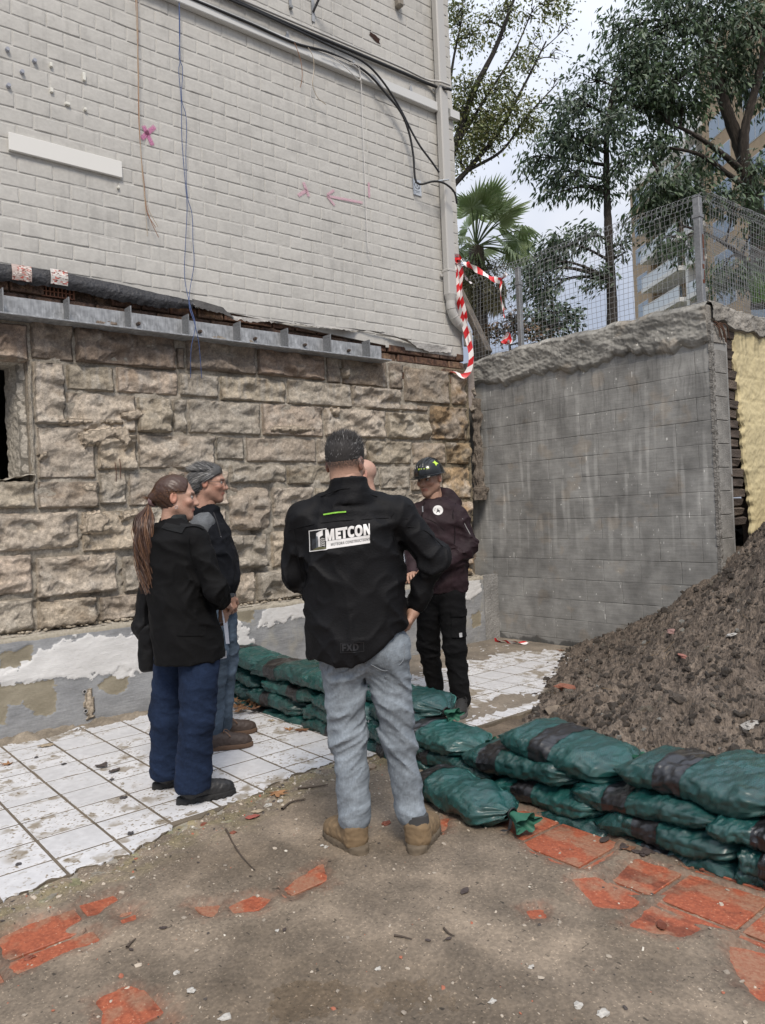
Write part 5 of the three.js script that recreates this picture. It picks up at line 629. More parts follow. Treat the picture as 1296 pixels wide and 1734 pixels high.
{ // fan palm
  const w = 18, c0 = at(806, 418, w), t = thing('fan_palm', 'fan palm with a skirt of dead fronds beside the building corner', 'palm', [c0.x, 3.0, c0.z]), H = c0.y - 3.0, r = mulberry(55);
  mesh('trunk', boxUV(taperTube([V(0.1, 0, 0), V(0.05, H * 0.5, 0), V(0, H, 0)], 0.22, 0.18, 10, 20, 0.1)), mat({ color: lin(0.14, 0.11, 0.085), map: barkT }), t);
  const fan = (L, n, arc, sag) => { const P = []; for (let i = 0; i < n; i++) { const a = (i / (n - 1) - 0.5) * arc, w2 = arc / n * 0.52, k = 1 - 0.25 * Math.abs(a / arc) * 2, l = L * k; const A = (q, rr, y) => [Math.sin(q) * rr, y, Math.cos(q) * rr]; const f = i % 2 ? 0.02 : -0.02; const m0 = A(a - w2, l * 0.55, f), m1 = A(a + w2, l * 0.55, -f), tip = A(a, l, -sag * L * (0.6 + 0.8 * r())), b0 = A(a, 0.02, 0); P.push(...b0, ...m0, ...m1, ...m0, ...tip, ...m1); } return tri2(P); };
  const gA = fan(0.66, 30, 3.6, 0.10), gB = fan(0.66, 30, 3.6, 0.28), gD = fan(0.6, 26, 1.7, 0.15), green = [[0.28, 0.36, 0.17], [0.34, 0.40, 0.22], [0.22, 0.29, 0.13]].map((c) => new THREE.MeshPhysicalMaterial({ color: lin(...c), roughness: 0.5, side: DS, transmission: 0.4, thickness: 0 })), dead = [[0.34, 0.29, 0.18], [0.27, 0.235, 0.15], [0.38, 0.34, 0.20]].map((c) => mat({ color: lin(...c), side: DS })), petM = mat({ color: lin(0.13, 0.17, 0.08) });
  const frond = (az, el, len, geo, m, twist) => { const f = new THREE.Group(); f.name = 'frond'; t.add(f); f.position.set(0, H, 0); const d = V(Math.cos(el) * Math.sin(az), Math.sin(el), Math.cos(el) * Math.cos(az)), e = d.clone().multiplyScalar(len); mesh('petiole', tube([V(0, 0, 0), e.clone().multiplyScalar(0.5).add(V(0, 0.05, 0)), e], 0.014, 5, 8), petM, f); const l = mesh('blade', geo, m, f); l.position.copy(e); l.quaternion.setFromUnitVectors(V(0, 0, 1), d.clone().add(V(0, -0.35, 0)).normalize()); l.rotateZ(twist); };
  const azR = Math.atan2(side0.x, side0.z), azC = Math.atan2(-fwd.x, -fwd.z); for (let i = 0; i < 26; i++) { const el = 1.35 - 1.75 * (i / 25) + 0.1 * (r() - 0.5), az = azR + (r() - 0.5) * 5.2; frond(az, el, 0.75 + 0.35 * r(), el > 0.2 ? gA : gB, green[Math.floor(r() * 3)], (r() - 0.5) * 1.6); }
  frond(azR - 0.2, 0.75, 1.05, gA, green[1], 0.4); frond(azR + 0.3, 0.25, 1.0, gB, green[0], -0.4); frond(azR, -0.2, 0.95, gB, green[2], 0.9); frond(azC, 0.9, 0.9, gA, green[1], 0.2); frond(azR - 0.5, 1.2, 1.1, gA, green[0], 0);
  for (let i = 0; i < 46; i++) frond(r() * 6.28, -0.95 - 0.55 * r(), 0.45 + 0.8 * r(), gD, dead[Math.floor(r() * 3)], (r() - 0.5) * 2);
}
tree('shrub', 'olive small leaved bush growing around the palm skirt', 'shrub', [[[815, 560, 17], [812, 520, 17], [815, 480, 17]]], [[800, 450, 17, 36, 22, 14], [835, 455, 17, 32, 24, 14], [815, 490, 17, 46, 30, 20], [845, 500, 17, 24, 22, 8]], { seed: 47, radii: [[0.05, 0.02]], per: 22, spread: 0.34, leaf: [0.07, 0.03], cols: [[0.12, 0.115, 0.045], [0.09, 0.085, 0.045], [0.14, 0.13, 0.06]], droop: 0.4 });
// ---------------------------------------------------------------- dirt heap
const toe = [[6.6, -4.95], [6.3, -4.72], [5.75, -4.45], [5.1, -4.05], [4.6, -3.75], [4.15, -3.45], [3.75, -3.10], [3.45, -2.85], [3.22, -2.6], [3.2, 1.5]];
function heapH(x, z, fine = true) {
  let d = 1e9, s = 1; for (let i = 0; i < toe.length - 1; i++) { const [ax, az] = toe[i], [bx, bz] = toe[i + 1], ex = bx - ax, ez = bz - az, t = clamp(((x - ax) * ex + (z - az) * ez) / (ex * ex + ez * ez)), px = ax + ex * t, pz = az + ez * t, q = Math.hypot(x - px, z - pz); if (q < d) { d = q; s = Math.sign(ex * (z - pz) - ez * (x - px)) || 1; } }
  d *= -s; const dd = Math.max(d, 0), back = ss(3.6, 6.0, x);
  let h = mix(0.30 * dd, 0.44 * Math.pow(dd, 1.48), back) + 0.05 * Math.sqrt(dd); h += 0.05 * ss(0.8, 2.2, dd) * ss(4.2, 6, x); h = Math.min(h, 1.5 + 0.1 * h) + ss(0, 0.25, d) * (0.07 * fbm(x * 1.9, 1, z * 1.9, 3));
  if (fine) h += ss(-0.05, 0.2, d) * (0.05 * fbm(x * 5, 4, z * 5, 4) + 0.030 * (ridge(x * 9, 2, z * 9, 3) - 0.7) + 0.013 * n3(x * 30, 2, z * 30) + 0.006 * n3(x * 70, 3, z * 70)); return d < 0 ? h * 0.2 + d * 0.12 : h;
}
{
  const heap = thing('dirt_heap', 'large heap of dark crumbly soil banked against the walls', 'dirt heap', [5.0, 0, -2.6]);
  const g = grid(330, 400, (u, v) => { const x = mix(3.12, 9.2, Math.pow(u, 1.25)), z = mix(0.6, -5.0, v); let h = heapH(x, z) + 0.015; if (x > XR - 0.02 && z < ZE + 0.02) h = Math.min(h, 1.0); return [x - 5.0, h, z + 2.6]; }, (u, v, p) => { const n = 0.5 + 0.5 * fbm(p[0] * 2.5, p[1] * 3, p[2] * 2.5, 4), f = 0.5 + 0.5 * fbm(p[0] * 17, 3, p[2] * 17, 3), q = 0.72 + 0.5 * f; return [mix(0.105, 0.27, n) * q, mix(0.085, 0.222, n) * q, mix(0.069, 0.178, n) * q]; });
  planarUV(g, [1, 0, 0], [0, 0, -1], 1.6); mesh('soil', g, mat({ vertexColors: true, map: dataTex(512, 512, (u, v) => { const l = 0.84 + (pf(u, v, 40, 3, 6) - 0.5) * 0.5 + (pf(u, v, 130, 2, 9) - 0.5) * 0.3; return [l, l * 0.985, l * 0.97]; }), roughness: 0.97, bumpMap: T.grain, bumpScale: 0.02 }), heap);
  const cl = new THREE.IcosahedronGeometry(1, 1); { const p = cl.attributes.position; for (let i = 0; i < p.count; i++) { const k = 1 + 0.4 * n3(p.getX(i) * 1.7, p.getY(i) * 1.7, p.getZ(i) * 1.7); p.setXYZ(i, p.getX(i) * k, p.getY(i) * k * 0.75, p.getZ(i) * k); } cl.computeVertexNormals(); boxUV(cl); }
  const r = mulberry(61), N = 12000, inst = new THREE.InstancedMesh(cl, mat({ color: 0xffffff, roughness: 0.95, bumpMap: T.grain, bumpScale: 0.05 }), N), M = new THREE.Matrix4(), q = new THREE.Quaternion(), E = new THREE.Euler(); let k = 0;
  while (k < N) { const x = mix(3.2, 8.2, Math.pow(r(), 1.4)), z = mix(0.2, -4.9, r()), h = heapH(x, z); if (h < -0.01 || (x > XR - 0.05 && z < ZE + 0.05)) continue; const s = k < 700 ? 0.014 + 0.030 * r() * r() : 0.004 + 0.018 * Math.pow(r(), 5); M.compose(V(x - 5, h + 0.015 + s * (k < 700 ? 0.05 : 0.3), z + 2.6), q.setFromEuler(E.set(r() * 6, r() * 6, r() * 6)), V(s * (0.7 + 0.7 * r()), s, s * (0.7 + 0.7 * r()))); inst.setMatrixAt(k, M); const t = r(), sh = r(); inst.setColorAt(k, t < 0.9 ? lin(0.12 + 0.13 * sh, 0.10 + 0.107 * sh, 0.082 + 0.086 * sh) : t < 0.965 ? lin(0.40, 0.35, 0.28) : lin(0.62, 0.60, 0.54)); k++; }
  inst.name = 'clods'; stuff(inst); heap.add(inst);
  const rt = []; for (let i = 0; i < 26; i++) { const x = mix(3.5, 7, r()), z = mix(-0.8, -4.2, r()), a = r() * 6.28, L = 0.06 + 0.16 * r(); if (heapH(x, z) < 0.03 || (x > XR - 0.2 && z < ZE + 0.2)) continue; const P = (t, up) => { const X2 = x + Math.cos(a) * L * t, Z2 = z + Math.sin(a) * L * t; return V(X2 - 5, heapH(X2, Z2) + 0.02 + up, Z2 + 2.6); }; rt.push(taperTube([P(0, 0), P(0.5, 0.02 * r()), P(1, 0.03 * r())], 0.003, 0.0012, 4, 8)); } stuff(mesh('roots', boxUV(merge(rt)), mat({ color: lin(0.22, 0.16, 0.10) }), heap));
}
{ // bits of rubble that can be told apart on the heap
  const rub = (px, py, x0, s, col, label, cat, fl) => { // put on the heap where the ray meets it
    const d = rayOf(px, py); let t = 2; for (; t < 12; t += 0.01) { const p = eye.clone().addScaledVector(d, t); if (p.y < Math.max(heapH(p.x, p.z), 0.03) + 0.01) break; } const p = eye.clone().addScaledVector(d, t); const g = new THREE.IcosahedronGeometry(s, 1), a = g.attributes.position; for (let i = 0; i < a.count; i++) { const f = 1 + 0.5 * n3(a.getX(i) / s * 1.3 + px, a.getY(i) / s * 1.3, a.getZ(i) / s * 1.3); a.setXYZ(i, a.getX(i) * f * 1.3, a.getY(i) * f * fl, a.getZ(i) * f); } g.computeVertexNormals(); boxUV(g, 3); const m = mesh('rubble_piece', g.rotateX(-0.3).rotateY(px), mat({ color: lin(...col), map: T.mottle, roughness: 0.85, bumpMap: T.grain, bumpScale: 0.006 })); m.position.copy(p); tag(m, label, cat); };
  rub(1248, 875, 0, 0.13, [0.20, 0.15, 0.11], 'big brown broken stone at the foot of the torn brick edge', 'stone', 0.9); rub(1275, 865, 0, 0.11, [0.22, 0.18, 0.15], 'grey brown stone wedged under the yellow wall', 'stone', 0.8); rub(1242, 905, 0, 0.07, [0.34, 0.27, 0.20], 'small tan stone below the torn brick edge', 'stone', 0.7);
  rub(1160, 1112, 0, 0.04, [0.55, 0.24, 0.19], 'salmon coloured tile chip lying on the soil heap', 'rubble', 0.35); rub(1090, 1000, 0, 0.035, [0.6, 0.52, 0.42], 'pale stone chip high on the soil heap', 'rubble', 0.6); rub(1140, 1070, 0, 0.035, [0.42, 0.25, 0.22], 'reddish chip half way up the soil heap', 'rubble', 0.5);
  rub(960, 1165, 0, 0.06, [0.40, 0.16, 0.10], 'red brick fragment at the foot of the soil heap', 'rubble', 0.5); rub(1238, 1075, 0, 0.03, [0.62, 0.60, 0.56], 'white chip lying on the soil heap', 'rubble', 0.4); rub(940, 1205, 0, 0.075, [0.30, 0.24, 0.18], 'long clod of clay beside the sandbags', 'clod', 0.5); rub(1270, 1228, 0, 0.04, [0.58, 0.55, 0.50], 'flat pale chip behind the sandbags', 'rubble', 0.35);
}
// ---------------------------------------------------------------- sandbags
{
  const weave = dataTex(256, 256, (u, v) => { const w = (Math.floor(u * 64) + Math.floor(v * 64)) % 2 ? 0.10 : 0, f = pf(u, v, 7, 4, 3), g = pf(u, v, 40, 3, 6), du = ss(0.60, 0.78, pf(u, v, 5, 5, 33)) * (0.3 + 0.8 * g) * 0.22; const l = 0.84 + (f - 0.5) * 0.34 + w + (g - 0.5) * 0.24; return [l + du * 2.2, l + du, l + du * 0.8]; }, true, [3, 3]);
  const wb = dataTex(256, 256, (u, v) => pf(u, v, 10, 5, 8) * 0.9 + ((Math.floor(u * 128) + Math.floor(v * 128)) % 2) * 0.12, false, [2, 2]);
  const rgh = dataTex(256, 256, (u, v) => [1, clamp(0.12 + 0.42 * pf(u, v, 6, 4, 14)), 0, 1], false);
  const gm = [[0.010, 0.080, 0.074], [0.008, 0.066, 0.061], [0.014, 0.096, 0.086]].map((c) => new THREE.MeshPhysicalMaterial({ color: lin(...c), map: weave, clearcoat: 0.55, clearcoatRoughness: 0.26, roughness: 1, roughnessMap: rgh, bumpMap: wb, bumpScale: 0.016 }));
  const bm = new THREE.MeshPhysicalMaterial({ color: lin(0.014, 0.014, 0.016), clearcoat: 0.5, clearcoatRoughness: 0.25, map: weave, roughness: 1, roughnessMap: rgh, bumpMap: wb, bumpScale: 0.006 }), inside = mat({ color: lin(0.03, 0.13, 0.085), roughness: 0.6, side: DS }), strapM = mat({ color: lin(0.012, 0.012, 0.013), roughness: 0.55, side: DS }), hemM = mat({ color: lin(0.05, 0.17, 0.15), roughness: 0.7 });
  let id = 0;
  const bag = (ax, ay, bx, by, X, o = {}) => {
    id++; const r = mulberry(id * 13 + 1), A = onPlane(ax, ay, 'x', X), B = onPlane(bx, by, 'x', X); if (o.ground) { A.copy(onGround(ax, ay, 0.075)); B.copy(onGround(bx, by, 0.075)); }
    const label = o.label, t = thing('sandbag', label, 'sandbag', [0, 0, 0], o.group || 'stacked sandbags'); const C = A.clone().add(B).multiplyScalar(0.5); C.y = Math.min(A.y, B.y) - 0.07; t.position.copy(C);
    const dir = B.clone().sub(A), L = dir.length() + 0.05, d = dir.normalize(), sd = V(-d.z, 0, d.x).normalize().multiplyScalar(d.z < 0 ? 1 : 1), upv = sd.clone().cross(d).normalize(); if (upv.y < 0) { upv.negate(); }
    const hw = (o.hw || 0.155) * (0.95 + 0.1 * r()), hh = (o.hh || 0.062) * (0.86 + 0.28 * r()), sd0 = id * 5.3, neck = o.neck ?? (r() < 0.5 ? 1 : -1), sag = 0.02 * (r() - 0.3);
    const prof = (u) => { const e = Math.min(u, 1 - u), tied = neck > 0 ? 1 - u : u, sewn = neck > 0 ? u : 1 - u; const w1 = Math.pow(ss(-0.02, 0.16, tied), 0.7) * 0.86 + 0.14, w2 = 0.80 + 0.20 * ss(0, 0.1, sewn), h1 = Math.pow(ss(-0.03, 0.24, tied), 0.6) * 0.86 + 0.14, h2 = Math.pow(ss(-0.005, 0.20, sewn), 0.62) * 0.93 + 0.07; return [w1 * w2, h1 * h2, tied]; };
    const S = (u, v, off = 0) => { const [pw, ph, tied] = prof(u), a = v * Math.PI * 2, ca = Math.cos(a), sa = Math.sin(a), c = Math.sign(ca) * Math.pow(Math.abs(ca), 0.80), s = Math.sign(sa) * Math.pow(Math.abs(sa), 0.72); const puck = (1 - ss(0, 0.34, tied)) * 0.012 * Math.sin(a * 9 + 3 * n3(u * 3, sd0, a)) , n = 0.012 * fbm(u * 4 + sd0, c * 1.3, s * 1.3, 3) + 0.013 * (ridge(u * 7 + sd0, c * 1.3, s * 1.3 + 4, 3) - 0.7) + 0.006 * Math.pow(1 - Math.abs(n3b(u * 9 + 2 * c, s * 2.5 + sd0, c * 2)), 4) + puck; const bell = 1 + 0.10 * n3(u * 2.2 + sd0, 3, 1); const x = (u - 0.5) * L, y = s * (hh * ph * bell + n * ph + off) + sag * Math.sin(u * 3.14) + 0.014 * n3(u * 2.4, sd0, 8) - (s < 0 ? 0 : 0), z = c * (hw * pw + n + off) + 0.02 * n3(u * 2, sd0, 5);
      const p = V(0, 0.07 + (A.y + B.y) / 2 - C.y - 0.07, 0).addScaledVector(d, x).addScaledVector(upv, y).addScaledVector(sd, z); return [p.x, p.y, p.z]; };
    const uvm = (g, u0, u1) => { const uv = g.attributes.uv; for (let i = 0; i < uv.count; i++) uv.setXY(i, mix(u0, u1, uv.getX(i)) * L, uv.getY(i) * 0.5); return g; };
    mesh('sack', uvm(grid(84, 48, (u, v) => S(u, v)), 0, 1), gm[Math.floor(r() * 3)], t);
    const bc = o.band ?? (0.42 + 0.14 * r()), bw = 0.085; mesh('dark_band', uvm(grid(16, 48, (u, v) => S(mix(bc - bw, bc + bw, u), v, 0.0022)), bc - bw, bc + bw), bm, t);
    // sewn hem along the facing side
    mesh('hem', tube(Array.from({ length: 14 }, (_, i) => V(...S(0.04 + 0.9 * i / 13, 0.46 + 0.02 * Math.sin(i), 0.003))), 0.0035, 5, 40), hemM, t);
    // tied neck with a frill
    const ne = neck > 0 ? 1 : 0, base = V(...S(ne, 0, 0)).add(V(...S(ne, 0.5, 0))).multiplyScalar(0.5), out = d.clone().multiplyScalar(neck), fl = (o.frill ?? 0.07) * 0.75, lift = o.lift ?? (r() - 0.5) * 0.8; out.addScaledVector(V(0, 1, 0), lift).normalize(); const q1 = V(0, 1, 0).cross(out).normalize(), q2 = out.clone().cross(q1);
    mesh('neck_frill', grid(30, 6, (u, v) => { const a = u * Math.PI * 2, R = (0.020 + (fl * 0.45) * Math.pow(v, 1.3)) * (1 + 0.35 * v * Math.sin(a * 5 + id)), p = base.clone().addScaledVector(out, v * fl).addScaledVector(q1, Math.cos(a) * R).addScaledVector(q2, Math.sin(a) * R * 0.55); return [p.x, p.y, p.z]; }), inside, t);
    mesh('tie_cord', new THREE.TorusGeometry(0.024, 0.005, 6, 16).applyQuaternion(new THREE.Quaternion().setFromUnitVectors(V(0, 0, 1), out)).translate(base.x, base.y, base.z), strapM, t);
    if (o.strap) { const l = o.strap, p0 = base.clone(), pts = [p0, p0.clone().add(V(-0.05, -0.03, 0.03)), p0.clone().add(V(-0.09, -0.03 - l * 0.6, 0.05)), p0.clone().add(V(-0.10, -0.03 - l, 0.02))], c = new THREE.CatmullRomCurve3(pts); mesh('tie_strap', grid(24, 1, (u, v) => { const p = c.getPointAt(u).addScaledVector(camI, (v - 0.5) * 0.016).addScaledVector(camJ, (v - 0.5) * 0.008); return [p.x, p.y, p.z]; }), strapM, t); }
    return t;
  };
  const G1 = 'sandbags of the long row', near = 'green sandbag with a dark band in the long stacked row';
  const X = 3.0, ORD = ['first', 'second', 'third', 'fourth', 'fifth'], row = (label, l) => l.forEach(([a, b, c, d, o = {}], i) => bag(a, b, c, d, o.x || X, { label: l.length > 1 ? ORD[i] + ' ' + label + ', from the plinth' : label, group: label, ...o }));
  // far end by the plinth, four layers
  row('green sandbag of the lowest layer beside the leaf pile', [[392, 1178, 440, 1190], [438, 1194, 540, 1222, { band: 0.3, strap: 0.10, neck: -1 }], [540, 1220, 650, 1250], [606, 1243, 668, 1268, { band: 0.6 }]]);
  row('green sandbag of the third layer beside the leaf pile', [[396, 1155, 446, 1172, { band: 0.4 }], [444, 1170, 530, 1198, { band: 0.42, strap: 0.13, neck: 1 }], [532, 1195, 648, 1230, { band: 0.7 }]]);
  row('green sandbag of the second layer beside the leaf pile', [[398, 1132, 458, 1155, { band: 0.25 }], [462, 1150, 560, 1180, { band: 0.62, strap: 0.1, neck: -1 }], [556, 1178, 660, 1210, { band: 0.7 }]]);
  row('green sandbag on top of the stack beside the leaf pile', [[396, 1100, 466, 1126, { band: 0.3 }], [446, 1124, 550, 1152, { band: 0.4 }], [532, 1146, 640, 1176, { band: 0.8 }]]);
  // middle dip behind the man in the light jeans
  row('green sandbag with a twisted neck on top where the row dips', [[640, 1164, 748, 1204, { neck: 1, frill: 0.11, lift: 0.0, band: 0.1, x: 3.1, hw: 0.18 }]]);
  row('green sandbag in the dip of the row with a bunched neck', [[690, 1225, 812, 1268, { band: 0.33, neck: 1, frill: 0.10, lift: 0.7 }], [650, 1190, 720, 1222, { band: 0.8 }]]);
  row('shaded green sandbag in the middle layers of the dip', [[640, 1225, 745, 1262, { band: 0.7 }], [705, 1262, 850, 1306, { band: 0.3 }], [670, 1265, 760, 1300], [712, 1298, 858, 1342, { band: 0.4 }], [640, 1250, 730, 1285]]);
  // near stack
  row('green sandbag of the lowest layer near the red tiles', [[866, 1358, 1078, 1408, { band: 0.28 }], [1050, 1412, 1292, 1474, { band: 0.42 }], [1275, 1470, 1400, 1512], [1385, 1500, 1600, 1560]]);
  row('green sandbag of the third layer near the red tiles', [[735, 1325, 870, 1362], [856, 1318, 1046, 1366, { band: 0.35 }], [1040, 1374, 1282, 1436, { band: 0.4, strap: 0.1, neck: 1 }], [1275, 1432, 1400, 1470], [1395, 1466, 1580, 1520]]);
  row('green sandbag of the second layer near the red tiles', [[812, 1268, 990, 1312, { band: 0.3 }], [984, 1328, 1230, 1376, { band: 0.4 }], [1228, 1386, 1390, 1430], [1388, 1425, 1560, 1480]]);
  row('big green sandbag on top of the near stack with an upright frill', [[882, 1240, 1068, 1306, { band: 0.42, neck: 1, lift: 2.2, frill: 0.11, hw: 0.19, hh: 0.074, x: 3.08 }]]);
  row('big green sandbag on top of the near stack beside the soil', [[1078, 1288, 1330, 1362, { band: 0.38, hh: 0.072, hw: 0.18, x: 3.06, neck: 1 }], [1205, 1290, 1420, 1360, { band: 0.75, hw: 0.18, x: 3.2, hh: 0.07 }], [1390, 1370, 1560, 1430]]);
  bag(718, 1316, 858, 1378, X, { ground: true, label: 'single green sandbag lying on the dirt in front of the row', group: 'loose sandbag', band: 0.22, neck: 1, frill: 0.14, lift: -0.15, hw: 0.135, hh: 0.075, strap: 0.01 });
}
// ---------------------------------------------------------------- people: signed-distance modelling, meshed with surface nets
function nets(fn, mn, mx, c, slack = 0.03) {
  const nx = Math.ceil((mx[0] - mn[0]) / c) + 1, ny = Math.ceil((mx[1] - mn[1]) / c) + 1, nz = Math.ceil((mx[2] - mn[2]) / c) + 1, F = new Float32Array(nx * ny * nz), B = 5, sk = B * c * 0.9 + slack;
  for (let bz = 0; bz < nz; bz += B) for (let by = 0; by < ny; by += B) for (let bx = 0; bx < nx; bx += B) {
    const d0 = fn(mn[0] + (bx + B / 2) * c, mn[1] + (by + B / 2) * c, mn[2] + (bz + B / 2) * c), far = Math.abs(d0) > sk;
    for (let z = bz; z < Math.min(bz + B, nz); z++) for (let y = by; y < Math.min(by + B, ny); y++) for (let x = bx; x < Math.min(bx + B, nx); x++) F[x + nx * (y + ny * z)] = far ? d0 : fn(mn[0] + x * c, mn[1] + y * c, mn[2] + z * c);
  }
  const id = new Int32Array(nx * ny * nz).fill(-1), P = [], I = [], off = [0, 1, nx, nx + 1, nx * ny, nx * ny + 1, nx * ny + nx, nx * ny + nx + 1], E = [[0, 1], [0, 2], [0, 4], [1, 3], [1, 5], [2, 3], [2, 6], [3, 7], [4, 5], [4, 6], [5, 7], [6, 7]];
  for (let z = 0; z < nz - 1; z++) for (let y = 0; y < ny - 1; y++) for (let x = 0; x < nx - 1; x++) {
    const k = x + nx * (y + ny * z); let m = 0; for (let q = 0; q < 8; q++) if (F[k + off[q]] < 0) m |= 1 << q; if (m === 0 || m === 255) continue;
    let sx = 0, sy = 0, sz = 0, n = 0; for (const [a, b] of E) { if (((m >> a) & 1) === ((m >> b) & 1)) continue; const fa = F[k + off[a]], fb = F[k + off[b]], t = fa / (fa - fb); sx += (a & 1) + t * ((b & 1) - (a & 1)); sy += ((a >> 1) & 1) + t * (((b >> 1) & 1) - ((a >> 1) & 1)); sz += (a >> 2) + t * ((b >> 2) - (a >> 2)); n++; }
    id[k] = P.length / 3; P.push(mn[0] + (x + sx / n) * c, mn[1] + (y + sy / n) * c, mn[2] + (z + sz / n) * c);
  }
  const quad = (a, b, cc, d, flip) => { if (a < 0 || b < 0 || cc < 0 || d < 0) return; if (flip) I.push(a, cc, b, a, d, cc); else I.push(a, b, cc, a, cc, d); };
  for (let z = 1; z < nz - 1; z++) for (let y = 1; y < ny - 1; y++) for (let x = 1; x < nx - 1; x++) {
    const k = x + nx * (y + ny * z), s = F[k] < 0;
    if (s !== F[k + 1] < 0) quad(id[k], id[k - nx], id[k - nx - nx * ny], id[k - nx * ny], !s);
    if (s !== F[k + nx] < 0) quad(id[k], id[k - nx * ny], id[k - 1 - nx * ny], id[k - 1], !s);
    if (s !== F[k + nx * ny] < 0) quad(id[k], id[k - 1], id[k - 1 - nx], id[k - nx], !s);
  }
  const g = new THREE.BufferGeometry(); g.setAttribute('position', new THREE.Float32BufferAttribute(P, 3)); g.setIndex(I); g.computeVertexNormals();
  const n = g.attributes.normal; let test = 0; for (let i = 0; i < n.count; i += 37) { const e = 0.004; test += Math.sign(fn(P[3 * i] + n.getX(i) * e, P[3 * i + 1] + n.getY(i) * e, P[3 * i + 2] + n.getZ(i) * e) - fn(P[3 * i], P[3 * i + 1], P[3 * i + 2])); }
  if (test < 0) { const ix = g.index.array; for (let i = 0; i < ix.length; i += 3) { const t = ix[i]; ix[i] = ix[i + 1]; ix[i + 1] = t; } g.computeVertexNormals(); }
  return planarUV(g, [0.8, 0, 0.6], [0, 1, 0.15], 1);
}
const smin = (a, b, k) => { const h = Math.max(k - Math.abs(a - b), 0) / k; return Math.min(a, b) - h * h * k * 0.25; }, smax = (a, b, k) => -smin(-a, -b, k);
const cap = (a, b, r1, r2) => { const bx = b.x - a.x, by = b.y - a.y, bz = b.z - a.z, L = bx * bx + by * by + bz * bz + 1e-9; return (x, y, z) => { const px = x - a.x, py = y - a.y, pz = z - a.z, h = clamp((px * bx + py * by + pz * bz) / L), qx = px - bx * h, qy = py - by * h, qz = pz - bz * h; return Math.sqrt(qx * qx + qy * qy + qz * qz) - (r1 + (r2 - r1) * h); }; };
const ell = (cx, cy, cz, rx, ry, rz) => (x, y, z) => { const a = (x - cx) / rx, b = (y - cy) / ry, c = (z - cz) / rz, k0 = Math.sqrt(a * a + b * b + c * c), a2 = a / rx, b2 = b / ry, c2 = c / rz, k1 = Math.sqrt(a2 * a2 + b2 * b2 + c2 * c2) + 1e-9; return k0 * (k0 - 1) / k1; };
const uni = (k, ...f) => (x, y, z) => { let d = f[0](x, y, z); for (let i = 1; i < f.length; i++) d = smin(d, f[i](x, y, z), k); return d; };
// stack of ellipses: keys [y, cx, cz, a, b, turn]
const stack = (keys, n = 2.3) => { keys.sort((p, q) => p[0] - q[0]); return (x, y, z) => { let i = 0; while (i < keys.length - 2 && keys[i + 1][0] < y) i++; const p = keys[i], q = keys[i + 1], t = clamp((y - p[0]) / (q[0] - p[0])), s = t * t * (3 - 2 * t), A = mix(p[3], q[3], s), Bb = mix(p[4], q[4], s), an = mix(p[5] || 0, q[5] || 0, s), dx = x - mix(p[1], q[1], t), dz = z - mix(p[2], q[2], t), c = Math.cos(an), sn = Math.sin(an), u = Math.abs(dx * c - dz * sn) / A, v = Math.abs(dx * sn + dz * c) / Bb; const d = (Math.pow(Math.pow(u, n) + Math.pow(v, n), 1 / n) - 1) * Math.min(A, Bb); return Math.max(d, y - keys[keys.length - 1][0], keys[0][0] - y); }; };
const bounds = (pts, pad) => { const a = [1e9, 1e9, 1e9], b = [-1e9, -1e9, -1e9]; for (const p of pts) { a[0] = Math.min(a[0], p.x); a[1] = Math.min(a[1], p.y); a[2] = Math.min(a[2], p.z); b[0] = Math.max(b[0], p.x); b[1] = Math.max(b[1], p.y); b[2] = Math.max(b[2], p.z); } return [a.map((q) => q - pad), b.map((q) => q + pad)]; };
// cloth folds
const folds = (amp, fx, fy, fz, s) => (x, y, z) => amp * 0.68 * (1.5 * Math.pow(1 - Math.abs(n3b(x * fx + s, y * fy, z * fz)), 3) + 0.7 * Math.pow(1 - Math.abs(n3b(x * fx * 2.1, y * fy * 2.2 + s, z * fz * 2.1)), 3) - 0.62);
const clothed = (f, w) => (x, y, z) => { const d = f(x, y, z); return Math.abs(d) < 0.05 ? d - w(x, y, z) : d; };

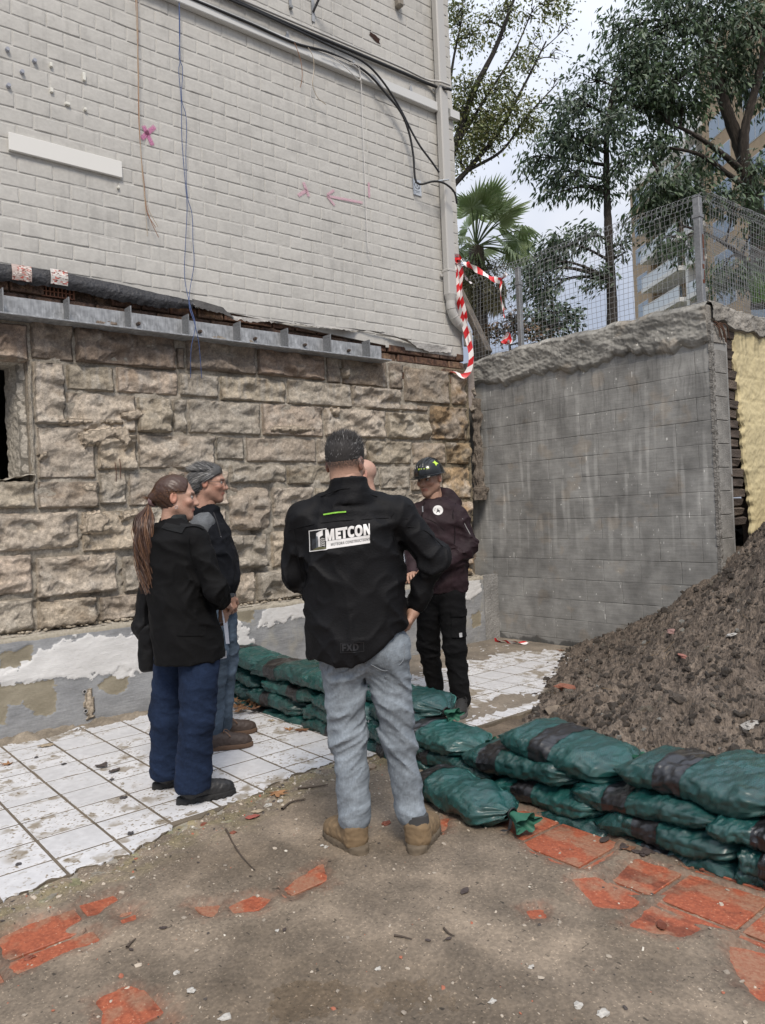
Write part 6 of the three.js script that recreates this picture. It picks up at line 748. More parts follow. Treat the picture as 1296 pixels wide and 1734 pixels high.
const headShape = (o) => { // face towards +z, origin mid-head, crown at +0.115, chin at -0.115
  const w = o.wide || 1, f = [];
  const skull = uni(0.035, ell(0, 0.028, -0.014, 0.075 * w, 0.086, 0.096), ell(0, -0.032, 0.022, 0.060 * w, 0.076, 0.070)), jaw = uni(0.03, cap(V(-0.050 * w, -0.055, 0.0), V(-0.012, -0.098, 0.058), 0.020, 0.017), cap(V(0.050 * w, -0.055, 0.0), V(0.012, -0.098, 0.058), 0.020, 0.017), ell(0, -0.099, 0.062, 0.020, 0.016, 0.018));
  const nose = uni(0.012, cap(V(0, 0.012, 0.084), V(0, -0.030, 0.106), 0.008, 0.0125), ell(-0.011, -0.034, 0.096, 0.008, 0.007, 0.010), ell(0.011, -0.034, 0.096, 0.008, 0.007, 0.010)), brow = uni(0.02, cap(V(-0.046, 0.020, 0.066), V(-0.012, 0.022, 0.083), 0.010, 0.010), cap(V(0.046, 0.020, 0.066), V(0.012, 0.022, 0.083), 0.010, 0.010)), cheek = uni(0.02, ell(-0.040, -0.022, 0.064, 0.022, 0.018, 0.018), ell(0.040, -0.022, 0.064, 0.022, 0.018, 0.018));
  const lips = uni(0.006, cap(V(-0.022, -0.064, 0.076), V(0, -0.060, 0.0885), 0.0055, 0.0065), cap(V(0.022, -0.064, 0.076), V(0, -0.060, 0.0885), 0.0055, 0.0065), cap(V(-0.016, -0.071, 0.078), V(0.016, -0.071, 0.078), 0.0068, 0.0068)), sock = (x, y, z) => Math.min(ell(-0.031, 0.003, 0.090, 0.017, 0.011, 0.014)(x, y, z), ell(0.031, 0.003, 0.090, 0.017, 0.011, 0.014)(x, y, z));
  const s1 = ell(-0.031, 0.003, 0.090, 0.017, 0.011, 0.014), s2 = ell(0.031, 0.003, 0.090, 0.017, 0.011, 0.014);
  const earO = uni(0.01, ell(-0.079 * w, -0.004, -0.014, 0.009, 0.031, 0.019), ell(0.079 * w, -0.004, -0.014, 0.009, 0.031, 0.019)), earI = (x, y, z) => Math.min(ell(-0.090 * w, 0.0, -0.010, 0.010, 0.018, 0.009)(x, y, z), ell(0.090 * w, 0.0, -0.010, 0.010, 0.018, 0.009)(x, y, z));
  const neck = cap(V(0, -0.06, -0.022), V(0, -0.20, -0.040), o.neck || 0.056, (o.neck || 0.056) * 1.08), eyesB = uni(0.002, ell(-0.031, 0.002, 0.0745, 0.0135, 0.0115, 0.0125), ell(0.031, 0.002, 0.0745, 0.0135, 0.0115, 0.0125));
  return (x, y, z) => { let d = smin(skull(x, y, z), jaw(x, y, z), 0.03); d = smin(d, cheek(x, y, z), 0.02); d = smin(d, brow(x, y, z), 0.016); d = smax(d, -Math.min(s1(x, y, z), s2(x, y, z)), 0.012); d = smin(d, nose(x, y, z), 0.014); d = smin(d, lips(x, y, z), 0.006); d = smin(d, neck(x, y, z), 0.028); d = smin(d, smax(earO(x, y, z), -earI(x, y, z), 0.006), 0.008); return d; };
};
const skullOnly = (w) => uni(0.035, ell(0, 0.028, -0.014, 0.075 * w, 0.086, 0.096), ell(0, -0.032, 0.022, 0.060 * w, 0.076, 0.070));
// one hand: wrist at the origin, fingers towards +x, palm down (-y), thumb on +z side
function handShape(curl = 0.5, s = 1, spread = 0.1) {
  const f = [uni(0.02, cap(V(-0.03, 0, 0), V(0.02, 0, 0), 0.024, 0.026), cap(V(0.02, 0, -0.022), V(0.085, 0, -0.026), 0.017, 0.014), cap(V(0.02, 0, 0.0), V(0.088, 0.002, 0.0), 0.018, 0.015), cap(V(0.02, 0, 0.020), V(0.085, 0, 0.024), 0.017, 0.014))];
  const fin = [[-0.030, 0.072, 0.85], [-0.010, 0.080, 1], [0.011, 0.078, 0.97], [0.030, 0.062, 0.78]];
  const fs = fin.map(([z, L, k], i) => { let p = V(0.085, 0.002, -z * 1.0), a = -curl * 0.6, out = []; const seg = [0.042 * k, 0.026 * k, 0.020 * k]; for (let q = 0; q < 3; q++) { const n = p.clone().add(V(Math.cos(a) * seg[q], Math.sin(a) * seg[q], -z * spread * 0.4)); out.push(cap(p, n, 0.0098 - q * 0.0008, 0.0092 - q * 0.0009)); p = n; a -= curl * (0.75 + 0.1 * i); } return uni(0.004, ...out); });
  const t0 = V(0.018, -0.004, 0.022), t1 = V(0.050, -0.012, 0.050), t2 = V(0.080, -0.018 - 0.01 * curl, 0.056), t3 = V(0.104, -0.022 - 0.02 * curl, 0.050), th = uni(0.006, cap(t0, t1, 0.016, 0.0125), cap(t1, t2, 0.012, 0.0105), cap(t2, t3, 0.0105, 0.0085));
  return (x, y, z) => { x /= s; y /= s; z /= s; let d = f[0](x, y, z); let e = Math.min(...fs.map((q) => q(x, y, z))); d = smin(d, e, 0.008); d = smin(d, th(x, y, z), 0.010); return d * s; };
}
// shoe: heel at origin, toe along +x
function shoe(parent, H, Tp, o) {
  const L = Math.hypot(Tp.x - H.x, Tp.z - H.z), ang = Math.atan2(-(Tp.z - H.z), Tp.x - H.x), sc = L / 0.29, hgt = o.shaft || 0.09, up = uni(0.03, ell(0.215, 0.042, 0, 0.078, 0.046, 0.046), ell(0.13, 0.055, 0, 0.085, 0.052, 0.040), cap(V(0.055, 0.05, 0), V(0.055, hgt, 0), 0.044, 0.046)), sole = (x, y, z) => { const w = mix(0.036, 0.050, ss(0.03, 0.2, x)) * (x > 0.2 ? Math.sqrt(Math.max(0.02, 1 - Math.pow((x - 0.2) / 0.10, 2))) : x < 0.04 ? Math.sqrt(Math.max(0.02, 1 - Math.pow((0.04 - x) / 0.05, 2))) : 1); const d = Math.max(Math.abs(z) - w, x - 0.30, -0.012 - x); return smax(d, Math.abs(y - 0.016) - 0.016 - (x < 0.09 ? 0.004 : 0), 0.008); };
  const S = new THREE.Group(); S.name = 'shoe'; parent.add(S); S.position.copy(H); S.rotation.y = ang; const wd = o.wide || 1, M = (g) => g.scale(sc, o.tall || 1, sc * wd);
  const uf = (x, y, z) => smax(up(x, y, z) - 0.0025 * n3(x * 40, y * 40, z * 40) * 1, 0.012 - y, 0.01);
  mesh('upper', M(nets(uf, [-0.02, 0, -0.07], [0.32, hgt + 0.06, 0.07], 0.006)), o.upper, S); mesh('sole', M(nets((x, y, z) => sole(x, y, z) + (o.cleat && y < 0.012 ? 0.004 * Math.sin(x * 160) : 0), [-0.03, -0.012, -0.07], [0.33, 0.05, 0.07], 0.006)), o.sole, S);
  if (o.collar) mesh('collar', M(new THREE.CylinderGeometry(0.040, 0.044, 0.05, 22, 1).translate(0.055, hgt + 0.02, 0)), o.collar, S);
  if (o.lace) { const l = []; for (let i = 0; i < 4; i++) l.push(tube([V(0.105 + i * 0.022, 0.098 - i * 0.009 - (hgt < 0.08 ? 0.008 : 0), -0.024), V(0.108 + i * 0.022, 0.108 - i * 0.009 - (hgt < 0.08 ? 0.008 : 0), 0), V(0.105 + i * 0.022, 0.098 - i * 0.009 - (hgt < 0.08 ? 0.008 : 0), 0.024)], 0.003, 5)); for (const sg of [-1, 1]) l.push(tube([V(0.115, 0.10, 0), V(0.13, 0.115, sg * 0.03), V(0.16, 0.085, sg * 0.045), V(0.14, 0.09, sg * 0.015)], 0.0028, 5)); mesh('laces', M(merge(l)), o.lace, S); }
  return S;
}
const ANG = -39.9 * Math.PI / 180; // persons' own axes: x to the right of the view, z towards it
function person(label, base) { const p = thing('person', label, 'person', [base.x, base.y, base.z]); p.rotation.y = ANG; const q = new THREE.Quaternion().setFromAxisAngle(V(0, 1, 0), -ANG); p.userData.loc = undefined; delete p.userData.loc; const toLocal = (v) => v.clone().sub(p.position).applyQuaternion(q), w0 = base.clone().sub(eye).dot(fwd); return { g: p, J: (px, py, dz = 0) => toLocal(at(px, py, w0 - dz)), G: (px, py, h = 0) => toLocal(onGround(px, py, h)), toLocal }; }
const frame = (pos, turn, pitch = 0, roll = 0, s = 1) => new THREE.Matrix4().compose(pos, new THREE.Quaternion().setFromEuler(new THREE.Euler(pitch, turn, roll, 'YXZ')), V(s, s, s));
function paintV(g, fn) { const p = g.attributes.position, c = new Float32Array(p.count * 3); for (let i = 0; i < p.count; i++) { const q = fn(p.getX(i), p.getY(i), p.getZ(i)); c[3 * i] = q[0]; c[3 * i + 1] = q[1]; c[3 * i + 2] = q[2]; } g.setAttribute('color', new THREE.BufferAttribute(c, 3)); return g; }
const skinTex = dataTex(256, 256, (u, v) => 0.94 + (pf(u, v, 40, 3, 3) - 0.5) * 0.12, true, [8, 8]);
const skinM = new THREE.MeshPhysicalMaterial({ vertexColors: true, map: skinTex, roughness: 0.52, bumpMap: uvRep(T.grain, 14), bumpScale: 0.0008 });
// head: skin, eyes, hair strands; M places it
function head(P, M, o) {
  const sk = o.skin, f = headShape(o), g = nets(f, [-0.105, -0.165, -0.125], [0.105, 0.13, 0.125], 0.0042, 0.012);
  paintV(g, (x, y, z) => { let c = sk.slice(); const n = 0.5 + 0.5 * fbm(x * 40, y * 40, z * 40, 2); c = c.map((q) => q * (0.92 + 0.16 * n)); const lip = z > 0.07 && Math.abs(x) < 0.026 && Math.abs(y + 0.066) < 0.010; if (lip) c = c.map((q, i) => q * [0.90, 0.66, 0.66][i]); const ch = Math.exp(-(((Math.abs(x) - 0.042) / 0.022) ** 2 + ((y + 0.028) / 0.02) ** 2)) * (z > 0.03 ? 1 : 0); c = c.map((q, i) => q * mix(1, [1.06, 0.88, 0.86][i], ch)); const ear = Math.abs(x) > 0.074; if (ear) c = c.map((q, i) => q * [1.05, 0.84, 0.80][i]); if (o.stubble && y < -0.038 && z > -0.02 && y > -0.12) { const s = ss(-0.038, -0.06, y) * (lip ? 0 : 1); c = c.map((q, i) => mix(q, q * [0.62, 0.62, 0.66][i], s * o.stubble * (0.6 + 0.5 * n))); }
    if (z > 0.055 && Math.abs(y - 0.023 - 0.10 * Math.abs(Math.abs(x) - 0.03) * -1) < 0.0062 && Math.abs(x) > 0.010 && Math.abs(x) < 0.050) c = (o.browCol || [0.05, 0.035, 0.03]).map((q, i) => mix(c[i], q, 0.7)); if (o.fade) { const hl = o.fade(x, y, z); if (hl > 0) { const k = hl * (0.35 + 0.65 * (n3(x * 420, y * 420, z * 420) > -0.2 ? 1 : 0)); c = c.map((q, i) => mix(q, o.hairCol[i] * 1.6, clamp(k))); } } return c; });
  g.applyMatrix4(M); 
  for (const sx of [-1, 1]) { const e = new THREE.SphereGeometry(0.0122, 20, 16); paintV(e, (x, y, z) => z > 0.0119 ? [0.01, 0.01, 0.01] : z > 0.0104 ? [0.07, 0.04, 0.025] : [0.34, 0.31, 0.29]); e.translate(sx * 0.031, 0.002, 0.0735); e.applyMatrix4(M); mesh('eye', e, eyeM, P); }
  return g;
}
const eyeM = mat({ vertexColors: true, roughness: 0.15 });
// strands scattered over a scalp region; flow(x,y,z) gives the lay of the hair
function strands(N, seed, region, flow, len, wid, w = 1, lift = 0.25) {
  const r = mulberry(seed), out = [], col = [], f = skullOnly(w); let n = 0, guard = 0;
  while (n < N && guard++ < N * 30) { const a = r() * 6.283, u = 2 * r() - 1, s = Math.sqrt(1 - u * u); const d = V(s * Math.cos(a), u, s * Math.sin(a)); const k = region(d.x * 0.09, d.y * 0.09 + 0.028, d.z * 0.1); if (k <= r()) continue; let t = 0.05; for (let q = 0; q < 12; q++) { const e = f(d.x * t, 0.02 + d.y * t, d.z * t - 0.01); t -= e; } const p = V(d.x * t, 0.02 + d.y * t, d.z * t - 0.01), fl = flow(p, d, r); const L = len(p, r), nrm = d.clone(); let c0 = p.clone().addScaledVector(nrm, -0.002), dir = fl.clone().addScaledVector(nrm, lift * (0.5 + r())).normalize(); const sd = dir.clone().cross(nrm).normalize().multiplyScalar(wid * (0.7 + 0.6 * r())); const p1 = c0.clone().addScaledVector(dir, L * 0.5), d2 = dir.clone().addScaledVector(nrm, -lift * 0.7).normalize(), p2 = p1.clone().addScaledVector(d2, L * 0.5); const A = c0.clone().add(sd), Bv = c0.clone().sub(sd), C = p1.clone().addScaledVector(sd, 0.8), D = p1.clone().addScaledVector(sd, -0.8); out.push(A, Bv, D, A, D, C, C, D, p2); n++; }
  const P = []; out.forEach((v) => P.push(v.x, v.y, v.z)); const g = new THREE.BufferGeometry(); g.setAttribute('position', new THREE.Float32BufferAttribute(P, 3)); g.computeVertexNormals(); return boxUV(g);
}
// patch of cloth print laid on a surface: centre c, looking along -n
function patch(f, c, n, up, w, h, nu, nv, off = 0.002, round = 0) { const rt = up.clone().cross(n).normalize(), u2 = n.clone().cross(rt).normalize(); return grid(nu, nv, (u, v) => { const p = c.clone().addScaledVector(rt, (u - 0.5) * w).addScaledVector(u2, (v - 0.5) * h).addScaledVector(n, 0.25); let t = 0; for (let q = 0; q < 60; q++) { const d = f(p.x - n.x * t, p.y - n.y * t, p.z - n.z * t); if (d < 0.0008) break; t += d * 0.7; if (t > 0.5) { t = 0.25; break; } } p.addScaledVector(n, -t + off); return [p.x, p.y, p.z]; }); }
function seam(f, pts, n, r = 0.0022) { return tube(pts.map((c) => { const p = c.clone().addScaledVector(n, 0.25); let t = 0; for (let q = 0; q < 60; q++) { const d = f(p.x - n.x * t, p.y - n.y * t, p.z - n.z * t); if (d < 0.0008) break; t += d * 0.7; if (t > 0.5) { t = 0.25; break; } } return p.addScaledVector(n, -t + 0.0006); }), r, 5, pts.length * 4); }
// cloth materials
const clothB = dataTex(256, 256, (u, v) => pf(u, v, 50, 3, 8) * 0.6 + ((Math.floor(u * 128) + Math.floor(v * 128)) % 2) * 0.2, false, [5, 5]);
const cloth = (c, rough = 0.9, sheen = 0.02) => new THREE.MeshPhysicalMaterial({ color: lin(...c), roughness: rough, specularIntensity: 0.35, bumpMap: clothB, bumpScale: 0.0012, sheen, sheenRoughness: 0.6, sheenColor: lin(0.3, 0.3, 0.32), map: uvRep(T.mottle, 3) });
const denimT = (tone) => dataTex(512, 512, (u, v) => { const t = pn(u * 256, v * 40, 256, 4), a = pf(u, v, 5, 4, 9), b = pf(u, v, 60, 2, 3), f = 1 + (t - 0.5) * 0.10 + (b - 0.5) * 0.16 + (a - 0.5) * tone; return [0.80 * f, 0.81 * f, 0.82 * f]; }, true, [2, 2]);
const denim = (c, tone) => new THREE.MeshPhysicalMaterial({ color: lin(...c), roughness: 0.92, map: denimT(tone), bumpMap: clothB, bumpScale: 0.0015, specularIntensity: 0.35 });
function placeHand(fn, wrist, dir, palmN, mirror, cell = 0.0042) { const x = dir.clone().normalize(), y = palmN.clone().negate().addScaledVector(x, palmN.dot(x)).normalize(), z = x.clone().cross(y).multiplyScalar(mirror ? -1 : 1); const g = nets(fn, [-0.06, -0.10, -0.06], [0.20, 0.04, 0.09], cell, 0.012), M = new THREE.Matrix4().makeBasis(x, y, z); M.setPosition(wrist); g.applyMatrix4(M); if (mirror) { const ix = g.index.array; for (let i = 0; i < ix.length; i += 3) { const t = ix[i]; ix[i] = ix[i + 1]; ix[i + 1] = t; } } g.computeVertexNormals(); return g; }
const skinPaint = (sk) => (x, y, z) => { const n = 0.9 + 0.2 * (0.5 + 0.5 * fbm(x * 50, y * 50, z * 50, 2)); return sk.map((q) => q * n); };
// ---- man in black work jacket and light jeans, seen from behind
{
  const base = onGround(645, 1436, 0.012), { g, J, G } = person('man in black work jacket and light blue jeans standing hand on hip', base), skin = [0.46, 0.27, 0.19];
  const jm = cloth([0.0085, 0.0085, 0.010], 0.62, 0.03), K = (px, py, dz, a, b, t) => { const p = J(px, py, dz); return [p.y, p.x, p.z, a, b, t]; };
  // jacket
  const shL = J(514, 878), shR = J(676, 872), neckB = J(590, 838), elL = J(501, 972, -0.03), wrL = J(548, 1000, -0.27), elR = J(737, 945, 0.02), wrR = J(706, 1020, -0.03), coL = J(590, 818);
  const tor = stack([K(606, 1122, 0.014, 0.206, 0.140), K(606, 1090, 0.014, 0.213, 0.146), K(604, 1020, 0.006, 0.215, 0.142), K(598, 950, 0.0, 0.212, 0.140), K(592, 895, 0, 0.205, 0.130), K(591, 868, 0, 0.165, 0.108), K(591, 848, 0, 0.085, 0.085)], 2.4);
  const collar = stack([K(592, 852, 0.01, 0.112, 0.098), K(592, 834, 0.012, 0.094, 0.090), K(591, 816, 0.014, 0.084, 0.082), K(591, 809, 0.014, 0.083, 0.081)], 2);
  const arms = uni(0.03, cap(shL, elL, 0.072, 0.057), cap(elL, wrL, 0.057, 0.044), cap(shR, elR, 0.074, 0.056), cap(elR, wrR, 0.056, 0.043)), yoke = uni(0.05, cap(J(565, 850), shL, 0.058, 0.070), cap(J(617, 850), shR, 0.058, 0.072));
  const fl = folds(0.017, 4.2, 3.4, 4.2, 3), hemTop = J(690, 1062).y, hemLow = J(560, 1118).y, xA = J(540, 1100).x, xB = J(690, 1070).x;
  const jf = clothed((x, y, z) => { let d = smin(tor(x, y, z), yoke(x, y, z), 0.05); d = smin(d, collar(x, y, z), 0.02); const hem = mix(hemLow, hemTop, Math.pow(ss(0.35, 1.0, (x - xA) / (xB - xA)), 1.4)) + 0.018 * (1 - ss(0, 0.14, (x - xA) / (xB - xA))); d = smax(d, hem - y, 0.012); d = smin(d, arms(x, y, z), 0.028); return d; }, (x, y, z) => { const e = Math.min(Math.hypot(x - elR.x, y - elR.y), Math.hypot(x - elL.x, y - elL.y)); return fl(x, y, z) * (0.45 + 0.9 * Math.exp(-e * e / 0.02) + 0.35 * ss(1.15, 0.85, y)); });
  const pts = [shL, shR, elL, wrL, elR, wrR, coL, J(560, 1125)]; const [mn, mx] = bounds(pts, 0.13); mx[2] += 0.08; mn[2] -= 0.04;
  const jk = mesh('jacket', nets(jf, mn, mx, 0.0075), jm, g);
  const back = V(0, 0, 1), U = V(0, 1, 0);
  // print on the back
  const logo = canvasTex(1024, 480, (c) => { c.clearRect(0, 0, 1024, 480); c.save(); c.transform(1, -0.10, 0, 1, 0, 112); c.strokeStyle = '#d9d7d4'; c.lineWidth = 13; c.strokeRect(14, 10, 296, 336); c.fillStyle = '#050506'; c.fillRect(22, 18, 280, 320); c.fillStyle = '#d9d7d4'; c.fillRect(300, 214, 718, 130); c.fillStyle = '#2c2f33'; c.fillRect(60, 150, 70, 160); c.fillStyle = '#5a5f64'; c.fillRect(130, 60, 60, 250); c.fillStyle = '#d9d7d4'; c.beginPath(); c.moveTo(140, 60); c.lineTo(250, 20); c.lineTo(250, 110); c.lineTo(200, 130); c.lineTo(200, 290); c.lineTo(165, 290); c.lineTo(165, 120); c.lineTo(140, 110); c.fill(); c.fillStyle = '#b8b6b2'; for (let i = 0; i < 5; i++) { c.beginPath(); c.moveTo(205, 170 + i * 28); c.lineTo(235, 150 + i * 28); c.lineTo(280, 168 + i * 28); c.lineTo(280, 182 + i * 28); c.lineTo(235, 164 + i * 28); c.lineTo(205, 186 + i * 28); c.fill(); } c.fillStyle = '#5b5a3c'; c.beginPath(); c.moveTo(70, 325); c.lineTo(170, 290); c.lineTo(300, 310); c.lineTo(300, 335); c.lineTo(70, 338); c.fill(); c.fillStyle = '#e6e4e1'; c.font = '900 230px sans-serif'; c.save(); c.translate(282, 200); c.scale(0.80, 1); c.lineWidth = 10; c.strokeStyle = '#e6e4e1'; c.fillText('METCON', 0, 0); c.strokeText('METCON', 0, 0); c.restore(); c.fillStyle = '#0b0b0c'; c.font = '700 62px sans-serif'; c.save(); c.translate(372, 302); c.scale(0.80, 1); c.fillText('METEORA CONSTRUCTIONS', 0, 0); c.restore(); c.restore(); });
  const lm = new THREE.MeshStandardMaterial({ map: logo, transparent: true, alphaTest: 0.3, roughness: 0.7, side: DS });
  mesh('back_print', patch(jf, J(577, 908), back, U, 0.262, 0.262 * 480 / 1024, 40, 18, 0.0022), lm, jk);
  mesh('green_tab', patch(jf, J(570, 879), V(0, 0.25, 1).normalize(), U.clone().applyAxisAngle(V(0, 0, 1), 0.03), 0.098, 0.006, 20, 2, 0.003), mat({ color: lin(0.28, 0.62, 0.07), roughness: 0.5, side: DS }), jk);
  const fx = canvasTex(256, 110, (c) => { c.clearRect(0, 0, 256, 110); c.fillStyle = '#1f1f22'; c.font = '900 100px sans-serif'; c.fillText('FXD', 14, 88); c.strokeStyle = '#1f1f22'; c.lineWidth = 5; c.strokeRect(5, 5, 246, 100); });
  mesh('hem_print', patch(jf, J(599, 1085), back, U, 0.10, 0.043, 16, 8, 0.002), new THREE.MeshStandardMaterial({ map: fx, transparent: true, alphaTest: 0.3, roughness: 0.5, side: DS }), jk);
  const sm = cloth([0.008, 0.008, 0.009], 0.6), sp = (l, n = back, r = 0.002) => mesh('seam', seam(jf, l.map((q) => J(...q)), n, r), sm, jk);
  sp([[493, 897], [520, 890], [570, 882], [620, 879], [655, 877], [690, 879]]); sp([[690, 860], [657, 880], [664, 920], [675, 960]], V(0.2, 0.2, 1).normalize()); sp([[545, 848], [590, 842], [640, 848]], V(0, 0.35, 1).normalize(), 0.0025); sp([[500, 895], [507, 940], [515, 985]]); sp([[682, 900], [715, 905], [745, 930]], V(0.2, 0.3, 1).normalize());
  // jeans
  const hL = J(578, 1098), hR = J(655, 1095), kL = J(592, 1250, -0.02), kR = J(674, 1255, -0.02), aL = J(600, 1384, 0.0), aR = J(697, 1376, 0.0), dm = denim([0.36, 0.40, 0.435], 0.5);
  const legs = uni(0.012, uni(0.03, cap(hL, kL, 0.098, 0.076), cap(kL, aL, 0.072, 0.071)), uni(0.03, cap(hR, kR, 0.098, 0.072), cap(kR, aR, 0.069, 0.064))), seat = ell((hL.x + hR.x) / 2, hL.y - 0.005, 0.018, 0.178, 0.11, 0.108);
  const jfold = folds(0.015, 3.2, 6.5, 3.2, 11), jfold2 = folds(0.006, 7, 6, 7, 4), aY = aL.y - 0.030, gx = (hL.x + hR.x) / 2;
  const cutL = J(560, 1104).y, cutR = J(680, 1062).y, cxL = J(560, 1104).x, cxR = J(680, 1062).x, lf = clothed((x, y, z) => Math.max(smax(smin(legs(x, y, z), seat(x, y, z), 0.05), aY - 0.004 - y, 0.006), y - mix(cutL, cutR, ss(0.45, 1, (x - cxL) / (cxR - cxL)))), (x, y, z) => { const k = Math.exp(-((y - kL.y) ** 2) / 0.03), h = Math.exp(-((y - aY - 0.03) ** 2) / 0.008), t = Math.exp(-((y - hL.y + 0.12) ** 2) / 0.02); return jfold(x + (x > gx ? 3 : 0), y + (x > gx ? 0.7 : -0.6) * x, z) * (0.35 + 0.8 * k + 0.5 * h + 0.4 * t) * ss(aY, aY + 0.05, y) + jfold2(x, y, z) * 0.5; });
  { const [a, b] = bounds([hL, hR, aL, aR, kL, kR], 0.15); b[1] = hL.y + 0.16; const jeans = mesh('jeans', nets(lf, a, b, 0.0075), dm, g);
    const st = mat({ color: lin(0.20, 0.22, 0.24) }); for (const [l] of [[[[558, 1120], [556, 1130], [585, 1130], [603, 1116]]], [[[628, 1116], [655, 1128], [682, 1112], [684, 1085]]]]) mesh('pocket_stitch', seam(lf, l.map((q) => J(...q)), back, 0.0022), st, jeans); mesh('pocket_stitch', seam(lf, [[620, 1105], [619, 1118], [620, 1135]].map((q) => J(...q)), back, 0.002), st, jeans);
     }
  // boots
  const up = mat({ color: lin(0.34, 0.235, 0.13), map: T.mottle, roughness: 0.85, bumpMap: T.grain, bumpScale: 0.002 }), so = mat({ color: lin(0.20, 0.155, 0.105), map: T.mottle, roughness: 0.9 }), cm = mat({ color: lin(0.045, 0.045, 0.045), roughness: 0.9 });
  for (const [h, t] of [[[616, 1450], [560, 1412]], [[703, 1450], [733, 1398]]]) { const H = G(h[0], h[1], 0.01), Tt = G(t[0], t[1], 0.01), d = Tt.clone().sub(H).setLength(0.30); const S = shoe(g, H, H.clone().add(d), { shaft: 0.095, upper: up, sole: so, collar: cm, cleat: true, wide: 1.22, tall: 1.12 }); S.name = 'boot'; }
  // head, hair, hand
  const HM = frame(J(586, 786, -0.035), 2.75, 0.10, 0, 1.02), hairC = [0.030, 0.027, 0.026];
  const fade = (x, y, z) => ss(-0.045, 0.0, y + 0.2 * Math.max(0, -z - 0.06)) * ss(0.045, 0.0, z) * (Math.abs(x) > 0.0 ? 1 : 1) * 0.85;
  const hg = head(g, HM, { skin, hairCol: hairC, fade, stubble: 0.4 });
  const hand = placeHand(handShape(0.75, 1.05), J(703, 1028, -0.03), V(-0.45, -0.85, -0.25), V(-0.85, 0.35, 0.2), false); paintV(hand, skinPaint(skin));
  const bd = nets(uni(0.06, stack([K(604, 1090, 0, 0.16, 0.1), K(592, 895, 0, 0.16, 0.095), K(591, 870, 0, 0.07, 0.06)]), cap(hL, kL, 0.075, 0.055), cap(kL, aL, 0.055, 0.042), cap(hR, kR, 0.075, 0.055), cap(kR, aR, 0.055, 0.042), cap(shL, elL, 0.04, 0.026), cap(elL, wrL, 0.026, 0.026), cap(shR, elR, 0.04, 0.026), cap(elR, wrR, 0.026, 0.028), cap(J(591, 860), J(588, 815), 0.055, 0.055)), ...bounds([...pts, aL, aR], 0.06), 0.014); paintV(bd, skinPaint(skin));
  mesh('body', merge([bd, hg, hand]), skinM, g);
  const hairM = mat({ color: lin(...hairC), roughness: 0.8, side: DS }), region = (x, y, z) => ss(-0.005, 0.03, y - 0.3 * Math.max(0, z - 0.02) - (z > 0.05 ? 0.04 : 0));
  const hf = (x, y, z) => { const s = skullOnly(1)(x, y, z) - 0.0005 - 0.013 * ss(0.01, 0.085, y) - 0.004 * ss(0.02, 0.06, y) * (ridge(x * 60, y * 25, z * 60, 2) - 0.6); return smax(s, 0.004 - y + 0.55 * Math.max(0, z - 0.01) - 0.3 * Math.max(0, -z - 0.05), 0.01); };
  const hh = nets(hf, [-0.1, -0.03, -0.13], [0.1, 0.15, 0.11], 0.0045, 0.012); hh.applyMatrix4(HM); const hair = mesh('hair', hh, hairM, g);
  const hs = strands(5200, 4, region, (p, d, r) => V(0.5 * (r() - 0.5), 0.5 + 0.3 * r(), 0.35 + (r() - 0.5) * 0.8), (p, r) => mix(0.012, 0.044, ss(0.02, 0.09, p.y)) * (0.7 + 0.6 * r()), 0.0010, 1, 0.8); hs.applyMatrix4(HM); mesh('hair_strands', hs, hairM, hair); const hs2 = strands(330, 9, (x, y, z) => 0.6 * region(x, y, z), (p, d, r) => V(0.5 * (r() - 0.5), 0.5, 0.3 + (r() - 0.5) * 0.8), (p, r) => mix(0.014, 0.046, ss(0.02, 0.09, p.y)), 0.0014, 1, 0.9); hs2.applyMatrix4(HM); mesh('grey_strands', hs2, mat({ color: lin(0.22, 0.215, 0.21), roughness: 0.5, side: DS }), hair);
}
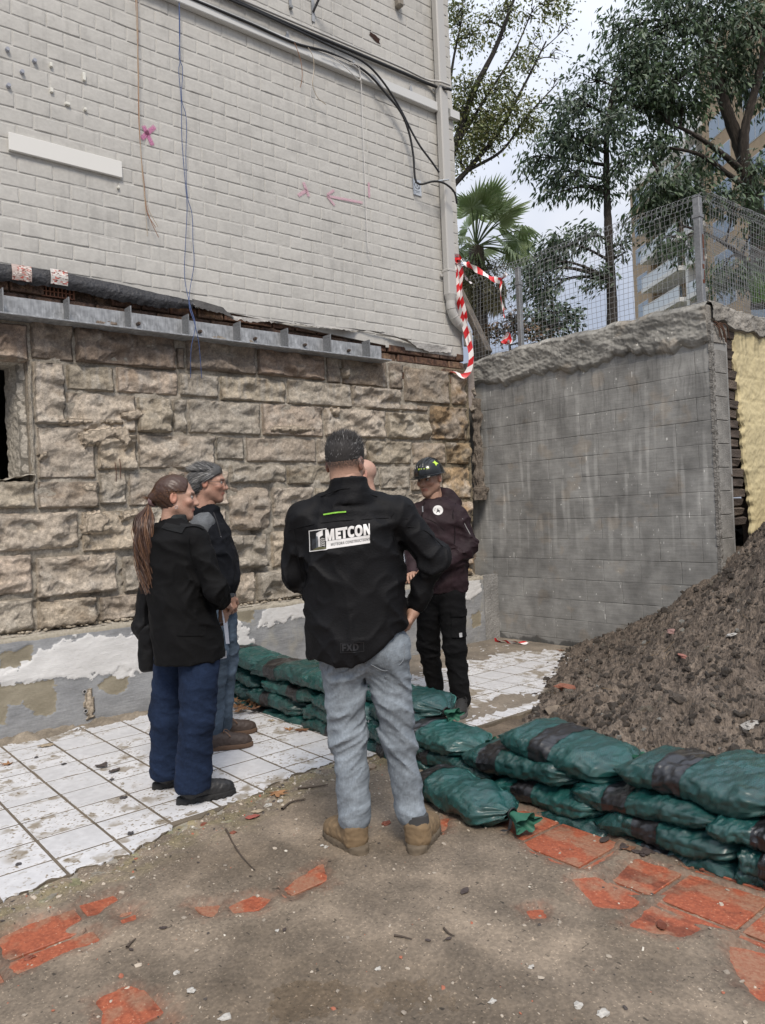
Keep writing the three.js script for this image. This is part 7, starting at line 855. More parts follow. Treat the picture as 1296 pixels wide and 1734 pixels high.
// ---- woman in black blazer
{
  const base = onGround(322, 1352, TILE_Y), { g, J, G } = person('woman in black blazer and dark jeans with a long brown ponytail', base), skin = [0.52, 0.31, 0.225], K = (px, py, dz, a, b, t) => { const p = J(px, py, dz); return [p.y, p.x, p.z, a, b, t]; };
  const jm = cloth([0.0075, 0.0075, 0.0082], 0.8, 0.02);
  const sh = J(331, 913, 0.10), el = J(366, 1000, 0.13), wr = J(374, 1016, -0.03), sh2 = J(268, 905, -0.14), el2 = J(300, 1000, -0.2), wr2 = J(372, 1010, -0.12);
  const tor = stack([K(322, 1116, 0, 0.178, 0.185, 0.2), K(318, 1080, 0, 0.178, 0.190, 0.2), K(305, 1020, 0.0, 0.160, 0.180, 0.2), K(299, 960, 0, 0.150, 0.175, 0.2), K(295, 915, 0, 0.140, 0.175, 0.2), K(293, 893, 0, 0.09, 0.11, 0.2), K(294, 880, 0, 0.055, 0.06, 0.2)], 2.3);
  const arm = uni(0.03, cap(sh, el, 0.066, 0.056), cap(el, wr, 0.056, 0.042), cap(sh2, el2, 0.060, 0.05), cap(el2, wr2, 0.05, 0.042)), yk = uni(0.05, cap(J(296, 893, 0.02), sh, 0.048, 0.062), cap(J(292, 893, -0.03), sh2, 0.048, 0.055)), fl = folds(0.017, 4, 4.2, 4, 21), topY = J(262, 1112).y;
  const jf = clothed((x, y, z) => { let d = smin(tor(x, y, z), yk(x, y, z), 0.05); d = smin(d, arm(x, y, z), 0.025); return d; }, (x, y, z) => { const e = Math.hypot(x - el.x, y - el.y); return fl(x + 0.5 * y, y, z) * (0.4 + 1.0 * Math.exp(-e * e / 0.03)); });
  const pts = [sh, el, wr, sh2, el2, wr2, J(322, 1120), J(294, 870), J(248, 1000)]; { const [a, b] = bounds(pts, 0.15); const jk = mesh('blazer', nets(jf, a, b, 0.008), jm, g); mesh('lapel', patch(jf, J(297, 898, 0.1), V(-0.1, 0.6, 0.8).normalize(), V(0.25, 1, 0).normalize(), 0.12, 0.04, 14, 6, 0.005), cloth([0.02, 0.021, 0.022], 0.7), jk); mesh('lapel', patch(jf, J(325, 894, 0.1), V(0.3, 0.6, 0.7).normalize(), V(0.3, 1, 0).normalize(), 0.12, 0.03, 14, 6, 0.006), cloth([0.02, 0.021, 0.022], 0.7), jk); mesh('shirt_collar', nets(stack([K(296, 890, 0, 0.072, 0.068), K(299, 878, 0, 0.064, 0.06), K(303, 871, 0, 0.058, 0.056)], 2), ...bounds([J(297, 880)], 0.12), 0.006), cloth([0.05, 0.055, 0.055], 0.8), jk);
    const sm = cloth([0.006, 0.006, 0.007]); mesh('seam', seam(jf, [[326, 893, 0.2], [318, 915, 0.2], [322, 945, 0.2], [330, 965, 0.2]].map((q) => J(...q)), V(0, 0, 1), 0.0025), sm, jk); mesh('pocket_flap', patch(jf, J(330, 1065, 0.1), V(0, 0, 1), V(0.1, 1, 0).normalize(), 0.13, 0.045, 10, 4, 0.004), jm, jk); }
  // jeans
  const hA = J(338, 1105, 0.05), kA = J(334, 1215, 0.08), aA = J(327, 1326, 0.06), hB = J(295, 1105, -0.05), kB = J(282, 1210, -0.10), aB = J(281, 1302, -0.16), dm = denim([0.022, 0.038, 0.082], 0.35), lf0 = uni(0.012, uni(0.03, cap(hA, kA, 0.108, 0.085), cap(kA, aA, 0.083, 0.093)), uni(0.03, cap(hB, kB, 0.100, 0.082), cap(kB, aB, 0.08, 0.082))), jfo = folds(0.010, 3.5, 8, 3.5, 31);
  const lf = clothed((x, y, z) => Math.max(lf0(x, y, z), (x > -0.09 ? aA.y - 0.03 : aB.y - 0.05) - y), (x, y, z) => jfo(x, y + 0.4 * x, z) * (0.4 + 0.7 * Math.exp(-((y - kA.y) ** 2) / 0.03) + 0.5 * Math.exp(-((y - aA.y) ** 2) / 0.01)));
  { const [a, b] = bounds([hA, kA, aA, hB, kB, aB], 0.14); mesh('jeans', nets(lf, a, b, 0.008), dm, g); }
  const bo = mat({ color: lin(0.018, 0.018, 0.019), roughness: 0.55, bumpMap: T.grain, bumpScale: 0.002 }), bs = mat({ color: lin(0.014, 0.014, 0.014), roughness: 0.8 });
  { const H = G(303, 1362, TILE_Y), d = G(388, 1345, TILE_Y).sub(H).setLength(0.285); shoe(g, H, H.clone().add(d), { shaft: 0.10, upper: bo, sole: bs, lace: bs, cleat: true }).name = 'boot'; const H2 = G(262, 1336, TILE_Y), d2 = G(345, 1322, TILE_Y).sub(G(262, 1338, TILE_Y)).setLength(0.285); shoe(g, H2, H2.clone().add(d2), { shaft: 0.10, upper: bo, sole: bs, cleat: true }).name = 'boot'; }
  const HM = frame(J(299, 843, 0.0), 1.82, 0.05, -0.02, 0.98), hairC = [0.055, 0.026, 0.016];
  const hg = head(g, HM, { skin, neck: 0.048, wide: 0.96, hairCol: hairC, browCol: [0.08, 0.05, 0.035] });
  const h1 = placeHand(handShape(0.8, 0.9), wr.clone(), V(0.30, -0.35, -0.9), V(-0.6, -0.6, -0.2), true), h2 = placeHand(handShape(0.6, 0.9), J(376, 1018, -0.10), V(0.2, -0.9, -0.4), V(-0.9, -0.3, -0.2), false); paintV(h1, skinPaint(skin)); paintV(h2, skinPaint(skin));
  const bd = nets(uni(0.05, cap(J(312, 1080), J(298, 930), 0.105, 0.10), cap(hA, kA, 0.08, 0.06), cap(kA, aA, 0.055, 0.04), cap(hB, kB, 0.08, 0.06), cap(kB, aB, 0.055, 0.04), cap(sh, el, 0.045, 0.04), cap(el, wr, 0.04, 0.03), cap(sh2, el2, 0.045, 0.04), cap(el2, wr2, 0.04, 0.03), cap(J(295, 915), J(298, 868), 0.045, 0.048)), ...bounds([...pts, aA, aB], 0.06), 0.014); paintV(bd, skinPaint(skin)); mesh('body', merge([bd, hg, h1, h2]), skinM, g);
  const hairM = mat({ color: lin(...hairC), roughness: 0.42, side: DS }), hairL = mat({ color: lin(0.155, 0.078, 0.040), roughness: 0.42, side: DS });
  const cover = (x, y, z) => { const hl = 0.052 - 0.75 * Math.abs(x) ; return Math.max(z - 0.060 + 0.35 * Math.max(0, 0.06 - y), -0.105 - y + 0.9 * Math.max(0, z + 0.03), (y < 0.025 ? z - 0.012 : -1), Math.abs(x) > 0.066 && y < 0.026 && y > -0.04 ? z + 0.026 : -1); };
  const tieP = V(0, 0.0, -0.125), hf = (x, y, z) => { const s = skullOnly(0.96)(x, y, z) - 0.010 - 0.006 * (ridge(x * 34, (y + 0.7 * z) * 34, 1.3, 3) - 0.5); const bun = ell(0, -0.002, -0.118, 0.028, 0.028, 0.03)(x, y, z); return smin(smax(s, cover(x, y, z), 0.012), bun, 0.03); };
  const hh = nets(hf, [-0.1, -0.11, -0.17], [0.1, 0.14, 0.1], 0.0045, 0.012); hh.applyMatrix4(HM); const hair = mesh('hair', hh, hairM, g);
  const hs = strands(1500, 14, (x, y, z) => cover(x, y, z) < 0 ? 1 : 0, (p) => tieP.clone().sub(p).normalize(), (p, r) => 0.06 + 0.04 * r(), 0.0009, 0.98, 0.12); { const pp = hs.attributes.position; for (let i = 0; i < pp.count; i++) { const v = V(pp.getX(i), pp.getY(i), pp.getZ(i)), c = V(0, 0.02, -0.01), dd = v.clone().sub(c), L = dd.length(); v.copy(c).addScaledVector(dd, (L + 0.012) / L); pp.setXYZ(i, v.x, v.y, v.z); } } hs.applyMatrix4(HM); mesh('hair_strands', hs, hairL, hair);
  // ponytail: wavy locks
  const r = mulberry(88), t0 = J(253, 850, 0.03), locks = [[], []]; for (let i = 0; i < 420; i++) { const a = r() * 6.28, rr = Math.sqrt(r()) * 0.052, L = 0.30 + 0.17 * r(), ph = r() * 6, amp = 0.010 + 0.018 * r(), off = V(Math.cos(a) * rr * 0.9, 0, Math.sin(a) * rr * 0.7), n = 7, p = []; for (let q = 0; q <= n; q++) { const s = q / n, open = ss(0, 0.35, s) * (1 - 0.5 * ss(0.6, 1, s)); p.push(t0.clone().add(V(-0.012 * Math.sin(s * 3) - 0.012 * s + off.x * open + amp * Math.sin(ph + s * 8) * s + 0.012 * s, -L * s + 0.02 * Math.sin(s * 3.1), off.z * open + 0.09 * ss(0, 0.5, s) + amp * Math.cos(ph + s * 7) * s))); } locks[i % 3 === 0 ? 1 : 0].push(taperTube(p, 0.0030, 0.0008, 3, 14)); }
  const pony = mesh('ponytail', merge(locks[0]), hairM, g); mesh('light_locks', merge(locks[1]), hairL, pony); for (const dx of [0, 0.008]) mesh('hair_tie', new THREE.TorusGeometry(0.020, 0.0075, 8, 20).rotateY(1.2).translate(t0.x + 0.012 + dx, t0.y + 0.004 - dx * 0.5, t0.z), mat({ color: lin(0.16, 0.10, 0.10), roughness: 0.4 }), pony);
  mesh('earring', new THREE.TorusGeometry(0.007, 0.0015, 6, 14).translate(...J(299, 859, 0.086).toArray()), mat({ color: lin(0.4, 0.4, 0.4), metalness: 0.8, roughness: 0.3 }), g);
}
{ // shoulder bag and papers of the woman
  const b = thing('shoulder_bag', 'black shoulder bag hanging behind the woman in the blazer', 'bag', [0, 0, 0]); const c = at(258, 1092, 4.22); b.position.copy(c); b.rotation.y = ANG; const m = cloth([0.014, 0.014, 0.015], 0.5), J = (px, py, w) => at(px, py, w).sub(c).applyAxisAngle(V(0, 1, 0), -ANG);
  const f = (x, y, z) => { const q = V(Math.abs(x) - 0.014, Math.abs(y) - 0.10, Math.abs(z) - 0.09); const o = Math.hypot(Math.max(q.x, 0), Math.max(q.y, 0), Math.max(q.z, 0)) + Math.min(Math.max(q.x, q.y, q.z), 0); return o - 0.034 - 0.012 * fbm(x * 8, y * 8, z * 8, 2); }; mesh('pouch', nets(f, [-0.09, -0.16, -0.16], [0.09, 0.16, 0.16], 0.009), m, b); mesh('strap', tube([J(262, 1065, 4.05), J(258, 1000, 4.1), J(262, 930, 4.08), J(275, 895, 4.0)], 0.010, 6), m, b); mesh('draped_jacket', nets(clothed(uni(0.04, cap(J(252, 960, 4.15), J(241, 1060, 4.15), 0.04, 0.045), cap(J(241, 1060, 4.15), J(243, 1080, 4.15), 0.045, 0.02)), folds(0.01, 9, 4, 9, 2)), [-0.16, -0.1, -0.14], [0.14, 0.5, 0.14], 0.009), m, b);
  const pp = thing('paper_sheets', 'folded white papers held by the woman in the blazer', 'paper', [0, 0, 0]); const c2 = at(380, 1060, 4.0); pp.position.copy(c2); const A = [at(374, 1020, 3.98), at(383, 1090, 4.0), at(389, 1090, 4.12), at(382, 1018, 4.12)].map((p) => p.sub(c2)); mesh('sheet', grid(6, 6, (u, v) => { const p = A[0].clone().lerp(A[1], v).lerp(A[3].clone().lerp(A[2], v), u); return [p.x, p.y, p.z]; }), mat({ color: lin(0.72, 0.73, 0.78), side: DS, roughness: 0.8 }), pp); mesh('board', grid(6, 6, (u, v) => { const p = at(mix(366, 384, u), mix(1106, 1118, v) - u * 4, mix(3.95, 4.1, u)).sub(c2); return [p.x, p.y, p.z]; }), mat({ color: lin(0.5, 0.5, 0.52), side: DS, roughness: 0.7 }), pp);
}
// ---- grey-haired man in dark hooded vest
{
  const base = onGround(385, 1262, TILE_Y), { g, J, G } = person('grey haired man with glasses in dark hooded top and faded jeans', base), skin = [0.46, 0.26, 0.185], K = (px, py, dz, a, b, t) => { const p = J(px, py, dz); return [p.y, p.x, p.z, a, b, t]; };
  const jm = cloth([0.011, 0.0125, 0.017], 0.9, 0.03), gm = cloth([0.17, 0.18, 0.19], 0.95, 0.1);
  const sh = J(341, 893, 0.12), el = J(345, 960, 0.10), wr = J(386, 1005, 0.05), tor = stack([K(366, 1003, 0, 0.130, 0.175), K(368, 985, 0, 0.140, 0.190), K(364, 940, 0, 0.135, 0.19), K(358, 900, 0, 0.115, 0.18), K(352, 878, 0, 0.085, 0.12), K(350, 866, 0, 0.062, 0.07)], 2.3), fl = folds(0.014, 4, 4, 4, 41);
  const jf = clothed((x, y, z) => smin(tor(x, y, z), cap(J(338, 868, 0.0), J(354, 864, 0), 0.052, 0.056)(x, y, z), 0.05), fl), pts = [J(352, 850), J(366, 1005), sh, J(392, 950)];
  { const [a, b] = bounds(pts, 0.2); const top = mesh('hooded_vest', nets(jf, a, b, 0.009), jm, g); const cord = mat({ color: lin(0.02, 0.02, 0.022) }); mesh('drawstring', tube([J(362, 868, 0.1), J(368, 885, 0.13), J(374, 908, 0.14)], 0.004, 5), cord, top); mesh('cord_tip', new THREE.CylinderGeometry(0.005, 0.005, 0.02, 8).translate(...J(374, 911, 0.14).toArray()), mat({ color: lin(0.5, 0.5, 0.5), metalness: 0.7, roughness: 0.4 }), top); }
  { const af = clothed(uni(0.03, cap(J(346, 886, 0.10), sh, 0.07, 0.074), cap(sh, el, 0.072, 0.058), cap(el, wr, 0.056, 0.040)), folds(0.008, 5, 5, 5, 7)), [a, b] = bounds([sh, el, wr], 0.12); mesh('grey_sleeve', nets(af, a, b, 0.008), gm, g); const af2 = uni(0.03, cap(J(352, 890, -0.14), J(372, 955, -0.16), 0.066, 0.055), cap(J(372, 955, -0.16), J(388, 1000, -0.02), 0.054, 0.04)), [c, d] = bounds([J(352, 890, -0.14), J(388, 1000, -0.02)], 0.12); mesh('grey_sleeve', nets(af2, c, d, 0.009), gm, g); }
  const hA = J(365, 1000, 0.06), kA = J(366, 1110, 0.08), aA = J(360, 1252, 0.06), hB = J(375, 998, -0.07), kB = J(384, 1105, -0.08), aB = J(376, 1226, -0.09), dm = denim([0.115, 0.155, 0.205], 0.6), jfo = folds(0.012, 4, 8, 4, 51);
  const lf = clothed((x, y, z) => Math.max(uni(0.012, uni(0.03, cap(hA, kA, 0.092, 0.074), cap(kA, aA, 0.072, 0.062)), uni(0.03, cap(hB, kB, 0.092, 0.074), cap(kB, aB, 0.072, 0.062)))(x, y, z), aA.y - 0.05 - y), (x, y, z) => jfo(x, y + 0.3 * x, z) * (0.5 + 0.5 * Math.exp(-((y - kA.y) ** 2) / 0.03)));
  { const [a, b] = bounds([hA, kA, aA, hB, kB, aB], 0.13); mesh('jeans', nets(lf, a, b, 0.009), dm, g); }
  const us = mat({ color: lin(0.052, 0.034, 0.026), roughness: 0.6, bumpMap: T.grain, bumpScale: 0.002 }), ss2 = mat({ color: lin(0.11, 0.065, 0.04), roughness: 0.85 }), lc = mat({ color: lin(0.22, 0.13, 0.08), roughness: 0.8 });
  { const H = G(347, 1272, TILE_Y), d = G(398, 1272, TILE_Y).sub(G(345, 1278, TILE_Y)).setLength(0.29); shoe(g, H, H.clone().add(d), { shaft: 0.07, upper: us, sole: ss2, lace: lc }); const H2 = G(360, 1250, TILE_Y), d2 = G(430, 1243, TILE_Y).sub(G(358, 1254, TILE_Y)).setLength(0.29); shoe(g, H2, H2.clone().add(d2), { shaft: 0.07, upper: us, sole: ss2, lace: lc }); }
  const HM = frame(J(355, 818, 0), 1.62, 0.06, 0, 1.02), hairC = [0.06, 0.058, 0.056], hg = head(g, HM, { skin, stubble: 0.35, browCol: [0.06, 0.05, 0.045] });
  const h1 = placeHand(handShape(0.8, 1.0), J(386, 1008, 0.05), V(0.15, -0.9, -0.2), V(-0.5, 0, -0.8), true), h2 = placeHand(handShape(0.7, 1.0), J(388, 1000, -0.02), V(0.1, -0.95, 0.1), V(-0.6, 0, -0.5), false); paintV(h1, skinPaint(skin)); paintV(h2, skinPaint(skin));
  const bd = nets(uni(0.05, cap(J(364, 985), J(358, 915), 0.10, 0.095), cap(hA, kA, 0.07, 0.055), cap(kA, aA, 0.05, 0.04), cap(hB, kB, 0.07, 0.055), cap(kB, aB, 0.05, 0.04), cap(sh, el, 0.05, 0.042), cap(el, wr, 0.042, 0.03), cap(J(350, 885), J(353, 845), 0.05, 0.052)), ...bounds([...pts, aA, aB, wr], 0.06), 0.015); paintV(bd, skinPaint(skin)); mesh('body', merge([bd, hg, h1, h2]), skinM, g);
  const hairM = mat({ color: lin(...hairC), roughness: 0.5, side: DS }), grey = mat({ color: lin(0.30, 0.295, 0.285), roughness: 0.5, side: DS }), cover = (x, y, z) => Math.max(0.0 - y + (z > 0.03 ? 0.6 * (z - 0.03) + 0.03 : 0) - (z < -0.03 ? 0.055 : 0), z - 0.075, y < 0.035 ? z - 0.035 : -1, Math.abs(x) > 0.066 && y < 0.02 ? z + 0.02 : -1);
  const hf = (x, y, z) => smax(skullOnly(1)(x, y, z) - 0.010 - 0.010 * ss(0.03, 0.1, y) * ss(-0.05, 0.08, z) - 0.004 * (ridge(x * 50, y * 30, z * 24, 3) - 0.6), cover(x, y, z), 0.010), hh = nets(hf, [-0.1, -0.09, -0.14], [0.1, 0.15, 0.12], 0.0045, 0.012); hh.applyMatrix4(HM); const hair = mesh('hair', hh, hairM, g);
  for (const [n, sd, m, nm] of [[2300, 24, hairM, 'hair_strands'], [900, 25, grey, 'grey_strands']]) { const s = strands(n, sd, (x, y, z) => cover(x, y, z) < 0 ? 1 : 0, (p, d, r) => V(0.3 * (r() - 0.5), p.y > 0.06 ? 0.25 : -0.5, p.y > 0.06 ? -0.7 : -0.8).normalize(), (p, r) => 0.032 + 0.024 * r(), 0.0012, 1.08, 0.42); s.scale(1.09, 1.09, 1.09); s.applyMatrix4(HM); mesh(nm, s, m, hair); }
  const gl = new THREE.Group(); gl.name = 'glasses'; g.add(gl); const gmm = mat({ color: lin(0.10, 0.09, 0.085), metalness: 0.7, roughness: 0.35 }); const parts = []; for (const s of [-1, 1]) { const t = new THREE.TorusGeometry(0.021, 0.0014, 6, 26); t.scale(1.15, 0.8, 1); t.translate(s * 0.031, 0.0, 0.103); parts.push(t); parts.push(tube([V(s * 0.055, 0.004, 0.10), V(s * 0.077, 0.006, 0.05), V(s * 0.080, 0.004, -0.01)], 0.0015, 5)); } parts.push(tube([V(-0.008, 0.003, 0.105), V(0, 0.007, 0.108), V(0.008, 0.003, 0.105)], 0.0013, 5)); const gg = merge(parts); gg.applyMatrix4(HM); mesh('rim', gg, gmm, gl); const le = []; for (const s of [-1, 1]) le.push(new THREE.CircleGeometry(0.021, 22).scale(1.15, 0.8, 1).translate(s * 0.031, 0, 0.103)); const lg = merge(le); lg.applyMatrix4(HM); mesh('lens', lg, new THREE.MeshPhysicalMaterial({ color: 0xffffff, transmission: 1, roughness: 0.02, thickness: 0, ior: 1.5 }), gl);
}
// ---- man in maroon jacket and black helmet
{
  const base = onGround(760, 1201, TILE_Y); const { g, J, G } = person('man in maroon jacket and black hard hat looking down at a sheet', base), skin = [0.44, 0.255, 0.175], K = (px, py, dz, a, b, t) => { const p = J(px, py, dz); return [p.y, p.x, p.z, a, b, t]; };
  const jm = cloth([0.040, 0.0225, 0.027], 0.62, 0.06), sh = J(775, 874, 0), el = J(795, 926, 0.05), wr = J(738, 966, 0.20), sh2 = J(702, 872, 0.02), el2 = J(699, 935, 0.06), wr2 = J(700, 972, 0.16);
  const tor = stack([K(748, 1002, 0, 0.185, 0.125), K(748, 985, 0, 0.190, 0.135), K(744, 930, 0, 0.190, 0.140), K(740, 885, 0, 0.190, 0.130), K(738, 862, 0, 0.14, 0.10), K(737, 846, 0, 0.075, 0.075)], 2.3), fl = folds(0.018, 4, 5, 4, 61);
  const hood = uni(0.04, cap(J(757, 838, -0.04), J(768, 852, -0.03), 0.050, 0.045), cap(J(745, 836, -0.08), J(772, 850, -0.06), 0.045, 0.04)), jf = clothed((x, y, z) => { let d = smin(tor(x, y, z), uni(0.04, cap(J(745, 856), sh, 0.055, 0.075), cap(J(727, 856), sh2, 0.05, 0.07))(x, y, z), 0.05); d = smin(d, uni(0.03, cap(sh, el, 0.074, 0.062), cap(el, wr, 0.062, 0.046), cap(sh2, el2, 0.07, 0.058), cap(el2, wr2, 0.058, 0.045))(x, y, z), 0.025); d = smin(d, hood(x, y, z), 0.03); return d; }, (x, y, z) => { const e = Math.hypot(x - el.x, y - el.y); return fl(x, y + 0.5 * x, z) * (0.45 + 0.9 * Math.exp(-e * e / 0.03)); });
  const pts = [sh, el, wr, sh2, el2, wr2, J(748, 1004), J(740, 838)]; { const [a, b] = bounds(pts, 0.15); const jk = mesh('jacket', nets(jf, a, b, 0.009), jm, g); const lt = canvasTex(128, 128, (c) => { c.clearRect(0, 0, 128, 128); c.fillStyle = '#d8d6d2'; c.beginPath(); c.arc(64, 64, 60, 0, 7); c.fill(); c.fillStyle = '#1b1a1c'; c.beginPath(); c.moveTo(40, 104); c.lineTo(52, 70); c.lineTo(62, 40); c.lineTo(70, 58); c.lineTo(92, 74); c.lineTo(82, 80); c.lineTo(88, 104); c.lineTo(74, 84); c.lineTo(58, 84); c.closePath(); c.fill(); c.fillStyle = '#8a8580'; c.fillRect(18, 60, 10, 8); c.fillRect(28, 36, 8, 8); });
    mesh('chest_badge', patch(jf, J(742, 864, 0.1), V(-0.15, 0.15, 1).normalize(), V(0, 1, 0), 0.075, 0.075, 14, 14, 0.003), new THREE.MeshStandardMaterial({ map: lt, transparent: true, alphaTest: 0.4, roughness: 0.6, side: DS }), jk); const dk = cloth([0.016, 0.012, 0.014]); mesh('zip', seam(jf, [[717, 850, 0.1], [714, 880, 0.1], [712, 920, 0.1], [711, 960, 0.1]].map((q) => J(...q)), V(-0.3, 0, 1).normalize(), 0.004), dk, jk); mesh('zip_pull', box(0.008, 0.04, 0.004).translate(...J(716, 862, 0.16).toArray()), mat({ color: lin(0.5, 0.5, 0.5), metalness: 0.8, roughness: 0.35 }), jk); mesh('sleeve_zip', seam(jf, [[784, 878, 0.1], [790, 890, 0.1], [797, 905, 0.1]].map((q) => J(...q)), V(0.3, 0, 1).normalize(), 0.003), mat({ color: lin(0.3, 0.29, 0.28) }), jk); mesh('seam', seam(jf, [[775, 852, 0.1], [767, 870, 0.1], [770, 900, 0.1], [768, 920, 0.1]].map((q) => J(...q)), V(0.1, 0, 1).normalize(), 0.003), dk, jk); mesh('seam', seam(jf, [[720, 878, 0.1], [735, 884, 0.1], [752, 898, 0.1]].map((q) => J(...q)), V(0, 0, 1).normalize(), 0.0025), dk, jk); mesh('inner_collar', nets(stack([K(735, 868, 0.0, 0.07, 0.075), K(735, 857, 0.005, 0.070, 0.074), K(735, 849, 0.008, 0.066, 0.070)], 2), ...bounds([J(735, 848)], 0.13), 0.007), cloth([0.014, 0.015, 0.017]), jk); }
  const tm = cloth([0.0085, 0.0085, 0.0095], 0.85, 0.02), hA = J(764, 1000, 0.02), kA = J(770, 1095, 0.05), aA = J(781, 1185, 0.05), hB = J(730, 998, 0), kB = J(725, 1090, -0.12), aB = J(737, 1160, -0.2), jfo = folds(0.013, 4, 8, 4, 71);
  const lf = clothed((x, y, z) => Math.max(uni(0.012, ell((hA.x + hB.x) / 2, hA.y + 0.01, 0, 0.175, 0.12, 0.12), uni(0.03, cap(hA, kA, 0.102, 0.082), cap(kA, aA, 0.078, 0.068)), uni(0.03, cap(hB, kB, 0.102, 0.08), cap(kB, aB, 0.076, 0.066)))(x, y, z), aA.y - 0.05 - y), (x, y, z) => jfo(x, y + 0.4 * x, z) * (0.4 + 0.6 * Math.exp(-((y - kA.y + 0.1) ** 2) / 0.03))); { const [a, b] = bounds([hA, kA, aA, hB, kB, aB], 0.15); const tr = mesh('trousers', nets(lf, a, b, 0.009), tm, g); mesh('cargo_pocket', patch(lf, J(777, 1060, 0.1), V(0.35, 0, 1).normalize(), V(0.04, 1, 0).normalize(), 0.125, 0.15, 10, 10, 0.010), tm, tr); mesh('pocket_flap', patch(lf, J(777, 1037, 0.1), V(0.35, 0, 1).normalize(), V(0.04, 1, 0).normalize(), 0.135, 0.05, 10, 4, 0.018), tm, tr); mesh('pocket_label', patch(lf, J(777, 1074, 0.1), V(0.35, 0, 1).normalize(), V(0, 1, 0), 0.024, 0.03, 4, 4, 0.013), mat({ color: lin(0.4, 0.4, 0.4), side: DS }), tr); }
  const bo = mat({ color: lin(0.022, 0.021, 0.02), roughness: 0.8, bumpMap: T.grain, bumpScale: 0.002 }), bs = mat({ color: lin(0.10, 0.095, 0.09), roughness: 0.9 }); { const H = aA.clone().add(V(0.02, 0, -0.05)); H.y = 0; shoe(g, H, H.clone().add(V(-0.06, 0, 0.28)), { shaft: 0.11, upper: bo, sole: bs, lace: bo, collar: bo }).name = 'boot'; const H2 = aB.clone().add(V(0.06, 0, -0.03)); H2.y = 0; shoe(g, H2, H2.clone().add(V(-0.24, 0, 0.16)), { shaft: 0.11, upper: bo, sole: bs, collar: bo }).name = 'boot'; }
  const HM = frame(J(727, 811, 0.01), -0.62, 0.13, 0.04, 1.02), hg = head(g, HM, { skin, stubble: 0.5, browCol: [0.03, 0.024, 0.02], hairCol: [0.08, 0.075, 0.07], fade: (x, y, z) => (y > 0.01 && z < 0.02) || (y > -0.02 && z < -0.04) ? 0.7 : 0 });
  const h1 = placeHand(handShape(0.7, 1.0), wr2.clone().add(V(0, -0.01, 0.02)), V(-0.2, 0.1, 0.6), V(0.3, -0.8, 0), false), h2 = placeHand(handShape(0.7, 1.0), wr.clone(), V(-0.8, 0, 0.4), V(0, -0.8, -0.3), true); paintV(h1, skinPaint(skin)); paintV(h2, skinPaint(skin));
  const bd = nets(uni(0.05, cap(J(748, 975), J(740, 890), 0.11, 0.11), cap(hA, kA, 0.07, 0.055), cap(kA, aA, 0.05, 0.04), cap(hB, kB, 0.07, 0.055), cap(kB, aB, 0.05, 0.04), cap(sh, el, 0.05, 0.042), cap(el, wr, 0.042, 0.03), cap(sh2, el2, 0.05, 0.042), cap(el2, wr2, 0.042, 0.03), cap(J(738, 875), J(732, 836), 0.055, 0.055)), ...bounds([...pts, aA, aB], 0.06), 0.015); paintV(bd, skinPaint(skin)); mesh('body', merge([bd, hg, h1, h2]), skinM, g);
  // hard hat
  const hat = thing('hard_hat', 'glossy black hard hat with lime marks on the man in maroon', 'helmet', [0, 0, 0]); const P0 = g.position.clone(); hat.position.copy(P0); hat.rotation.y = ANG; const hm = new THREE.MeshPhysicalMaterial({ color: lin(0.004, 0.0045, 0.0045), roughness: 0.35, specularIntensity: 0.4, clearcoat: 0.7, clearcoatRoughness: 0.05 });
  const shell = (u, v) => { const a = u * Math.PI * 2, e = v * Math.PI / 2, c = Math.cos(e), s = Math.sin(e), rib = 0.0035 * Math.max(0, Math.cos(a * 1) * 0) + (Math.abs(Math.sin(a) * c) < 0.16 ? 0.004 : 0); const R = 1 + rib / 0.1; return [Math.sin(a) * c * 0.104 * R, 0.030 + s * 0.118 * R, -0.008 + Math.cos(a) * c * 0.124 * R]; };
  const put = (nm, geo, m, par) => { geo.applyMatrix4(HM); geo.computeVertexNormals(); return mesh(nm, geo, m, par); };
  const dome = put('shell', grid(56, 20, (u, v) => shell(u, v)), hm, hat); hm.side = DS;
  put('brim', grid(40, 6, (u, v) => { const a = (u - 0.5) * Math.PI * 1.15, ext = 0.058 * Math.pow(Math.cos(a / 1.15), 1.2) * v; return [Math.sin(a) * (0.105 + ext * 0.5), 0.031 - 0.016 * v * Math.cos(a) , -0.008 + Math.cos(a) * (0.124 + ext)]; }), hm, hat); put('rim', new THREE.TorusGeometry(1, 0.045, 6, 40).rotateX(Math.PI / 2).scale(0.107, 0.08, 0.127).translate(0, 0.031, -0.008), hm, hat);
  for (const a of [-0.5, -0.25, 0, 0.25, 0.5]) put('ridge', tube(Array.from({ length: 9 }, (_, i) => { const t = mix(0.25, 2.6, i / 8), x = Math.sin(a) * 0.09, k = Math.sqrt(Math.max(0.05, 1 - Math.pow(x / 0.104, 2))); return V(x, 0.030 + Math.sin(t) * 0.120 * k, -0.008 + Math.cos(t) * 0.126 * k); }), 0.004, 6, 24), hm, hat);
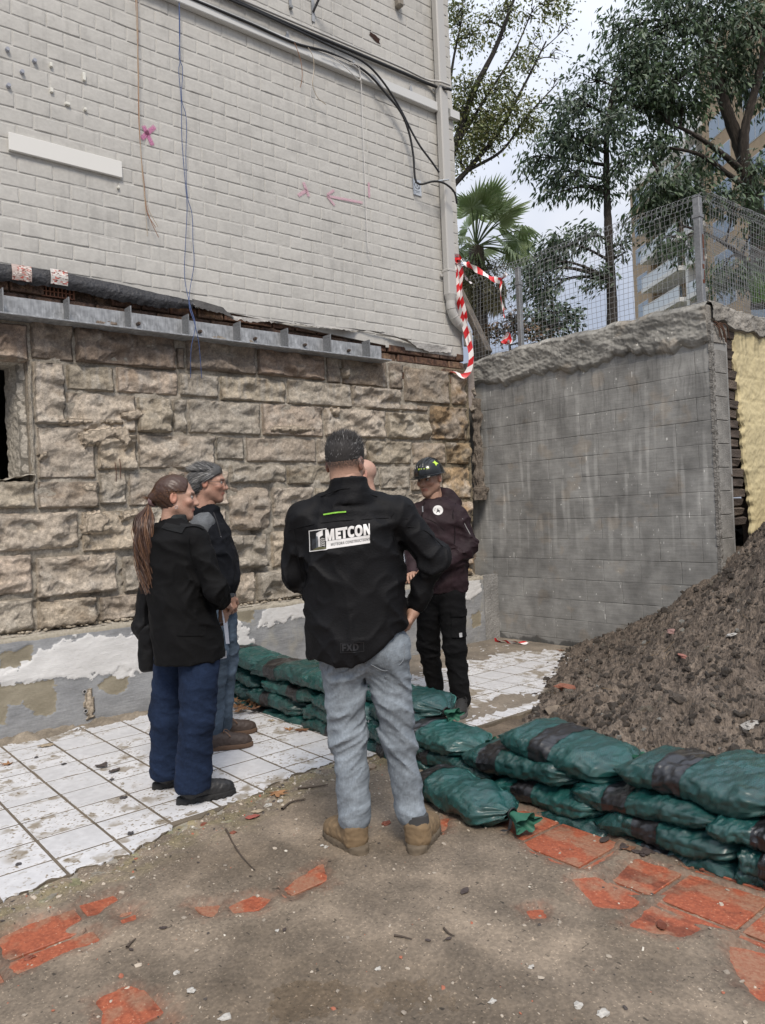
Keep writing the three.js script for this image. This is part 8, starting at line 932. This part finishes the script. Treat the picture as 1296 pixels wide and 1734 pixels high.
  const lime = mat({ color: lin(0.50, 0.72, 0.06), roughness: 0.4, side: DS }), star = new THREE.Shape(); for (let i = 0; i < 8; i++) { const a = i / 8 * 6.283 + 0.39, R = i % 2 ? 0.014 : 0.028; i ? star.lineTo(Math.cos(a) * R, Math.sin(a) * R) : star.moveTo(Math.cos(a) * R, Math.sin(a) * R); } star.closePath(); { const hole = new THREE.Path(); hole.absarc(0, 0, 0.008, 0, 6.3); star.holes.push(hole); const sg = new THREE.ShapeGeometry(star, 8); const p = sg.attributes.position; for (let i = 0; i < p.count; i++) { const q = shell(0.215 + p.getX(i) * -1.55, 0.44 + p.getY(i) * 5.2), c = V(q[0], q[1] - 0.03, q[2] + 0.008).multiplyScalar(1.02); p.setXYZ(i, c.x, c.y + 0.03, c.z - 0.008); } put('lime_mark', sg, lime, dome); }
  const txt = canvasTex(256, 64, (c) => { c.clearRect(0, 0, 256, 64); c.fillStyle = '#b7d62e'; c.beginPath(); c.arc(24, 32, 14, 0, 7); c.fill(); const r = mulberry(6); for (let i = 0; i < 9; i++) { c.fillRect(50 + i * 21, 24 + 6 * r(), 13, 5); c.fillRect(50 + i * 21 + 8 * r(), 22, 5, 18 + 10 * r()); } }); { const pg2 = grid(18, 5, (u, v) => { const q = shell(0.055 - (u - 0.5) * -0.14, 0.20 + v * 0.14), c = V(q[0], q[1] - 0.03, q[2] + 0.008).multiplyScalar(1.018); return [c.x, c.y + 0.03, c.z - 0.008]; }); put('front_print', pg2, new THREE.MeshStandardMaterial({ map: txt, transparent: true, alphaTest: 0.3, side: DS, roughness: 0.4 }), dome); }
  // sheet in his hands
  const sheet = thing('paper_sheet', 'white printed sheet held by the man in the hard hat', 'paper', [0, 0, 0]); const pc = at(697, 942, 5.32); sheet.position.copy(pc); const pt = canvasTex(128, 160, (c) => { c.fillStyle = '#e6ebf4'; c.fillRect(0, 0, 128, 160); c.fillStyle = '#566078'; const r = mulberry(2); for (let i = 0; i < 6; i++) c.fillRect(16, 96 + i * 9, 20 + r() * 80, 3); c.fillStyle = '#2d3850'; for (let i = 0; i < 4; i++) c.fillRect(22 + i * 22, 84, 12, 7); }); mesh('sheet', grid(6, 6, (u, v) => { const p = at(mix(672, 708, u), mix(956, 926, v) - u * 2, 5.34 + 0.06 * v + 0.02 * Math.sin(u * 3)).sub(pc); return [p.x, p.y, p.z]; }), mat({ map: pt, side: DS, roughness: 0.8 }), sheet);
}
// ---- bald man behind
{
  const base = at(592, 1240, 5.6); base.y = TILE_Y; const { g, J } = person('bald man in black hooded top half hidden behind the work jacket', base), skin = [0.55, 0.33, 0.25], K = (px, py, dz, a, b, t) => { const p = J(px, py, dz); return [p.y, p.x, p.z, a, b, t]; };
  const jm = cloth([0.012, 0.012, 0.013], 0.9), hip = J(598, 1025), fl = folds(0.008, 4, 4, 4, 81), tor = stack([K(598, 1030, 0, 0.13, 0.17), K(598, 940, 0, 0.13, 0.19), K(602, 885, 0, 0.12, 0.19), K(606, 855, 0, 0.08, 0.09), K(607, 842, 0, 0.06, 0.065)]), jf = clothed(uni(0.04, tor, cap(J(626, 838, 0), J(632, 846, 0), 0.042, 0.04), cap(J(600, 880, 0.18), J(596, 950, 0.2), 0.065, 0.055), cap(J(596, 950, 0.2), J(570, 985, 0.15), 0.055, 0.045), cap(J(600, 880, -0.18), J(570, 985, -0.15), 0.06, 0.045)), fl), [a, b] = bounds([J(600, 1035), J(606, 835), J(632, 840), J(570, 985)], 0.24); mesh('hooded_top', nets(jf, a, b, 0.010), jm, g);
  const kA = J(600, 1125, 0.06), aA = V(0.0, 0.09, 0.08), kB = J(596, 1125, -0.08), aB = V(0.02, 0.09, -0.1), lf = clothed(uni(0.012, uni(0.03, cap(J(600, 1025, 0.07), kA, 0.09, 0.075), cap(kA, aA, 0.072, 0.062)), uni(0.03, cap(J(598, 1025, -0.07), kB, 0.09, 0.075), cap(kB, aB, 0.072, 0.062))), folds(0.01, 4, 8, 4, 5)), [c, d] = bounds([J(600, 1025), aA, aB], 0.16); mesh('trousers', nets(lf, c, d, 0.011), cloth([0.02, 0.022, 0.028]), g);
  const bo = mat({ color: lin(0.03, 0.026, 0.022), roughness: 0.8 }); for (const p of [aA, aB]) shoe(g, V(p.x + 0.06, 0, p.z), V(p.x - 0.22, 0, p.z - 0.05), { shaft: 0.09, upper: bo, sole: bo });
  const HM = frame(J(613, 805, 0), -1.45, 0.06, 0, 1.02), hg = head(g, HM, { skin, stubble: 0.3, hairCol: [0.2, 0.18, 0.16], browCol: [0.1, 0.08, 0.06], fade: (x, y, z) => y < 0.05 && y > -0.05 && z < -0.01 ? 0.18 : 0 }), h1 = placeHand(handShape(0.6), J(570, 985, 0.15), V(-0.8, 0.1, 0), V(0, -1, 0), false); paintV(h1, skinPaint(skin));
  const bd = nets(uni(0.05, cap(J(598, 1010), J(603, 890), 0.1, 0.1), cap(J(600, 1025, 0.07), kA, 0.06, 0.05), cap(kA, aA, 0.05, 0.04), cap(J(598, 1025, -0.07), kB, 0.06, 0.05), cap(kB, aB, 0.05, 0.04), cap(J(606, 870), J(607, 830), 0.055, 0.055)), ...bounds([J(598, 1035), J(606, 830), aA, aB], 0.12), 0.016); paintV(bd, skinPaint(skin)); mesh('body', merge([bd, hg, h1]), skinM, g);
}
// ---------------------------------------------------------------- leaves and litter on the ground
{
  const plane = (R, k) => { const s = new THREE.Shape(), n = 5; const pt = (a, r) => [Math.cos(a) * r, Math.sin(a) * r]; s.moveTo(0, -R * 0.25); for (let i = 0; i < n; i++) { const a = -0.35 + i * (Math.PI + 0.7) / (n - 1), l = R * (i === 2 ? 1 : i % 2 ? 0.92 : 0.72); s.lineTo(...pt(a - 0.24, l * 0.55)); s.lineTo(...pt(a - 0.12, l * 0.72)); s.lineTo(...pt(a - 0.10, l * 0.62)); s.lineTo(...pt(a, l)); s.lineTo(...pt(a + 0.10, l * 0.62)); s.lineTo(...pt(a + 0.12, l * 0.72)); s.lineTo(...pt(a + 0.24, l * 0.55)); if (i < n - 1) s.lineTo(...pt(a + 0.40, l * 0.34)); } s.closePath(); const g = new THREE.ExtrudeGeometry(s, { depth: 0.0008, bevelEnabled: false }).rotateX(-Math.PI / 2), p = g.attributes.position; for (let i = 0; i < p.count; i++) { const x = p.getX(i) / R, z = p.getZ(i) / R; p.setY(i, p.getY(i) + R * (0.12 * (x * x + z * z) + 0.10 * n3(x * 2 + k, z * 2, k))); } g.computeVertexNormals(); return boxUV(g, 8); };
  const oval = (R, k) => { const s = new THREE.Shape(); s.moveTo(0, -R); s.bezierCurveTo(R * 0.75, -R * 0.4, R * 0.6, R * 0.6, 0, R); s.bezierCurveTo(-R * 0.6, R * 0.6, -R * 0.75, -R * 0.4, 0, -R); const g = new THREE.ExtrudeGeometry(s, { depth: 0.0008, bevelEnabled: false, curveSegments: 8 }).rotateX(-Math.PI / 2), p = g.attributes.position; for (let i = 0; i < p.count; i++) { const x = p.getX(i) / R, z = p.getZ(i) / R; p.setY(i, p.getY(i) + R * (0.3 * x * x + 0.12 * z * z + 0.1 * n3(x * 2 + k, z * 2, k))); } g.computeVertexNormals(); return boxUV(g, 8); };
  const tan = mat({ color: lin(0.46, 0.24, 0.11), map: T.mottle, roughness: 0.8, side: DS }), brown = mat({ color: lin(0.25, 0.12, 0.06), map: T.mottle, roughness: 0.8, side: DS }), dark = mat({ color: lin(0.06, 0.045, 0.04), roughness: 0.6, side: DS }), pale = mat({ color: lin(0.55, 0.45, 0.32), map: T.mottle, roughness: 0.8, side: DS });
  const groundY = (x, z) => z < edgeZ(x) && x < 6.2 ? TILE_Y + 0.002 : Math.max(dirtH(x, z), 0.004);
  const leaf = (px, py, g, m, label, grp, turn) => { const p = onGround(px, py, 0.03), o = mesh('dry_leaf', g, m); o.position.set(p.x, groundY(p.x, p.z) + 0.003, p.z); o.rotation.y = turn; tag(o, label, 'leaf', grp); };
  leaf(470, 1342, plane(0.085, 1), tan, 'big orange five pointed leaf lying on the dirt beside the tiles', undefined, 2.6);
  leaf(492, 1272 - 35, plane(0.06, 2), tan, 'orange leaf on the white tiles in front of the sandbags', undefined, 0.4); leaf(462, 1222, plane(0.05, 5), pale, 'pale tan leaf on the white tiles near the leaf pile', undefined, 1.4); leaf(512, 1238, plane(0.075, 6), brown, 'curled brown leaf on the white tiles by the strap', undefined, 2.2); leaf(562, 1246, plane(0.06, 7), brown, 'brown leaf on the tiles behind the light jeans', undefined, 0.2);
  leaf(15, 1296, plane(0.06, 3), tan, 'tan leaf on the white tiles by the plinth', undefined, 0.8); leaf(78, 1265, oval(0.055, 4), pale, 'curled pale leaf at the edge of the white tiles', undefined, 1.2); leaf(172, 1300, oval(0.045, 8), dark, 'dark oval leaf on the white tiles', 'dark oval leaves on the tiles', 0.6); leaf(194, 1308, oval(0.045, 9), dark, 'dark oval leaf on the white tiles', 'dark oval leaves on the tiles', 2.0); leaf(178, 1296, oval(0.03, 10), dark, 'dark oval leaf on the white tiles', 'dark oval leaves on the tiles', 2.6);
  leaf(1120, 1556, oval(0.035, 11), mat({ color: lin(0.16, 0.055, 0.035), roughness: 0.25, side: DS }), 'wet red brown leaf on the red tiles', undefined, 2.2); leaf(787, 1503, oval(0.028, 12), dark, 'wet black leaf flattened on the dirt', undefined, 1.9); leaf(725, 1598 - 10, oval(0.012, 13), dark, 'small black leaf on the wet dirt', 'small black leaves on the dirt', 0.4); leaf(760, 1586, oval(0.013, 14), dark, 'small black leaf on the wet dirt', 'small black leaves on the dirt', 1.4); leaf(277, 1566, oval(0.016, 15), dark, 'small black leaf on the wet dirt', 'small black leaves on the dirt', 0.9); leaf(222, 1600, oval(0.012, 16), dark, 'small black leaf on the wet dirt', 'small black leaves on the dirt', 0.2); leaf(482, 1571, oval(0.012, 17), dark, 'small black leaf on the wet dirt', 'small black leaves on the dirt', 2.2);
  { const r = mulberry(71); for (let i = 0; i < 16; i++) { const px = 398 + 36 * r(), py = 1186 + 26 * r(); leaf(px, py, plane(0.05 + 0.04 * r(), 20 + i), r() < 0.6 ? tan : brown, 'dry brown leaf in the leaf pile beside the sandbags', 'leaf pile by the sandbags', r() * 6); scene.children[scene.children.length - 1].position.y += 0.05 * r(); scene.children[scene.children.length - 1].rotation.x = (r() - 0.5) * 0.9; } }
  { const r = mulberry(73); for (const [px, py] of [[1000, 1090], [985, 1098], [952, 1103], [1010, 1092]]) leaf(px, py, plane(0.06, px), r() < 0.5 ? tan : brown, 'dry leaf at the foot of the block wall', 'leaves by the block wall', r() * 6); for (let i = 0; i < 9; i++) { const px = 1018 + 90 * r(); leaf(px, 1405 + (px - 1000) * 0.26 + 14 * r(), oval(0.018 + 0.02 * r(), i + 50), r() < 0.6 ? dark : brown, 'rotting dark leaf along the foot of the near sandbags', 'rotting leaves by the sandbags', r() * 6); } }
  leaf(428, 1380, oval(0.04, 31), mat({ color: lin(0.30, 0.085, 0.065), roughness: 0.6, side: DS }), 'dark red tile shard on the dirt beside the tiles', undefined, 1.4); leaf(436, 1371, oval(0.035, 32), pale, 'pale shard leaning on the red shard', undefined, 1.1);
  const chip = (px, py, s, c, label) => { const g = new THREE.IcosahedronGeometry(s, 1), p = g.attributes.position; for (let i = 0; i < p.count; i++) { const f = 1 + 0.5 * n3(p.getX(i) / s + px, p.getY(i) / s, p.getZ(i) / s); p.setXYZ(i, p.getX(i) * f * 1.3, p.getY(i) * f * 0.5, p.getZ(i) * f); } g.computeVertexNormals(); const o = mesh('stone_chip', boxUV(g, 4), mat({ color: lin(...c), map: T.mottle })); const q = onGround(px, py, 0.01); o.position.set(q.x, groundY(q.x, q.z) + s * 0.25, q.z); tag(o, label, 'chip', label); };
  const wc = [0.66, 0.63, 0.57]; for (const [x, y, s] of [[300, 1650, 0.009], [324, 1682, 0.012], [382, 1726, 0.014], [1022, 1722, 0.014], [980, 1708, 0.012], [640, 1660 - 20, 0.008], [546, 1437, 0.008], [553, 1439, 0.008], [475, 1361, 0.014], [455, 1367, 0.016], [900, 1640, 0.008], [835, 1697, 0.01], [225, 1490, 0.008], [470, 1582, 0.006]]) chip(x, y, s, wc, 'small white stone chip lying on the wet dirt'); for (const [x, y, s] of [[655, 1398, 0.018], [395, 1413, 0.012], [345, 1402, 0.012], [50, 1620, 0.014], [1190, 1470, 0.008]]) chip(x, y, s, [0.30, 0.10, 0.06], 'small brick red chip lying on the dirt'); for (const [x, y, s] of [[628, 1302, 0.03], [612, 1312, 0.022], [596, 1300, 0.02]]) chip(x, y, s, [0.45, 0.34, 0.24], 'tan stone chip lying behind the light jeans'); for (const [x, y, s] of [[108, 1302, 0.012], [32, 1474, 0.010], [222, 1421, 0.012], [210, 1360, 0.014], [190, 1328, 0.01], [62, 1290, 0.01]]) chip(x, y, s, [0.10, 0.09, 0.09], 'dark grey stone chip lying on the white tiles');
  // sticks
  const stick = (l, r, label) => { const p = l.map(([a, b]) => { const q = onGround(a, b, 0.01); q.y = groundY(q.x, q.z) + r + 0.002; return q; }); const o = p[0].clone(), m = mesh('stick', taperTube(p.map((q) => q.sub(o)), r, r * 0.5, 6, 16, 0.2), mat({ color: lin(0.08, 0.06, 0.045) })); m.position.copy(o); tag(m, label, 'stick'); };
  stick([[383, 1408], [400, 1440], [420, 1466], [432, 1478]], 0.004, 'long thin twig lying on the dirt beside the tile edge'); stick([[478, 1375], [495, 1362], [518, 1358]], 0.007, 'dark curved stick on the dirt left of the boots'); stick([[505, 1342], [530, 1338], [556, 1334]], 0.006, 'dark straight stick on the dirt behind the boots'); stick([[668, 1590], [682, 1593], [698, 1596]], 0.004, 'short black stick on the wet dirt'); stick([[752, 1580], [760, 1588], [770, 1594]], 0.004, 'bent black stick on the wet dirt'); stick([[215, 1607], [222, 1600], [230, 1594]], 0.005, 'short dark stick near the red tiles');
}
scene.traverse((o) => { if (o.isMesh) { o.castShadow = true; o.receiveShadow = true; } });
renderer.render(scene, camera);
